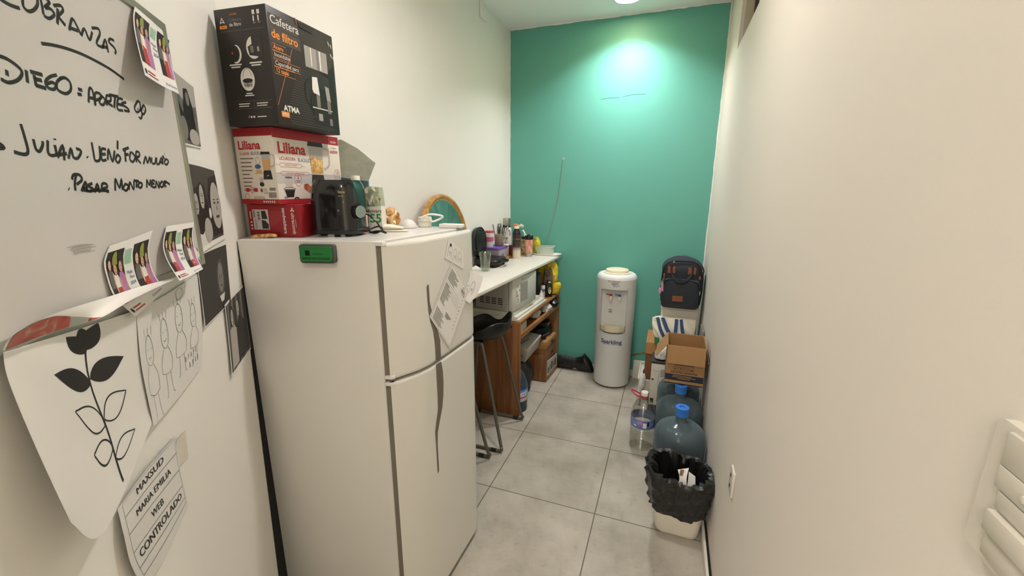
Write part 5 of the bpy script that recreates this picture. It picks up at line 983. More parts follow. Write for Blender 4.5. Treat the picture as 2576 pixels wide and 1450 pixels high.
# large white thermos
cc = (-1.342, 3.50, ZB)
t = cylthing('thermos', 'large white thermos with a brushed steel cup lid', 'thermos', cc, [('body', [(.0, 0), (.041, 0), (.043, .004), (.043, .205), (.041, .222), (.034, .232), (.0, .232)], mat('thermos_white', '#e0dcd6', .4)), ('collar', [(.034, .232), (.0345, .233), (.0345, .246), (.0, .247)], M_BLACKP), ('cup_lid', [(.033, .246), (.0335, .248), (.0335, .298), (.031, .308), (.027, .311), (.0, .312)], M_STEEL)])
b = MB(); b.tube([(cc[0]+.03, cc[1]-.032, ZB+.215), (cc[0]+.045, cc[1]-.04, ZB+.2), (cc[0]+.047, cc[1]-.04, ZB+.17), (cc[0]+.042, cc[1]-.035, ZB+.165)], .003, M_BLACKP, 6); b.build('handle', t)
b = MB(); e0 = V((-1.385, 3.43, ZB)); b.tube([e0, e0+V((0, 0, .17))], .0035, M_STEEL, 8, 0); b.tube([e0+V((0, 0, .17)), e0+V((0, 0, .19)), e0+V((0, 0, .22)), e0+V((0, 0, .25)), e0+V((0, 0, .262))], lambda u: .0035+.0145*math.sin(math.pi*min(.97, u)), M_STEEL, 10, 4); tag(b.build('serving_spoon', origin=e0), 'tall steel serving spoon standing left of the white thermos', 'spoon')
# spray can behind bottles
t = cylthing('spray_bottle', 'slim cream bottle with an orange nozzle between the thermos and the brown bottle', 'bottle', (-1.275, 3.595, ZC+.0005), [('body', [(.0, 0), (.02, 0), (.021, .003), (.021, .215), (.013, .228), (.0, .229)], mat('bottle_cream', '#c9c08c', .4)), ('neck_cap', [(.012, .228), (.012, .24), (.0, .241)], mat('cap_ivory', '#e2d9bd', .4))], n=24)
b = MB(); b.box((-1.293, 3.59, ZC+.258), (.035, .03, .036), mat('nozzle_orange', '#e58560', .4), bevel=.004); b.build('nozzle', t)
b = MB(); b.box((-1.243, 3.585, ZC+.258), (.06, .02, .02), mat('cap_ivory', '#e2d9bd', .4), bevel=.003); b.box((-1.235, 3.585, ZC+.271), (.02, .014, .01), mat('cap_ivory', '#e2d9bd', .4), bevel=.002); b.build('trigger', t)
cc = (-1.2655, 3.425, ZB); cylthing('mate_cup', 'maroon insulated cup left of the brown and cream bottle', 'cup', cc, [('body', [(.0, 0), (.025, 0), (.028, .004), (.0295, .04), (.027, .082), (.0255, .085), (.024, .082), (.026, .04), (.0, .035)], mat('maroon_enamel', '#5a2522', .4)), ('straw', [(.002, .03), (.002, .115), (.0, .115)], M_STEEL)], n=28)
cc = (-1.206, 3.381, ZC+.0005)
cylthing('drink_bottle', 'tall bottle fading from dark brown to cream with a black shoulder', 'bottle', cc, [('body', [(.0, 0), (.033, 0), (.0345, .004), (.0345, .218), (.0, .218)], grad_mat('ombre_enamel', [(.0, '#ddd3b4'), (.30, '#d9ceb6'), (.40, '#a1908a'), (.48, '#4a3230'), (1.0, '#43292a')], 0, .218)), ('band', [(.0348, .166), (.0352, .168), (.0348, .170)], M_STEEL), ('shoulder', [(.0345, .208), (.0352, .212), (.0345, .216), (.033, .22), (.027, .235), (.024, .24), (.024, .252), (.0, .253)], M_BLACKP), ('lid', [(.0225, .253), (.0225, .266), (.016, .272), (.0, .273)], mat('cap_ivory', '#e2d9bd', .4))], n=36)
cc = (-1.142, 3.523, ZC+.0005)
cylthing('travel_tumbler', 'coral marbled travel tumbler with a black lid and steel base', 'tumbler', cc, [('base_ring', [(.0, 0), (.031, 0), (.0325, .003), (.0332, .03), (.0, .03)], M_STEEL), ('body', [(.0332, .03), (.0335, .031), (.0365, .15), (.0, .15)], mix_mat('coral_marble', [(.32, '#c0674f'), (.5, '#d99a83'), (.62, '#e3c0b0'), (.72, '#cf7f66')], 14, .35, 3.0, 3, (1, 1, .45))), ('lid', [(.0368, .15), (.0378, .152), (.0378, .18), (.035, .184), (.0, .185)], M_BLACKP), ('sip_flap', [(.016, .185), (.016, .19), (.012, .194), (.0, .194)], M_BLACKP)], n=36)
# jar with cream label, white scoop, yellow-green bag
cc = (-1.205, 3.60, ZC+.0005); cylthing('label_jar', 'jar with a yellowish printed label behind the coral tumbler', 'jar', cc, [('body', [(.0, 0), (.034, 0), (.036, .004), (.036, .13), (.03, .142), (.0, .143)], mix_mat('jar_label', [(.35, '#4f4434'), (.47, '#a58a3c'), (.55, '#c9bb8a'), (.7, '#8f8a70')], 22, .5)), ('lid', [(.031, .143), (.032, .145), (.032, .165), (.0, .166)], M_CUTL)], n=28)
t = thing('coffee_scoop', 'white plastic scoop lying on top of the label jar', 'scoop', (-1.185, 3.57, ZC+.167)); M_SCOOP = mat('scoop_white', '#eae6de', .4)
b = MB(); b.tube([(-1.20, 3.58, ZC+.174), (-1.17, 3.56, ZC+.178), (-1.13, 3.545, ZC+.186)], lambda u: .011-.005*u, M_SCOOP, 8); b.build('bowl', t)
b = MB(); b.tube([(-1.195, 3.58, ZC+.18), (-1.205, 3.585, ZC+.2), (-1.222, 3.59, ZC+.222)], lambda u: .005+.003*u, M_SCOOP, 8); b.build('handle', t)
b = crumple('y', (-1.105, 3.645, ZC+.0005), (.035, .03, .088), mix_mat('yellow_green_film', [(.35, '#5e7f1e'), (.5, '#c2b41c'), (.7, '#d9cc3a')], 18, .3), 8, .12, 3, None, .15); tag(b.build('tea_bag_pack', origin=(-1.105, 3.645, ZC)), 'yellow-green bag of tea standing behind the coral tumbler', 'bag')
# tray with clear container
b = MB(); tp = [(-1.115, 3.605), (-.935, 3.60), (-.897, 3.615), (-.88, 3.65), (-.885, 3.69), (-.93, 3.722), (-1.10, 3.722), (-1.125, 3.69), (-1.128, 3.63)]
q = [(p.x, p.y) for p in catmull([(x, y, 0) for x, y in tp], 5, True)]; mx_, my_ = -1.0, 3.663
b.loft([[V((mx_+(x-mx_)*k, my_+(y-my_)*k, ZC+.0005+z)) for x, y in q] for z, k in ((0, .88), (.003, .9), (.012, 1.0), (.0135, 1.0), (.0135, .97), (.005, .88))], mat('tray_white', '#e2ddcf', .3)); tag(b.build('serving_tray', origin=(-1.0, 3.663, ZC)), 'white oval tray at the far end of the counter under the clear container', 'tray')
t = thing('clear_container', 'clear square plastic container with a handle lip on the white tray', 'container', (-1.045, 3.665, ZC+.0065)); M_CLEARC = clear_mat('clear_polypropylene', '#eef4ea', .15, 1.4, .55)
kx_, ky_ = -1.035, 3.663; zz = ZC+.0065
b = MB(); rr = rrect(.165, .10, .025, 5); b.loft([[V((kx_+p[0]*k, ky_+p[1]*k, zz+z)) for p in rr] for z, k in ((0, .88), (.004, .91), (.03, .95), (.068, 1.0), (.068, .98), (.03, .935), (.005, .89), (.004, .5))], M_CLEARC); b.build('tub', t)
b = MB(); rr2 = rrect(.176, .108, .028, 5); b.loft([[V((kx_+p[0]*k, ky_+p[1]*k, zz+z)) for p in rr2] for z, k in ((.066, .965), (.066, 1.0), (.074, 1.01), (.074, .95), (.066, .95))], mat('rim_milky', '#cfe0d2', .35, trans=.3), cap=False); b.box((kx_-.02, ky_-.056, zz+.06), (.06, .006, .006), mat('rim_milky', '#cfe0d2', .35, trans=.3), bevel=.0015); b.build('rim', t)

# ---------------------------------------------------------------- wooden shelf cabinet
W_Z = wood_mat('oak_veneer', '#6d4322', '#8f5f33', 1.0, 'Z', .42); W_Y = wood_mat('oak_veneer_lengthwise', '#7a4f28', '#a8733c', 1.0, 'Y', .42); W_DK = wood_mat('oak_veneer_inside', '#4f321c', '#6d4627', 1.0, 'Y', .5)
def cabx(y): return -.935+.052*(y-2.70)
CT = .745
t = thing('shelf_cabinet', 'open oak-veneer shelf cabinet under the far half of the counter', 'cabinet', (-1.16, 3.18, 0))
def slab(name, y0, y1, z0, z1, m, inset=0.0, x0=None, bevel=.0015):
    b = MB(); xb = WL+.006 if x0 is None else x0
    lo = [(xb, y0, z0), (cabx(y0)-inset, y0, z0), (cabx(y1)-inset, y1, z0), (xb, y1, z0)]; b.hexa(lo, [(x, y, z1) for x, y, z in lo], m, bevel); return b
s1 = slab('side', 2.70, 2.72, 0.0, CT-.02, W_Z); s1.lathe([(.0, 0), (.006, 0), (.006, .0012), (.0, .002)], M_BLACKP, n=14, X=M.Translation((-1.0, 2.70, .70)) @ M.Rotation(math.radians(90), 4, 'X')); s1.build('side_panel', t)
slab('side', 3.64, 3.66, 0.0, CT-.02, W_Z).build('side_panel', t)
slab('top', 2.70, 3.66, CT-.02, CT, W_Y).build('top_panel', t)
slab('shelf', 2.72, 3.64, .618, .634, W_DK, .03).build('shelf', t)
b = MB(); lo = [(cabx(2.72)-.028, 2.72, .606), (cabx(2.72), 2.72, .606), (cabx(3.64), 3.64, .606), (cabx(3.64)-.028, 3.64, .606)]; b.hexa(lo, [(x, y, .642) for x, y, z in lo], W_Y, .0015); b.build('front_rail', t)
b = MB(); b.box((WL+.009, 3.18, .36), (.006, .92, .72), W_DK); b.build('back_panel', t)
slab('low', 3.32, 3.338, .004, .246, W_Z, -.0).build('low_divider', t)
b = MB(); lo = [(cabx(3.338)-.012, 3.338, .004), (cabx(3.338), 3.338, .004), (cabx(3.64), 3.64, .004), (cabx(3.64)-.012, 3.64, .004)]; b.hexa(lo, [(x, y, .04) for x, y, z in lo], W_Y, .001); b.build('bottom_rail', t)
b = MB(); lo = [(cabx(3.338)-.010, 3.34, .042), (cabx(3.338)-.004, 3.34, .042), (cabx(3.64)-.004, 3.638, .042), (cabx(3.64)-.010, 3.638, .042)]; b.hexa(lo, [(x, y, .185-.1*(y-3.34)) for x, y, z in lo], mat('newsprint', '#b9b4a4', .7))
nf = flat((cabx(3.338)-.0035, 3.34, .042), (.052, 1, 0), (0, 0, 1))
for i in range(5): b.rect(.03+.05*i, .02, .065+.05*i, .075+.01*(i % 3), nf, G3 if i % 2 else G2, .0006)
tag(b.build('newspaper', origin=(cabx(3.338), 3.49, .042)), 'folded newspaper standing behind the low front rail of the cabinet', 'newspaper')
# boards stacked on the cabinet
def board(y0, y1, z0, z1, ins, lab, m):
    b = MB(); lo = [(WL+.02, y0, z0), (cabx(y0)-ins, y0, z0), (cabx(y1)-ins, y1, z0), (WL+.02, y1, z0)]; b.hexa(lo, [(x, y, z1) for x, y, z in lo], m, .0015); tag(b.build('white_board_slab', origin=(-1.1, (y0+y1)/2, z0)), lab, 'board', 'white slabs under the microwave')
M_SLAB = mat('melamine_white', '#d9d5c6', .35, vary=.015)
board(2.702, 3.33, CT+.0005, CT+.0125, .012, 'thin white slab lying directly on the oak cabinet, lowest of three', M_SLAB); board(2.704, 3.30, CT+.013, CT+.031, .024, 'middle white slab of the three under the microwave', M_SLAB); board(2.706, 3.25, CT+.0315, CT+.062, .05, 'thickest white slab right under the microwave', M_SLAB)
# microwave
c = Carton(-.985, 2.688, CT+.067, -6.6, .306, .405, .236)
t = thing('microwave_oven', 'white microwave oven under the counter', 'microwave', c.ctr)
M_MW = mat('microwave_white', '#cfcdc3', .35); M_MWG = mat('microwave_grey', '#b4b1a8', .4)
b = MB(); bk = .035; fro = c.bk; lw = -c.l
F = c.left   # vent side; faces the viewer
def mwc(a0, a1, d0, d1, z0, z1):   # a along left edge from back-left, d depth from near side
    pts = [c.n+c.l*(c.w-a0)+c.bk*d0, c.n+c.l*(c.w-a1)+c.bk*d0, c.n+c.l*(c.w-a1)+c.bk*d1, c.n+c.l*(c.w-a0)+c.bk*d1]
    return [p+V((0, 0, z0)) for p in pts], [p+V((0, 0, z1)) for p in pts]
b.hexa(*mwc(0, .268, .0, .405, 0, c.h), M_MWG, .003)
for r_ in range(4):
    for k in range(4): b.rect(.035+.05*k, .045+.0135*r_, .073+.05*k, .0515+.0135*r_, F, M_SLOT, .0006)
b.stroke([(.225, .03), (.225, .2), (.01, .2)], .0015, F, mat('panel_line', '#8f8c84', .5), .0005, 0); b.build('housing', t)
b = MB(); b.hexa(*mwc(.271, .306, .001, .404, .002, c.h-.002), M_MW, .004)
Rf = c.right; b.stroke(rrect(.17, .14, .004, 2, .16, .115), .002, Rf, M_MWG, .0006, 0, True)
b.text('UCA', Rf, G2, .16, .212, .016, .0006, bold=.02); b.build('door', t)
b = MB(); b.rect(.075, .046, .245, .185, Rf, mat('mw_window_grey', '#a19e94', .25), .0007); b.build('window', t)
b = MB(); b.rect(.052, .045, .118, .188, Rf, M_PAPER, .001); lines(b, Rf, .058, .18, 3, .008, .03, .045, .003, G3, .0014); lines(b, Rf, .058, .085, 5, .008, .03, .05, .003, G3, .0014)
for i, cc_ in enumerate(('#4d9a4f', '#b9c04a', '#e0b040', '#c2452f')): b.rect(.056, .135-.012*i, .068+.006*i, .145-.012*i, Rf, mat('energy_'+('green', 'lime', 'amber', 'red')[i], cc_, .5), .0014)
b.poly(ell(.107, .14, .006, .008, 12), Rf, G2, .0014); b.build('energy_label', t)
for (a, d) in ((.03, .03), (.25, .03), (.03, .37), (.25, .37)):
    b = MB(); p = c.n+c.l*(c.w-a)+c.bk*d; b.lathe([(.011, -.0045), (.011, .001)], M_BLACKP, p, 12); b.build('foot', t)
# things at the far end of the cabinet top
ZK = CT+.0006
t = thing('cleaner_bottle', 'black cleaner bottle with a printed oval label on the cabinet top', 'bottle', (-.935, 3.46, ZK)); cc = (-.935, 3.46, ZK)
b = MB(); X = M.Translation(cc) @ M.Rotation(math.radians(35), 4, 'Z'); b.loft([[V((p[0]*k, p[1]*k, z)) for p in rrect(.062, .036, .014, 4)] for z, k in ((0, .95), (.004, 1), (.08, 1), (.105, .92), (.12, .6))], M_GLOSSB, X=X)
lf = flat(X @ V((-.03, -.0185, 0)), X.to_3x3() @ V((1, 0, 0)), (0, 0, 1)); b.poly(ell(.032, .06, .016, .032, 18), lf, mat('label_olive', '#8f8a5c', .5), .001); b.poly(ell(.032, .048, .011, .017, 14), lf, P_WHITE, .0014); b.poly(ell(.032, .05, .005, .009, 10), lf, P_RED, .0018); b.build('body', t)
b = MB(); b.loft([[V((p[0]*k, p[1]*k, z)) for p in rrect(.026, .024, .006, 3)] for z, k in ((.118, 1), (.142, 1), (.147, .8))], M_BLACKP, X=X); b.box((0, -.013, .132), (.02, .002, .012), P_WHITE, X=X); b.build('cap', t)
cc = (-.977, 3.418, ZK); cylthing('cleaning_jar', 'small white bottle with a blue band left of the black cleaner bottle', 'bottle', cc, [('body', [(.0, 0), (.019, 0), (.0205, .003), (.0205, .082), (.0, .083)], grad_mat('blue_white_label', [(.0, '#cfcac0'), (.55, '#cfcac0'), (.56, '#c9a59c'), (.66, '#c9a59c'), (.68, '#3f6d9a'), (.92, '#3f6d9a'), (.94, '#d8d4ca')], 0, .083)), ('cap', [(.0195, .083), (.0195, .1), (.018, .106), (.0, .107)], mat('cap_white', '#dcd8cf', .4))], n=24)
cc = (-1.032, 3.475, ZK); cylthing('water_bottle', 'clear plastic bottle with a dark blue cap behind the microwave', 'bottle', cc, [('body', [(.0, 0), (.024, 0), (.026, .004), (.026, .14), (.012, .18), (.012, .188), (.0, .188)], clear_mat('smoky_plastic', '#8d9088', .1, 1.4, .6)), ('cap', [(.0145, .186), (.0145, .206), (.0, .207)], mat('cap_navy', '#27357a', .4))], n=24)
cc = (-.962, 3.522, ZK); b = MB(); b.loft([[V((p[0]*k, p[1]*k, z)) for p in rrect(.08, .036, .012, 4)] for z, k in ((0, .9), (.005, 1), (.12, 1.0), (.2, .9), (.225, .86), (.23, .8))], mix_mat('brown_pouch', [(.32, '#3a2c22'), (.5, '#6b5a48'), (.68, '#8a7a68')], 14, .5), X=M.Translation(cc) @ M.Rotation(math.radians(30), 4, 'Z')); tag(b.build('coffee_pouch', origin=cc), 'brown coffee pouch behind the black cleaner bottle', 'pouch')
b = MB(); b.prism([(0, 0), (.055, 0), (.02, .085)], flat((-1.0, 3.335, CT+.0008), (.8, .6, 0), (.1, .15, 1)), 0, .02, M_PAPER); tag(b.build('folded_card', origin=(-1.0, 3.335, CT)), 'small white folded card leaning between the microwave and the bottles', 'card')
# yellow shopping bag
t = thing('yellow_bag', 'crumpled yellow plastic shopping bag at the far end of the cabinet top', 'bag', (-.975, 3.58, ZK)); M_YEL = mix_mat('yellow_plastic', [(.3, '#a98d10'), (.5, '#d6bd1b'), (.7, '#e8d545')], 16, .32, 2.0, 3, bump=.6)
r = random.Random(4)
def lump(rings, m, n=22, seed=1, amp=.12):
    q = random.Random(seed); out = []
    ph = [q.uniform(0, 6.28) for _ in range(6)]
    for (cx_, cy_, z, rx, ry) in rings:
        ring = []
        for i in range(n):
            a = 2*math.pi*i/n; k = 1+amp*(.5*math.sin(3*a+ph[0]+z*30)+.35*math.sin(7*a+ph[1]-z*55)+.3*q.uniform(-1, 1)); ring.append(V((cx_+rx*k*math.cos(a), cy_+ry*k*math.sin(a), z)))
        out.append(ring)
    b = MB(); b.loft(out, m); return b
b = lump([(-1.02, 3.60, ZK, .04, .02), (-1.01, 3.607, ZK+.02, .085, .026), (-1.0, 3.608, ZK+.12, .1, .028), (-.99, 3.61, ZK+.24, .095, .026), (-1.0, 3.61, ZK+.295, .07, .02), (-1.0, 3.61, ZK+.3, .02, .008)], M_YEL, 26, 3); b.build('bag_body', t)
b = lump([(-.925, 3.56, ZK, .012, .012), (-.91, 3.555, ZK+.012, .036, .028), (-.895, 3.55, ZK+.06, .042, .032), (-.885, 3.55, ZK+.1, .036, .026), (-.87, 3.55, ZK+.115, .012, .01)], M_YEL, 22, 9, .16); b.build('bag_handle', t)
b = MB(); hf = flat((-.955, 3.575, ZK), (.7, .2, 0), (0, 0, 1)); b.tube([(-.93, 3.57, ZK+.1), (-.915, 3.565, ZK+.15), (-.93, 3.57, ZK+.2), (-.95, 3.58, ZK+.24)], lambda u: .02-.006*u, M_YEL, 8); b.tube([(-.903, 3.55, ZK+.135), (-.905, 3.548, ZK+.16), (-.915, 3.55, ZK+.175)], .006, P_WHITE, 6); b.poly(ell(0, 0, .009, .008, 10), flat((-.906, 3.548, ZK+.17), (.9, -.4, 0), (0, 0, 1)), G1, .004); b.build('bag_fold', t)
# inside the cabinet
M_FILMW = mix_mat('white_thin_film', [(.35, '#a8a298'), (.55, '#d3cec4'), (.7, '#e2ddd4')], 20, .3, 2.0, 4, bump=.7)
b = lump([(-.985, 3.17, .6345, .02, .02), (-.975, 3.17, .645, .045, .05), (-.965, 3.18, .68, .042, .05), (-.97, 3.2, .71, .022, .03), (-.97, 3.2, .716, .006, .008)], M_FILMW, 20, 5, .18); tag(b.build('plastic_bag', origin=(-.975, 3.17, .6345)), 'crumpled white plastic bag on the cabinet shelf nearer the microwave', 'bag', 'crumpled white bags on the cabinet shelf')
b = lump([(-.955, 3.37, .6345, .02, .02), (-.945, 3.37, .645, .05, .05), (-.935, 3.38, .675, .05, .055), (-.945, 3.39, .71, .028, .03), (-.945, 3.39, .718, .006, .008)], M_FILMW, 20, 6, .18); tag(b.build('plastic_bag', origin=(-.945, 3.37, .6345)), 'crumpled white plastic bag on the cabinet shelf nearer the teal wall', 'bag', 'crumpled white bags on the cabinet shelf')
M_BAGB = mix_mat('black_bag_film', [(.3, '#0d0c0b'), (.6, '#1d1b19'), (.8, '#34312d')], 14, .32, 2.0, 3, bump=.6)
b = lump([(-.95, 3.54, .6345, .03, .03), (-.93, 3.53, .65, .06, .06), (-.92, 3.53, .685, .062, .065), (-.93, 3.54, .712, .04, .05), (-.93, 3.54, .72, .006, .008)], M_BAGB, 22, 7, .16); tag(b.build('black_bag', origin=(-.93, 3.53, .6345)), 'crumpled black plastic bag at the far end of the cabinet shelf', 'bag')
b = MB(); b.box((-1.03, 2.83, .666), (.16, .14, .062), mat('small_carton_white', '#bdb8ab', .5), bevel=.002); tag(b.build('small_carton', origin=(-1.03, 2.83, .6345)), 'small white carton at the near end of the cabinet shelf', 'box')
# archive box
t = thing('archive_box', 'brown cardboard archive box with a cut-out handle in the lower cabinet', 'box', (-1.1, 3.49, .005))
b = MB(); b.hexa([(-1.34, 3.345, .005), (-.915, 3.345, .005), (-.905, 3.632, .005), (-1.34, 3.632, .005)], [(-1.34, 3.345, .30), (-.915, 3.345, .30), (-.905, 3.632, .30), (-1.34, 3.632, .30)], K_CARDD, .002)
af = flat((-.915, 3.345, .005), (.035, 1, 0), (0, 0, 1)); b.rect(.16, .20, .21, .225, af, M_SLOT, .001); b.stroke([(.10, .12), (.10, .19), (.13, .15), (.13, .21)], .006, af, P_HAIR, .001, 0); b.rect(.15, .15, .25, .165, af, P_HAIR, .001); b.rect(.15, .12, .22, .13, af, P_HAIR, .001); b.build('body', t)
b = MB(); b.hexa([(-1.345, 3.341, .30), (-.911, 3.341, .30), (-.901, 3.634, .30), (-1.345, 3.634, .30)], [(-1.345, 3.341, .365), (-.911, 3.341, .365), (-.901, 3.634, .365), (-1.345, 3.634, .365)], K_CARD, .002); b.rect(.13, .310, .185, .335, af, M_SLOT, .006); b.build('lid', t)
t = thing('black_gadget', 'flat black electronic device with two grey labels on the archive box', 'device', (-1.06, 3.5, .366))
b = MB(); b.hexa([(-1.2, 3.37, .3665), (-.99, 3.37, .3665), (-.925, 3.60, .3665), (-1.2, 3.60, .3665)], [(-1.2, 3.40, .45), (-1.0, 3.40, .45), (-.935, 3.60, .45), (-1.2, 3.60, .45)], M_BLACKP, .006); gf2 = flat((-.985, 3.372, .3665), (.27, .96, 0), (-.05, 0, 1)); b.rect(.04, .02, .15, .034, gf2, G3, .006); b.build('housing', t)
b = MB(); b.box((-1.03, 3.53, .475), (.16, .12, .045), M_BLACKP, X=None, bevel=.006); gf3 = flat((-.949, 3.475, .453), (0, 1, 0), (0, 0, 1)); b.rect(.02, .015, .09, .03, gf3, G4, .001); b.build('upper_box', t)
b = MB(); b.tube([(-1.15, 3.36, .377), (-1.02, 3.375, .379), (-.94, 3.42, .379)], .011, M_BLACKP, 8); b.build('cable', t)
# tilted grey box
o = V((-.985, 2.975, .318)); ax = V((.035, .25, .045)); up = V((.022, -.01, .112)); wd = V((-.2, .015, .015))
t = thing('shoe_box', 'light grey lidded box wedged at a tilt inside the cabinet', 'box', o+wd*.5)
M_SHOE = mat('grey_carton', '#a8a294', .6, vary=.03); M_SHOE2 = mat('grey_carton_lid', '#b3ad9f', .6, vary=.03)
b = MB(); b.hexa([o+wd, o, o+ax, o+ax+wd], [o+wd+up*.6, o+up*.6, o+ax+up*.6, o+ax+wd+up*.6], M_SHOE, .002); sf = flat(o+wd, -wd, up); lines(b, sf, .13, .05, 4, .01, .02, .05, .004, G2, .001); b.build('body', t)
b = MB(); e = up*.6; k1 = -wd.normalized()*.004; k2 = ax.normalized()*.004
b.hexa([o+wd+e-k1-k2, o+e+k1-k2, o+ax+e+k1+k2, o+ax+wd+e-k1+k2], [o+wd+up-k1-k2, o+up+k1-k2, o+ax+up+k1+k2, o+ax+wd+up-k1+k2], M_SHOE2, .002); tf = flat(o+wd+up, -wd, ax); b.text('SARKANY', tf, G2, .118, .085, .036, .0008, rot=72, bold=.01); b.build('lid', t)
b = lump([(-1.10, 3.14, .0005, .05, .06), (-1.09, 3.14, .02, .1, .12), (-1.08, 3.13, .12, .11, .12), (-1.07, 3.11, .22, .1, .1), (-1.08, 3.1, .3, .06, .05), (-1.08, 3.1, .325, .01, .01)], M_BAGB, 24, 12, .14); tag(b.build('black_bag', origin=(-1.09, 3.14, 0)), 'full black bag on the floor inside the cabinet under the tilted grey box', 'bag')
# water jug in the cabinet
M_JUG = mat('jug_blue_plastic', '#5a6770', .12, trans=.55, ior=1.25, spec=.5, vary=.08)
cc = (-1.0, 2.815, 0.0005); t = thing('water_jug', 'bluish water jug with a printed label standing inside the cabinet', 'jug', cc)
b = MB(); b.lathe([(.0, 0), (.075, 0), (.083, .008), (.085, .03), (.082, .045), (.085, .06), (.085, .2), (.078, .25), (.055, .3), (.03, .325), (.022, .335), (.022, .35), (.0, .35)], M_JUG, cc, 36); b.build('body', t)
b = MB(); b.lathe([(.0855, .09), (.0862, .091), (.0862, .185), (.0855, .186)], grad_mat('jug_label', [(.0, '#c9ccd2'), (.28, '#c9ccd2'), (.3, '#b23a3a'), (.4, '#b23a3a'), (.42, '#d5d8dc'), (.78, '#d5d8dc'), (.8, '#4a7fb5'), (1, '#4a7fb5')], .09, .186), cc, 36)
for i, ch in enumerate('IVESS'):
    a = math.radians(-40+13*i); b.text(ch, flat(V(cc)+V((.0862*math.cos(a), .0862*math.sin(a), .148)), (-math.sin(a), math.cos(a), 0), (0, 0, 1)), P_BLUE, 0, 0, .03, .0008, bold=.03, sx=.8)
b.build('label', t)
b = MB(); b.lathe([(.024, .348), (.0245, .35), (.0245, .37), (.0, .372)], mat('cap_sky', '#3d7fc0', .4), cc, 20); b.build('cap', t)

# ---------------------------------------------------------------- bar stools
M_SEAT = mat('stool_black_shell', '#1c1a17', .42, vary=.06, bump=.05); M_TUBE = mat('stool_grey_tube', '#6f6a60', .38, metal=.6)
def make_stool():
    t = thing('bar_stool', 'black bucket-seat bar stool on grey sled legs beside the oak cabinet', 'stool', (-1.10, 2.45, 0), 'black bar stools tucked under the counter')
    b = MB(); cx_, cy_ = -1.10, 2.45; N = 40; inner = []; outer = []
    def rim(a):
        h = .78+.022*math.cos(a)+.062*max(0, math.cos(a-.72))**6+.05*max(0, math.cos(a+.72))**6+.035*max(0, math.cos(a-math.pi*.62))**4-.05*max(0, math.cos(a-1.35))**14
        return h
    levels = []
    for k in range(9):
        q = k/8; ring = []
        for i in range(N):
            a = 2*math.pi*i/N; sq = 1/((abs(math.cos(a))**2.6+abs(math.sin(a))**2.6)**(1/2.6)); rr = .06+.115*math.sin(q*math.pi/2)
            z = .715+(rim(a)-.715)*(q**2.2); ring.append(V((cx_+rr*sq*math.cos(a)*.97, cy_+rr*sq*math.sin(a)*1.03, z)))
        levels.append(ring)
    out = [[v+V((0, 0, -.006))+(V((cx_, cy_, v.z))-v)*-.03 for v in r] for r in levels]
    b.loft(out+[[v.copy() for v in r] for r in levels[::-1]], M_SEAT); b.build('seat', t)
    for sy in (-1, 1):
        yb, yt = 2.45+.211*sy, 2.45+.15*sy
        b = MB(); b.tube([(cx_+.0, yt, .712), (cx_+.042, yt, .706), (cx_+.056, yt+.004*sy, .68), (cx_+.10, yt+.022*sy, .5), (cx_+.19, yb-.01*sy, .08), (cx_+.205, yb, .035), (cx_+.20, yb, .018), (cx_+.175, yb, .011), (cx_, yb, .011), (cx_-.175, yb, .011), (cx_-.20, yb, .018), (cx_-.205, yb, .035), (cx_-.19, yb-.01*sy, .08), (cx_-.14, yt+.03*sy, .5), (cx_-.12, yt+.004*sy, .68), (cx_-.1, yt, .706), (cx_-.04, yt, .712)], .0105, M_TUBE, 10, 5); l = b.build('sled_leg', t)
        for dx in (-.15, .15):
            b = MB(); b.tube([(cx_+dx-.018, yb, .0105), (cx_+dx+.018, yb, .0105)], .0125, M_BLACKP, 10, 0); b.build('floor_glide', l)
    b = MB(); b.box((cx_-.02, cy_, .709), (.13, .3, .012), M_SEAT, bevel=.003); b.build('seat_plate', t)
    b = MB(); b.tube([(cx_+.157, 2.45-.16, .27), (cx_+.157, 2.45+.16, .27)], .0085, M_TUBE, 10, 0); b.build('footrest', t) if False else None
    return t
st = make_stool()
dup(st, (-1.15, 1.948, 0), 0, 'grey-legged bar stool nearer the refrigerator, only its sled foot showing past the door')
# ---------------------------------------------------------------- water cooler
CX, CY, CR = -.373, 3.552, .163
t = thing('water_cooler', 'tall white water cooler standing against the teal wall', 'water cooler', (CX, CY, 0))
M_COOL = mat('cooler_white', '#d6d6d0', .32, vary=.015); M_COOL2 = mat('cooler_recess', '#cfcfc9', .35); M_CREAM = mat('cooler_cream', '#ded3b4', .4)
b = MB()
prof = [(.0, .012), (.146, .012), (.1505, .016), (.1515, .03), (CR-.004, .55), (CR, .9), (CR, .945), (CR-.003, .962), (CR-.012, .975), (.14, .982), (.128, .985), (.122, .984), (.0, .984)]
n = 96; RA0, RA1, RZ0, RZ1 = -132, -48, .49, .868   # recess sector facing the viewer
def rad(z):
    for (r0, z0_), (r1, z1_) in zip(prof, prof[1:]):
        if z0_ <= z <= z1_ and z1_ > z0_: return r0+(r1-r0)*(z-z0_)/(z1_-z0_)
    return prof[-1][0]
zs = sorted(set([p[1] for p in prof]+[RZ0, RZ0+.02, RZ1-.02, RZ1])); zs = [z for z in zs if z <= .945]
def rr_(z): return min(rad(z), 9)
vs = []; fs = []; angs = [2*math.pi*i/n for i in range(n)]
for z in zs:
    for a in angs: vs.append(V((CX+rr_(z)*math.cos(a), CY+rr_(z)*math.sin(a), z)))
def inrec(i, j):
    am = math.degrees(angs[i]+math.pi/n); am = am-360 if am > 180 else am; zm = (zs[j]+zs[j+1])/2
    return RA0 < am < RA1 and RZ0 < zm < RZ1
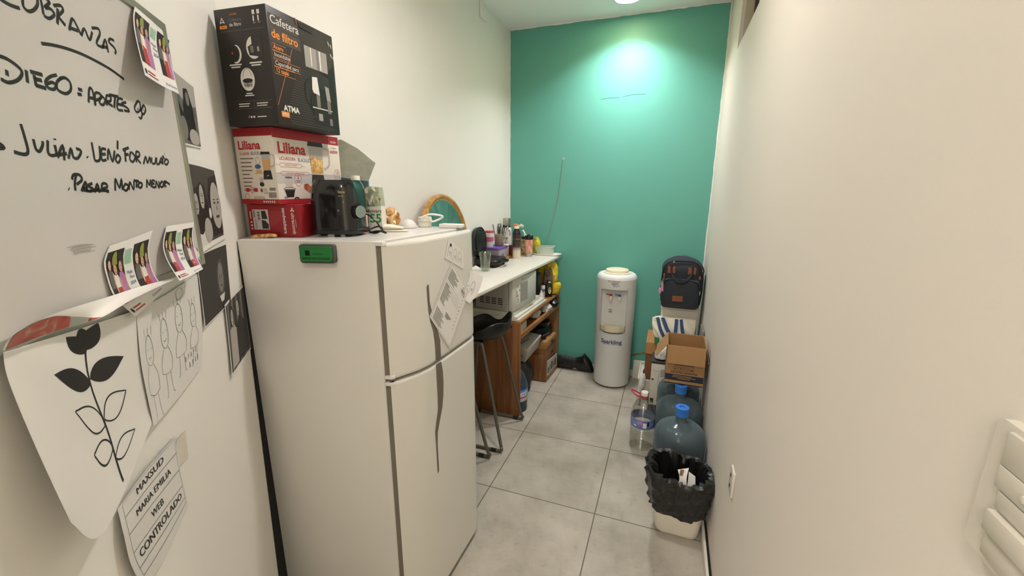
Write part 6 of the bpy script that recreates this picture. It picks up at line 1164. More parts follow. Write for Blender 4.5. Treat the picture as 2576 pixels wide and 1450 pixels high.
for j in range(len(zs)-1):
    for i in range(n):
        if not inrec(i, j): fs.append((j*n+i, j*n+(i+1) % n, (j+1)*n+(i+1) % n, (j+1)*n+i))
b.add(vs, fs, M_COOL, True)
b.lathe([p for p in prof if p[1] >= .945], M_COOL, (CX, CY, 0), n); b.lathe([(.0, .0125), (.146, .012)], M_COOL, (CX, CY, 0), n)
b.lathe([(.13, 0), (.135, .004), (.14, .012)], M_SLOT, (CX, CY, 0), 48)
b.build('shell', t)
# recess: flat back, side cheeks, arched top
b = MB(); yb = CY-.093; ai = [a for a in range(n+1)]
edge = [i for i in range(n) if RA0 < math.degrees((angs[i]+math.pi/n) if angs[i]+math.pi/n <= math.pi else angs[i]+math.pi/n-2*math.pi) < RA1]
xs0 = CX+rr_(.6)*math.cos(angs[edge[0]]); xs1 = CX+rr_(.6)*math.cos(angs[edge[-1]+1])
ptsT = [V((CX+rr_(.8)*math.cos(angs[i]), CY+rr_(.8)*math.sin(angs[i]), 0)) for i in edge+[edge[-1]+1]]
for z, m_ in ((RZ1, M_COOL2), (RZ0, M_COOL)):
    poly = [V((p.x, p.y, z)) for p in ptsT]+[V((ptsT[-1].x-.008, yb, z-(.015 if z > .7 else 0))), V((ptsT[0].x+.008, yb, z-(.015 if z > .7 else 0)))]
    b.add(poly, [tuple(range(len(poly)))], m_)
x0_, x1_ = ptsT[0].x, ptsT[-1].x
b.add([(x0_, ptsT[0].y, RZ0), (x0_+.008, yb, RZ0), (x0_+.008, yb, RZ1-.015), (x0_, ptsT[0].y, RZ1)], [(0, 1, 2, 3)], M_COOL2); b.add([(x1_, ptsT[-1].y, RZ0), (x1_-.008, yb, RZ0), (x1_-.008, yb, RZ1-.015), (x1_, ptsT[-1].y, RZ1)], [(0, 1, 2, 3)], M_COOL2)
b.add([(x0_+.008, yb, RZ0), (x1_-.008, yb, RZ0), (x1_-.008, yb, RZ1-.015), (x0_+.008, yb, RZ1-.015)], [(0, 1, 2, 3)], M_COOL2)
rf = flat((CX, yb, 0), (1, 0, 0), (0, 0, 1))
b.prism(rrect(.026, .03, .002, 3, -.028, .672), rf, 0, .001, mat('sticker_brown', '#8a6a3c', .5)); b.prism(rrect(.018, .021, .002, 3, -.028, .671), rf, .001, .0014, P_WHITE); b.poly(ell(-.028, .669, .005, .006, 12), rf, G1, .0018)
b.build('tap_recess', t)
b = MB(); b.stroke([(x, z) for x, z in [(-.108, .845), (-.108, .52), (-.098, .497), (-.06, .49), (.06, .49), (.098, .497), (.108, .52), (.108, .845), (.1, .866), (.05, .872), (-.05, .872), (-.1, .866)]], .006, lambda s_, z_, d=0: V((CX+s_, CY-math.sqrt(max(1e-6, rr_(z_)**2-s_*s_))-.0015-d, z_)), M_COOL, 0.0, 3, True); b.build('recess_rim', t)
# drip tray
b = MB(); tr = []
for z, k in ((.505, .88), (.51, .95), (.555, 1.0), (.557, .98)):
    ring = [V((CX+.105*k*math.sin(math.radians(a)), CY-(CR-.002)*math.cos(math.radians(a)*.66)*(.985+.015*k)+ (0 if True else 0), z)) for a in range(-90, 91, 10)]+[V((CX+.1*k, yb+.002, z)), V((CX-.1*k, yb+.002, z))]
    tr.append(ring)
b.loft(tr, M_CREAM, smooth=False); dt = b.build('drip_tray', t)
b = MB(); b.box((CX, CY-.128, .558), (.15, .05, .004), mat('tray_grille', '#cfc4a4', .5)); b.build('grille', dt)
def tap(x, col, nm):
    g = thing.__call__ if False else None
    b = MB(); X = M.Translation((x, yb-.001, .79)); b.box((0, -.012, 0), (.022, .026, .034), M_CREAM, X=X, bevel=.004); b.lathe([(.0, -.034), (.007, -.034), (.0085, -.026), (.010, -.012), (.0, -.01)], M_CREAM, (0, -.02, 0), 14, X); k = b.build('tap', t)
    b = MB(); b.box((0, -.018, .024), (.02, .028, .012), col, X=X, bevel=.003); b.tube([(-.004, -.022, .027), (-.02, -.03, .031), (-.036, -.034, .035)], .004, col, 8, 3, X=X); b.build('lever', k)
    return k
k = tap(-.028+CX, mat('tap_red', '#b02c2a', .4), 'hot'); k['label'] = 'tap with the red lever'; k = tap(.042+CX, mat('tap_blue', '#3a57a8', .4), 'cold'); k['label'] = 'tap with the blue lever'
b = MB(); b.lathe([(.0, .984), (.112, .984), (.113, .99), (.108, .992), (.096, .992), (.094, 1.004), (.09, 1.012), (.08, 1.015), (.03, 1.013), (.0, 1.012)], M_CREAM, (CX, CY, 0), 56); b.build('bottle_collar', t)
cf = lambda s_, z_, d=0: V((CX+s_, CY-math.sqrt(max(1e-6, rr_(z_)**2-s_*s_))-d, z_))
b = MB(); b.rect(-.068, .892, .06, .944, cf, mat('decal_clear', '#d9d9d4', .4), .0004, 80)
b.text('¡PEDÍ SPARKLING!', cf, P_RED, -.004, .938, .0125, .0008, bold=.03, cut=60); [b.rect(-.022, .925-.0065*i_, .03+.008*(i_ % 2), .928-.0065*i_, cf, P_BLUE, .0008, 60) for i_ in range(3)]; b.text('0810 22 9200', cf, P_BLUE, .02, .902, .010, .0008, bold=.02, cut=60); b.rect(-.022, .909, .01, .911, cf, P_RED, .0008, 60); b.rect(-.005, .8955, .03, .8975, cf, P_BLUE, .0008, 60); b.build('sticker', t)
b = MB(); b.text('Sparkling', cf, mat('logo_navy', '#243a66', .45), 0, .42, .05, .0008, bold=.022, cut=60, sx=.93); b.rect(-.03, .397, .07, .399, cf, MATS['logo_navy'], .0008, 60)
for i in range(4): b.rect(-.05+.009*i, .397, -.046+.009*i, .4005, cf, MATS['logo_navy'], .0008)
b.build('logo', t)

# black bag, loose tile and stick by the teal wall
b = MB(); rings = []; q = random.Random(21)
for i, (x, ry, rz) in enumerate(((-.90, .02, .05), (-.885, .035, .062), (-.80, .036, .064), (-.72, .034, .062), (-.67, .035, .07), (-.635, .045, .085), (-.60, .05, .07), (-.565, .04, .045), (-.55, .012, .015))):
    rings.append([V((x+q.uniform(-.004, .004), 3.675+ry*math.cos(2*math.pi*j/16)*q.uniform(.85, 1.08), max(.001, rz+rz*math.sin(2*math.pi*j/16)*q.uniform(.85, 1.1)))) for j in range(16)])
b.loft(rings, M_BAGB); b.poly([(0, 0), (.05, .002), (.03, .02), (.012, .016)], flat((-.74, 3.636, .02), (1, 0, 0), (0, 0, 1)), mat('bag_print_grey', '#77736c', .5), .001); tag(b.build('black_bag', origin=(-.73, 3.675, 0)), 'long black bag lying on the floor against the teal wall', 'bag')
b = MB(); b.hexa([(-.20, 3.683, .0005), (-.05, 3.683, .0005), (-.05, 3.692, .0005), (-.20, 3.692, .0005)], [(-.20, 3.714, .162), (-.05, 3.714, .162), (-.05, 3.722, .162), (-.20, 3.722, .162)], mat('wall_tile_white', '#d5cfbf', .3), .001); tag(b.build('loose_tile', origin=(-.125, 3.70, 0)), 'loose white tile leaning on the teal wall beside the water cooler', 'tile')
b = MB(); b.tube([(-.215, 3.715, .205), (-.15, 3.62, .265), (-.093, 3.53, .32)], .006, wood_mat('stick_wood', '#7a5a30', '#a5824c', 2.0, 'Y', .6), 8, 0); tag(b.build('wooden_stick', origin=(-.215, 3.715, .205)), 'thin wooden stick resting between the teal wall and the brown carton', 'stick')

# ---------------------------------------------------------------- pile along the right wall
# blue returnable water jugs
M_BJUG = clear_mat('jug_tinted_plastic', '#889a9f', .14, 1.45, .70)
def big_jug():
    t = thing('water_jug', 'blue 20 litre water jug nearest the black-lined bin', 'water jug', (.152, 2.305, .0005), 'large blue water jugs along the right wall'); cc = (.152, 2.305, .0005)
    b = MB(); b.lathe([(.0, .018), (.09, .010), (.118, .0), (.130, .008), (.1345, .03), (.1345, .09), (.129, .102), (.129, .114), (.1345, .126), (.1345, .19), (.129, .202), (.129, .214), (.1345, .226), (.1345, .30), (.1335, .33), (.128, .352), (.114, .374), (.09, .392), (.062, .403), (.044, .408), (.034, .414), (.030, .425), (.0300, .452), (.033, .455), (.033, .462), (.0295, .464), (.0, .464)], M_BJUG, cc, 56)
    jp = [(.044, .408), (.062, .403), (.09, .392), (.114, .374), (.128, .352)]
    def jf(s_, q_, d=0):
        r_ = .094-q_; a_ = math.radians(-112)+s_/r_
        for (ra, za), (rb, zb) in zip(jp, jp[1:]):
            if ra <= r_ <= rb: break
        return V((cc[0]+r_*math.cos(a_), cc[1]+r_*math.sin(a_), za+(zb-za)*(r_-ra)/(rb-ra)+.0014))
    b.text('Sparkling', jf, mat('embossed_plastic', '#60727a', .1), 0, 0, .024, 0, cut=150); b.build('body', t)
    b = MB(); b.lathe([(.0305, .446), (.033, .447), (.034, .452), (.0345, .488), (.036, .491), (.036, .497), (.034, .499), (.016, .499), (.014, .491), (.0, .491)], mat('jug_cap_blue', '#3579cc', .4), cc, 36); b.build('cap', t)
    return t
j = big_jug(); dup(j, (.152, 2.592, .0005), .3, 'blue 20 litre water jug in the middle, its cap just under the open carton'); dup(j, (.152, 2.878, .0005), .6, 'rearmost blue 20 litre water jug, its cap hidden by the open carton')
# clear bottle with red handle
M_PET = clear_mat('clear_pet', '#f1f1ec', .05, 1.4, .88, False); cc = (-.057, 2.64, .0005)
t = thing('clear_bottle', 'large clear ribbed water bottle with a red carrying handle', 'bottle', cc)
b = MB(); pr_ = [(.0, .012), (.05, .004), (.066, .0), (.074, .008)]
for i in range(11): z = .018+.0125*i; pr_ += [(.0765, z), (.0735, z+.0062)]
pr_ += [(.0765, .16), (.0765, .235), (.0745, .25), (.068, .285), (.052, .318), (.034, .34), (.022, .352), (.019, .358), (.019, .372), (.0, .372)]
b.lathe(pr_, M_PET, cc, 48); b.build('body', t)
b = MB(); b.lathe([(.0772, .162), (.0775, .163), (.0775, .226)], grad_mat('bottle_label', [(.0, '#5b6fa8'), (.5, '#7f8fbd'), (.8, '#6577ad'), (1, '#8b9ac4')], .162, .227), cc, 48, caps=False)
for a0, m_, w_, h_, z_ in ((-100, P_PINK, .03, .02, .205), (-78, P_WHITE, .022, .034, .19), (-125, P_WHITE, .02, .008, .18), (-62, G1, .012, .03, .2)):
    a = math.radians(a0); b.prism(rrect(w_, h_, .003, 3, 0, 0), flat(V(cc)+V((.0776*math.cos(a), .0776*math.sin(a), z_)), (-math.sin(a), math.cos(a), 0), (0, 0, 1)), -.0005, .0008, m_)
b.build('label', t)
b = MB(); b.lathe([(.0225, .366), (.0235, .367), (.0235, .387), (.022, .39), (.0, .391)], mat('cap_milk', '#dcd6ca', .4), cc, 28); b.build('cap', t)
M_REDP = mat('handle_red', '#c42f45', .4); b = MB(); b.lathe([(.0195, .355), (.026, .356), (.026, .362), (.0195, .363)], M_REDP, cc, 24, caps=False); b.tube([(cc[0]-.018, cc[1]-.018, .36), (cc[0]-.05, cc[1]-.03, .372), (cc[0]-.078, cc[1]-.02, .39), (cc[0]-.083, cc[1]+.0, .392), (cc[0]-.055, cc[1]+.012, .378), (cc[0]-.018, cc[1]+.018, .36)], .0045, M_REDP, 8); b.build('handle', t)
# open carton on the jugs
t = thing('open_carton', 'open brown cardboard carton standing on the caps of the blue jugs', 'box', (.162, 2.72, .500))
OZ, OH = .5003, .245; ox0, ox1, oy0, oy1 = .052, .270, 2.592, 2.835; th = .004
K_C = mat('carton_kraft', '#9c764a', .75, vary=.06, scale=18); K_CI = mat('carton_kraft_inside', '#83603c', .8, vary=.05, scale=18); K_NAVY = mat('carton_navy_band', '#262630', .5)
b = MB(); b.box(((ox0+ox1)/2, (oy0+oy1)/2, OZ+.002), (ox1-ox0, oy1-oy0, .004), K_C)
for (c_, s_) in ((((ox0+ox1)/2, oy0+th/2, OZ+OH/2), (ox1-ox0, th, OH)), (((ox0+ox1)/2, oy1-th/2, OZ+OH/2), (ox1-ox0, th, OH)), ((ox0+th/2, (oy0+oy1)/2, OZ+OH/2), (th, oy1-oy0-2*th, OH)), ((ox1-th/2, (oy0+oy1)/2, OZ+OH/2), (th, oy1-oy0-2*th, OH))): b.box(c_, s_, K_C)
of = flat((ox0, oy0, OZ), (1, 0, 0), (0, 0, 1)); W_ = ox1-ox0
b.rect(0, .022, W_, .062, of, K_NAVY, .0006); lines(b, of, .045, .052, 1, .01, .10, .11, .004, K_C, .001); lines(b, of, .04, .043, 1, .01, .13, .14, .004, K_C, .001); lines(b, of, .075, .034, 1, .01, .06, .07, .004, K_C, .001)
b.text('INDUSTRIA ARGENTINA', of, K_NAVY, .108, .075, .0145, .0008, bold=.03, sx=.95)
for i in range(4):
    x = .058+.03*i; b.stroke(rrect(.023, .026, .003, 3, x, .1), .0016, of, K_NAVY, .0008, 0, True)
    if i == 0: b.stroke([(x-.006, .093), (x+.006, .107)], .003, of, K_NAVY); b.stroke([(x-.007, .104), (x+.003, .094)], .002, of, K_NAVY)
    elif i == 1: b.poly([(x-.006, .106), (x+.006, .106), (x, .096)], of, K_NAVY, .0008); b.rect(x-.001, .091, x+.001, .098, of, K_NAVY, .0008)
    elif i == 2: b.stroke([(x-.007, .092), (x, .108), (x+.007, .092)], .0025, of, K_NAVY, .0008, 0, True)
    else: b.poly(ell(x, .097, .007, .004, 12), of, K_NAVY, .0008)
b.rect(.05, .122, .16, .126, of, K_NAVY, .0008)
b.build('carton_body', t)
b = MB(); b.hexa([(ox0+.002, oy0-.003, OZ+OH), (ox1-.002, oy0-.003, OZ+OH), (ox1-.002, oy0+.001, OZ+OH), (ox0+.002, oy0+.001, OZ+OH)], [(ox0+.006, oy0-.026, OZ+OH-.106), (ox1-.004, oy0-.026, OZ+OH-.106), (ox1-.004, oy0-.0225, OZ+OH-.107), (ox0+.006, oy0-.0225, OZ+OH-.107)], K_C); b.build('front_flap', t)
b = MB(); b.hexa([(ox0-.003, oy0+.004, OZ+OH), (ox0+.001, oy0+.004, OZ+OH), (ox0+.001, oy1-.004, OZ+OH), (ox0-.003, oy1-.004, OZ+OH)], [(ox0-.062, oy0+.02, OZ+OH-.085), (ox0-.0585, oy0+.02, OZ+OH-.087), (ox0-.0585, oy1-.02, OZ+OH-.087), (ox0-.062, oy1-.02, OZ+OH-.085)], K_C); b.build('side_flap', t)
b = MB(); b.hexa([(ox1-.001, oy0+.004, OZ+OH), (ox1+.003, oy0+.004, OZ+OH), (ox1+.003, oy1-.004, OZ+OH), (ox1-.001, oy1-.004, OZ+OH)], [(ox1+.0185, oy0+.015, OZ+OH-.1), (ox1+.022, oy0+.015, OZ+OH-.098), (ox1+.022, oy1-.015, OZ+OH-.098), (ox1+.0185, oy1-.015, OZ+OH-.1)], K_C); b.build('side_flap', t)
b = MB(); b.hexa([(ox0+.004, oy1-.001, OZ+OH), (ox1-.004, oy1-.001, OZ+OH), (ox1-.004, oy1+.003, OZ+OH), (ox0+.004, oy1+.003, OZ+OH)], [(ox0+.006, oy1+.02, OZ+OH-.10), (ox1-.006, oy1+.02, OZ+OH-.10), (ox1-.006, oy1+.023, OZ+OH-.098), (ox0+.006, oy1+.023, OZ+OH-.098)], K_C); b.build('back_flap', t)
# printer on its low black stand
t = thing('printer', 'white printer with a dark grey top standing behind the blue jugs', 'printer', (.07, 3.13, 0))
M_PRN = mat('printer_white', '#cfc9ba', .4); M_PRND = mat('printer_dark', '#35312d', .5)
b = MB(); b.box((.08, 3.14, .05), (.25, .2, .099), M_BLACKP, bevel=.003); b.build('stand', t)
b = MB(); b.box((.08, 3.13, .265), (.232, .18, .33), M_PRN, bevel=.005); pf = flat((-.036, 3.04, .1), (1, 0, 0), (0, 0, 1))
for i in range(5): b.rect(.065, .235+.012*i, .12, .240+.012*i, pf, G3, .0008)
b.rect(.008, .2, .022, .212, pf, G1, .0008); b.rect(.008, .02, .032, .055, pf, G1, .0008); b.stroke([(.0, .275), (.2, .27)], .002, pf, G3, .0008); b.stroke([(.055, .02), (.055, .26)], .002, pf, G3, .0008); b.build('case', t)
b = MB(); b.box((.08, 3.13, .44), (.236, .184, .02), M_PRND, bevel=.004); b.build('top_cover', t)
b = lump([(.03, 3.10, .4505, .02, .02), (.035, 3.09, .465, .06, .045), (.04, 3.09, .50, .058, .045), (.05, 3.09, .54, .05, .04), (.05, 3.1, .575, .02, .02), (.05, 3.1, .58, .005, .005)], mix_mat('white_bag_film', [(.35, '#b5b1a9'), (.55, '#d9d5cc'), (.7, '#e3dfd6')], 18, .3, 2.0, 4, bump=.7), 22, 31, .16); tag(b.build('plastic_bag', origin=(.03, 3.1, .45)), 'crumpled white plastic bag lying on the printer beside the open carton', 'bag')
b = lump([(-.115, 3.20, .0005, .006, .006), (-.118, 3.205, .06, .014, .012), (-.112, 3.21, .12, .02, .014), (-.10, 3.215, .17, .024, .016), (-.095, 3.22, .235, .02, .014), (-.085, 3.225, .26, .004, .004)], MATS['white_bag_film'], 14, 41, .2); tag(b.build('plastic_bag', origin=(-.115, 3.2, 0)), 'limp white plastic bag hanging beside the white tub on the floor', 'bag')
# white tub, brown carton on it
t = thing('white_tub', 'white plastic tub with a rounded cut-out on the floor under the tall brown carton', 'tub', (.06, 3.42, 0))
b = MB(); b.loft([[V((.055+p[0]*k, 3.42+p[1]*k, z)) for p in rrect(.38, .36, .03, 4)] for z, k in ((.0005, .86), (.005, .88), (.19, .98))], mat('tub_white', '#d3cbb9', .4)); hf = flat((-.12, 3.252, 0), (1, 0, 0), (0, -.07, 1)); b.poly(ell(.06, .05, .028, .045, 14, 0, 180)+[(.032, .02), (.088, .02)], hf, M_SLOT, -.004); b.build('tub_body', t)
b = MB(); b.loft([[V((.055+p[0]*k, 3.42+p[1]*k, z)) for p in rrect(.38, .36, .03, 4)] for z, k in ((.186, .985), (.187, 1.0), (.2, 1.0), (.2, .95), (.188, .95))], mat('tub_white', '#d3cbb9', .4), cap=False); b.build('rim', t)
b = MB(); b.lathe([(.0, 0), (.16, 0), (.16, .004)], M_SLOT, (.055, 3.42, .19), 24); b.build('dark_content', t)
t = thing('brown_carton', 'tall closed brown cardboard carton between the water cooler and the right wall', 'box', (.09, 3.43, .2005))
b = MB(); b.hexa([(-.09, 3.275, .2005), (.27, 3.275, .2005), (.27, 3.60, .2005), (-.09, 3.60, .2005)], [(-.09, 3.275, .498), (.27, 3.275, .498), (.27, 3.60, .498), (-.09, 3.60, .498)], K_CARDD, .002); bf_ = flat((-.09, 3.275, .2005), (1, 0, 0), (0, 0, 1)); b.stroke([(.07, .02), (.07, .2), (.3, .2)], .003, bf_, P_HAIR, .001, 0); b.stroke([(.082, .02), (.082, .188), (.3, .188)], .0015, bf_, P_HAIR, .001, 0); b.rect(.1, .165, .14, .175, bf_, P_HAIR, .001); b.rect(.1, .215, .16, .222, bf_, P_HAIR, .001); b.build('body', t)
b = MB(); b.hexa([(-.092, 3.262, .415), (.27, 3.262, .415), (.27, 3.268, .415), (-.092, 3.268, .415)], [(-.092, 3.272, .501), (.27, 3.272, .501), (.27, 3.276, .501), (-.092, 3.276, .501)], K_CARD); b.hexa([(-.092, 3.272, .4985), (.27, 3.272, .4985), (.27, 3.6, .4985), (-.092, 3.6, .4985)], [(-.092, 3.272, .5015), (.27, 3.272, .5015), (.27, 3.6, .5015), (-.092, 3.6, .5015)], K_CARD); b.build('lid_flap', t)
# white lidded box carrying the backpack
t = thing('white_box', 'white lidded box under the dark backpack in the corner', 'box', (.13, 3.49, .502))
M_WBOX = mat('box_off_white', '#e2dac8', .6, vary=.02)
b = MB(); b.hexa([(-.002, 3.40, .502), (.262, 3.40, .502), (.262, 3.60, .502), (-.002, 3.60, .502)], [(-.004, 3.395, .75), (.264, 3.395, .75), (.264, 3.60, .75), (-.004, 3.60, .75)], M_WBOX, .004); b.build('body', t)
b = MB()
for z in (.7505, .767): b.box((.13, 3.4975, z+.0075), (.276, .214, .014), M_WBOX, bevel=.004)
b.build('lid', t)
# canvas tote
M_CANVAS = mat('tote_canvas', '#d8cfba', .85, vary=.04, scale=14, bump=.2, bscale=220); M_STRAP = mat('tote_strap_navy', '#2c4468', .8, bump=.2); M_GRN = mat('green_handle', '#2f7d4a', .6)
t = thing('tote_bag', 'cream canvas tote bag with navy straps lying on the brown carton', 'tote bag', (.09, 3.31, .502))
tn = [[(-.062, 3.30, .742), (.0, 3.285, .757), (.08, 3.28, .755), (.16, 3.285, .757), (.245, 3.30, .755)], [(-.055, 3.275, .67), (.0, 3.255, .675), (.08, 3.25, .67), (.16, 3.255, .675), (.245, 3.28, .675)], [(-.03, 3.26, .61), (.0, 3.242, .61), (.08, 3.238, .61), (.16, 3.242, .61), (.24, 3.27, .61)], [(-.02, 3.262, .556), (.02, 3.245, .554), (.08, 3.24, .554), (.16, 3.245, .554), (.235, 3.27, .554)]]
tn = [[(x_, y_, .503+(z_-.554)*1.03) for x_, y_, z_ in r_] for r_ in tn]; TW, TH = .30, .19; fr = sheet(tn, TW, TH, 6)
b = MB(); N = 24; vs = []; fs = []
for d in (0, 1):
    for jj in range(N+1):
        for ii in range(N+1):
            s_, t_ = TW*ii/N, TH*jj/N; p = fr(s_, t_, .003*math.sin(ii*1.1+jj*.7)); ed = 1-abs(2*ii/N-1)**4
            if d: p = V((p.x, p.y+.012+.07*ed*(1-.5*jj/N), p.z))
            vs.append(p)
K_ = (N+1)*(N+1)
for jj in range(N):
    for ii in range(N):
        a = jj*(N+1)+ii; fs.append((a, a+1, a+N+2, a+N+1)); fs.append((K_+a, K_+a+N+1, K_+a+N+2, K_+a+1))
for k_ in range(N):
    fs.append((k_, K_+k_, K_+k_+1, k_+1)); a = k_*(N+1); fs.append((a, a+N+1, K_+a+N+1, K_+a)); a = a+N; fs.append((a, K_+a, K_+a+N+1, a+N+1)); a = N*(N+1)+k_; fs.append((a, a+1, K_+a+1, K_+a))
b.add(vs, fs, M_CANVAS, True); b.stroke([(.0, .165), (.05, .168), (.1, .165)], .0012, fr, mat('canvas_seam', '#a89f8b', .8), .004); b.build('bag_body', t)
for (x0, x1, wv_) in ((.05, .118, .021), (.085, .185, .023), (.18, .178, .022), (.208, .242, .02)):
    b = MB(); pts = [(x0, TH-.001), ((x0*.6+x1*.4), .13), (x1*.9+x0*.1, .075), (x1, .035)]
    for d in (.006, .0085): b.stroke(pts, wv_, fr, M_STRAP, d, 5)
    b.build('strap', t)
b = MB()
for (x, l) in ((.028, .045), (.05, .05), (.062, .04)):
    b.tube([fr(x-.006, .065, .008), fr(x-.008, .03, .016), fr(x, .012, .018), fr(x+.008, .03, .016), fr(x+.006, .065, .008)], .0045, M_GRN, 8, 4)
b.build('green_loops', t)
# backpack
M_BP = mat('backpack_charcoal', '#2b2e34', .85, vary=.1, scale=10, bump=.35, bscale=160); M_BP2 = mat('backpack_black_trim', '#131315', .75); M_LEATHER = mat('brown_leather', '#7d4626', .55, vary=.1); M_ZIP = mat('zip_silver', '#a7a39b', .3, metal=.9)
BX, BY, BZ = .128, 3.47, .7825
t = thing('backpack', 'dark charcoal backpack with brown leather patches sitting on the white box', 'backpack', (BX, BY, BZ))
def bp_out(z):   # half width, front, back by height
    q = z/.372; hw = .140+.012*math.sin(math.pi*min(1, q*1.1)) if q < .72 else .152*max(.05, (1-((q-.72)/.28)**2.4))**.5*.93+.01
    fr_ = -.115+.03*q+(.045*((q-.75)/.25)**2 if q > .75 else 0); return hw, fr_, .10-.01*q
rings = []
for k_ in range(19):
    q = k_/18; z = .372*(1-(1-q)**1.25) if q < 1 else .372
    hw, f0, b0 = bp_out(z); s_ = .86 if k_ == 0 else 1; hw *= s_
    rings.append([V((BX+x*hw/.5, BY+(f0+b0)/2+y*(b0-f0), BZ+z+.004*math.sin(x*9+z*20))) for x, y in rrect(1, 1, .26, 6)])
top = [V((BX, BY-.01, BZ+.375)) for _ in rings[0]]; rings.append([BX_+(t_-BX_)*.5 for BX_, t_ in zip(rings[-1], top)])
b = MB(); b.loft(rings, M_BP); b.build('main_body', t)
pf = lambda s_, z_, d=0: V((BX+s_, BY+bp_out(z_)[1]-.001-d+.42*abs(s_)**1.0*max(0, abs(s_)-.085), BZ+z_))
b = MB(); pk = []
for k_, (zf, inf) in enumerate(((.008, .9), (.02, 1), (.12, 1.0), (.19, .99), (.212, .93), (.22, .8))):
    ring = []
    for x, y in rrect(1, 1, .3, 6): ring.append(V((BX-.006+x*.262*inf, BY+bp_out(zf)[1]-.028*inf+y*.06, BZ+zf)))
    pk.append(ring)
b.loft(pk, M_BP); pocket = b.build('front_pocket', t)
b = MB(); q = flat((BX-.024, BY-.1715, BZ+.081), (1, 0, .02), (0, .1, 1)); b.prism(rrect(.074, .043, .003, 3), q, 0, .003, M_LEATHER); b.build('leather_label', pocket)
b = MB(); b.tube([(BX-.128, BY-.155, BZ+.185), (BX-.12, BY-.152, BZ+.212), (BX-.06, BY-.148, BZ+.222), (BX+.04, BY-.148, BZ+.220), (BX+.1, BY-.152, BZ+.208), (BX+.118, BY-.155, BZ+.18), (BX+.122, BY-.158, BZ+.14)], .005, M_BP2, 8); b.build('pocket_zip', pocket)
b = MB(); b.tube([(BX-.14, BY-.10, BZ+.19), (BX-.142, BY-.092, BZ+.25), (BX-.125, BY-.085, BZ+.315), (BX-.08, BY-.078, BZ+.345), (BX, BY-.075, BZ+.352), (BX+.07, BY-.078, BZ+.347), (BX+.112, BY-.085, BZ+.318), (BX+.13, BY-.092, BZ+.25), (BX+.132, BY-.1, BZ+.2)], .0055, M_BP2, 8); b.build('main_zip', t)
for (x, z, hh) in ((-.082, .285, .052), (.062, .285, .052)):
    b = MB(); q = flat((BX+x, BY-.094, BZ+z), (1, 0, 0), (0, .12, 1)); b.prism(rrect(.055, hh, .003, 3), q, 0, .004, M_LEATHER); b.build('leather_patch', t)
for (x, z) in ((-.131, .243), (.118, .238)):
    b = MB(); b.box((BX+x, BY-.118, BZ+z), (.014, .012, .024), M_LEATHER, bevel=.002); b.build('leather_tab', t)
for dz, dy in ((0, 0), (.01, .008)):
    b = MB(); b.tube([(BX-.082, BY-.10+dy, BZ+.315), (BX-.083, BY-.112+dy, BZ+.28+dz), (BX-.07, BY-.14+dy, BZ+.235+dz), (BX-.03, BY-.165+dy, BZ+.203+dz), (BX+.02, BY-.163+dy, BZ+.212+dz), (BX+.055, BY-.135+dy, BZ+.245+dz), (BX+.066, BY-.112+dy, BZ+.285+dz), (BX+.064, BY-.10+dy, BZ+.315)], .0065, M_BP2, 8); b.build('carry_handle', t)
b = MB(); b.lathe([(.0, 0), (.006, 0), (.006, .004), (.0, .004)], M_ZIP, n=12, X=M.Translation((BX-.07, BY-.086, BZ+.345)) @ M.Rotation(math.radians(90), 4, 'X')); b.tube([(BX+.125, BY-.165, BZ+.15), (BX+.124, BY-.166, BZ+.12)], .004, M_ZIP, 6, 0); b.tube([(BX+.132, BY-.1, BZ+.3), (BX+.134, BY-.1, BZ+.28)], .003, M_ZIP, 6, 0); b.build('zip_pull', t)
kt = thing('keychain', 'small pink keychain figure with a green top hanging from the backpack', 'keychain', (BX-.145, BY-.16, BZ+.19)); M_PK = mat('keychain_pink', '#d98fae', .45)
kx_, ky_, kz_ = BX-.14, BY-.168, BZ+.205
b = MB(); b.tube([(kx_+.012, ky_+.01, kz_+.03), (kx_+.004, ky_, kz_+.016), (kx_, ky_, kz_+.004)], .0018, M_ZIP, 6); b.build('ring', kt)
b = MB(); b.lathe([(.0, 0), (.0075, -.002), (.008, -.012), (.0, -.014)], mat('keychain_green', '#5d9a3c', .45), (kx_, ky_, kz_+.004), 14); b.build('cap', kt)
b = MB(); b.tube([(kx_, ky_, kz_-.008), (kx_+.002, ky_, kz_-.04), (kx_+.005, ky_, kz_-.075)], .0085, M_PK, 10, 3); b.tube([(kx_-.008, ky_-.004, kz_-.05), (kx_-.012, ky_-.006, kz_-.068), (kx_-.01, ky_-.006, kz_-.09)], .0085, M_PK, 10, 3); b.build('charm', kt)
# grey folded panel leaning on the wall
b = MB(); b.hexa([(.262, 3.06, .0005), (.274, 3.06, .0005), (.274, 3.26, .0005), (.262, 3.26, .0005)], [(.278, 3.06, .70), (.291, 3.06, .70), (.291, 3.26, .70), (.278, 3.26, .70)], mat('panel_grey', '#77736a', .5), .002); tag(b.build('leaning_panel', origin=(.268, 3.16, 0)), 'narrow grey panel leaning on the right wall behind the open carton', 'panel')

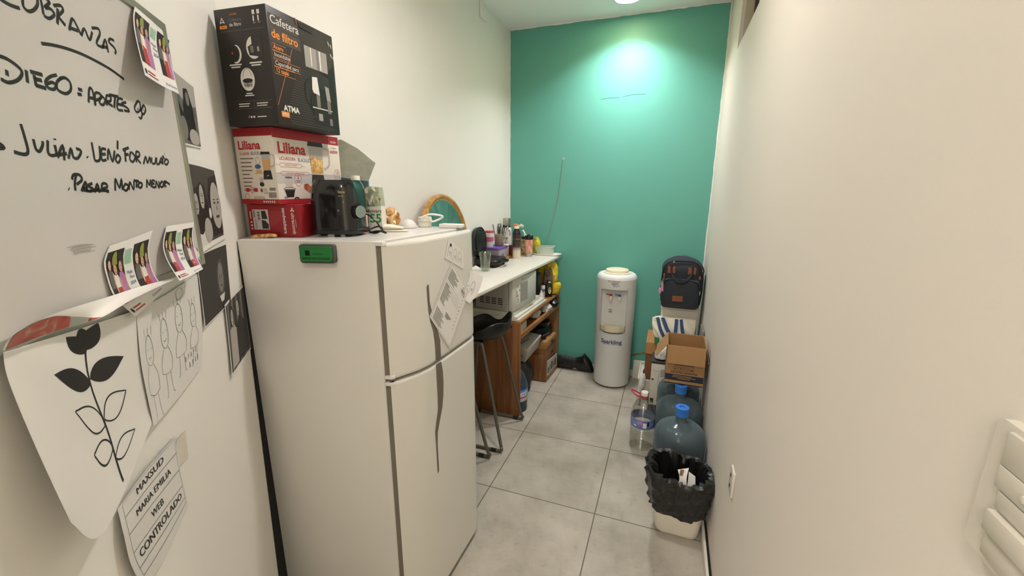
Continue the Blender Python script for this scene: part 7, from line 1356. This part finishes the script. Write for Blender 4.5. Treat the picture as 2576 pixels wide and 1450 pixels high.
# ---------------------------------------------------------------- waste bin
t = thing('waste_bin', 'white plastic waste bin with a black bag folded over its rim', 'bin', (.155, 1.975, 0)); M_BIN = mat('bin_white', '#d9d0bd', .35)
def resample(pts, n):
    L_ = [0.0]
    for i in range(len(pts)):
        a, c_ = pts[i], pts[(i+1) % len(pts)]; L_.append(L_[-1]+math.hypot(c_[0]-a[0], c_[1]-a[1]))
    out = []; j = 0
    for k in range(n):
        d = L_[-1]*k/n
        while L_[j+1] < d: j += 1
        f = (d-L_[j])/max(1e-9, L_[j+1]-L_[j]); a, c_ = pts[j], pts[(j+1) % len(pts)]; out.append((a[0]+(c_[0]-a[0])*f, a[1]+(c_[1]-a[1])*f))
    return out
def binring(z, k=1.0, j=0.0, seed=0, n=8):
    q = z/.35; cx_ = .157-.013*q; cy_ = 1.99-.035*q; w_ = .198+.085*q; d_ = .15+.075*q
    return [V((cx_+p[0]*k, cy_+p[1]*k, z)) for p in resample(rrect(w_, d_, .035+.02*q, n), n*9)]
b = MB(); b.loft([binring(0.0005, .94), binring(.006, .99), binring(.02), binring(.26), binring(.29), binring(.293, .985)], M_BIN, cap=False); b.add(binring(.004, .97), [tuple(range(72))], M_BIN); b.build('tub', t)
b = MB(); q = random.Random(3); rings = []
prof_ = [(.128, 1.015), (.136, 1.03), (.15, 1.03), (.165, 1.045), (.18, 1.035), (.20, 1.05), (.22, 1.035), (.24, 1.05), (.262, 1.04), (.285, 1.055), (.31, 1.04), (.33, 1.05), (.348, 1.04), (.36, 1.0), (.355, .95), (.33, .91), (.28, .87), (.22, .82), (.17, .75), (.15, .5), (.145, .1)]
N = len(binring(.1, n=14)); ND = len(prof_)-8; ph = [q.uniform(0, 6.28) for _ in range(8)]
for li, (z, k) in enumerate(prof_):
    base = binring(z, k, n=14); c0 = sum(base, V((0, 0, 0)))/N; ring = []
    for i, v in enumerate(base):
        a = 2*math.pi*i/N; w_ = .009*math.sin(5*a+ph[0]+li*.75)+.007*math.sin(9*a+ph[1]-li*.9)+.0045*math.sin(17*a+ph[2]+li*.7)+.003*math.sin(27*a-li*1.3)
        if 0 < li: v = v+(v-c0).normalized()*(abs(w_)*.8 if li < ND else 0 if li == ND else -abs(w_)*1.4)
        v = V((v.x, v.y, v.z+(.009*math.sin(3*a+ph[3])+.005*math.sin(7*a+ph[4]))*(1 if li in (0, 1) or ND-1 <= li <= ND+1 else .35)+(.018*max(0, math.cos(a-2.4))**3 if ND-2 <= li <= ND+2 else 0)))
        v.x = min(v.x, WR-.002); ring.append(v)
    rings.append(ring)
b.loft(rings, M_BAGB, cap=False); b.add(rings[-1], [tuple(range(N))], M_BAGB); b.build('bin_liner', t)
b = MB(); hx, hy, hz = .168, 1.955, .245
fr1 = sheet([[(hx-.03, hy+.02, hz+.085), (hx+.02, hy+.03, hz+.10)], [(hx-.02, hy-.01, hz+.05), (hx+.012, hy-.005, hz+.06)], [(hx-.045, hy-.03, hz), (hx+.02, hy-.035, hz)]], .05, .1); paper_mesh(b, fr1, M_TISSUE, 8, .002)
fr2 = sheet([[(hx+.02, hy+.015, hz+.09), (hx+.05, hy+.01, hz+.075)], [(hx+.018, hy-.005, hz+.04), (hx+.052, hy-.01, hz+.04)], [(hx+.01, hy-.03, hz-.005), (hx+.045, hy-.04, hz-.005)]], .04, .1); paper_mesh(b, fr2, M_TISSUE, 8, .002)
b.poly([(.0, .07), (.02, .065), (.03, .09), (.012, .098)], fr1, mat('coffee_stain', '#7a5a35', .7), .002); b.poly(ell(.02, .035, .008, .007, 10), fr1, MATS['coffee_stain'], .002)
tag(b.build('used_tissue', origin=(hx, hy, hz)), 'crumpled stained paper tissue in the black-lined bin', 'tissue')
bpy.context.view_layer.update()
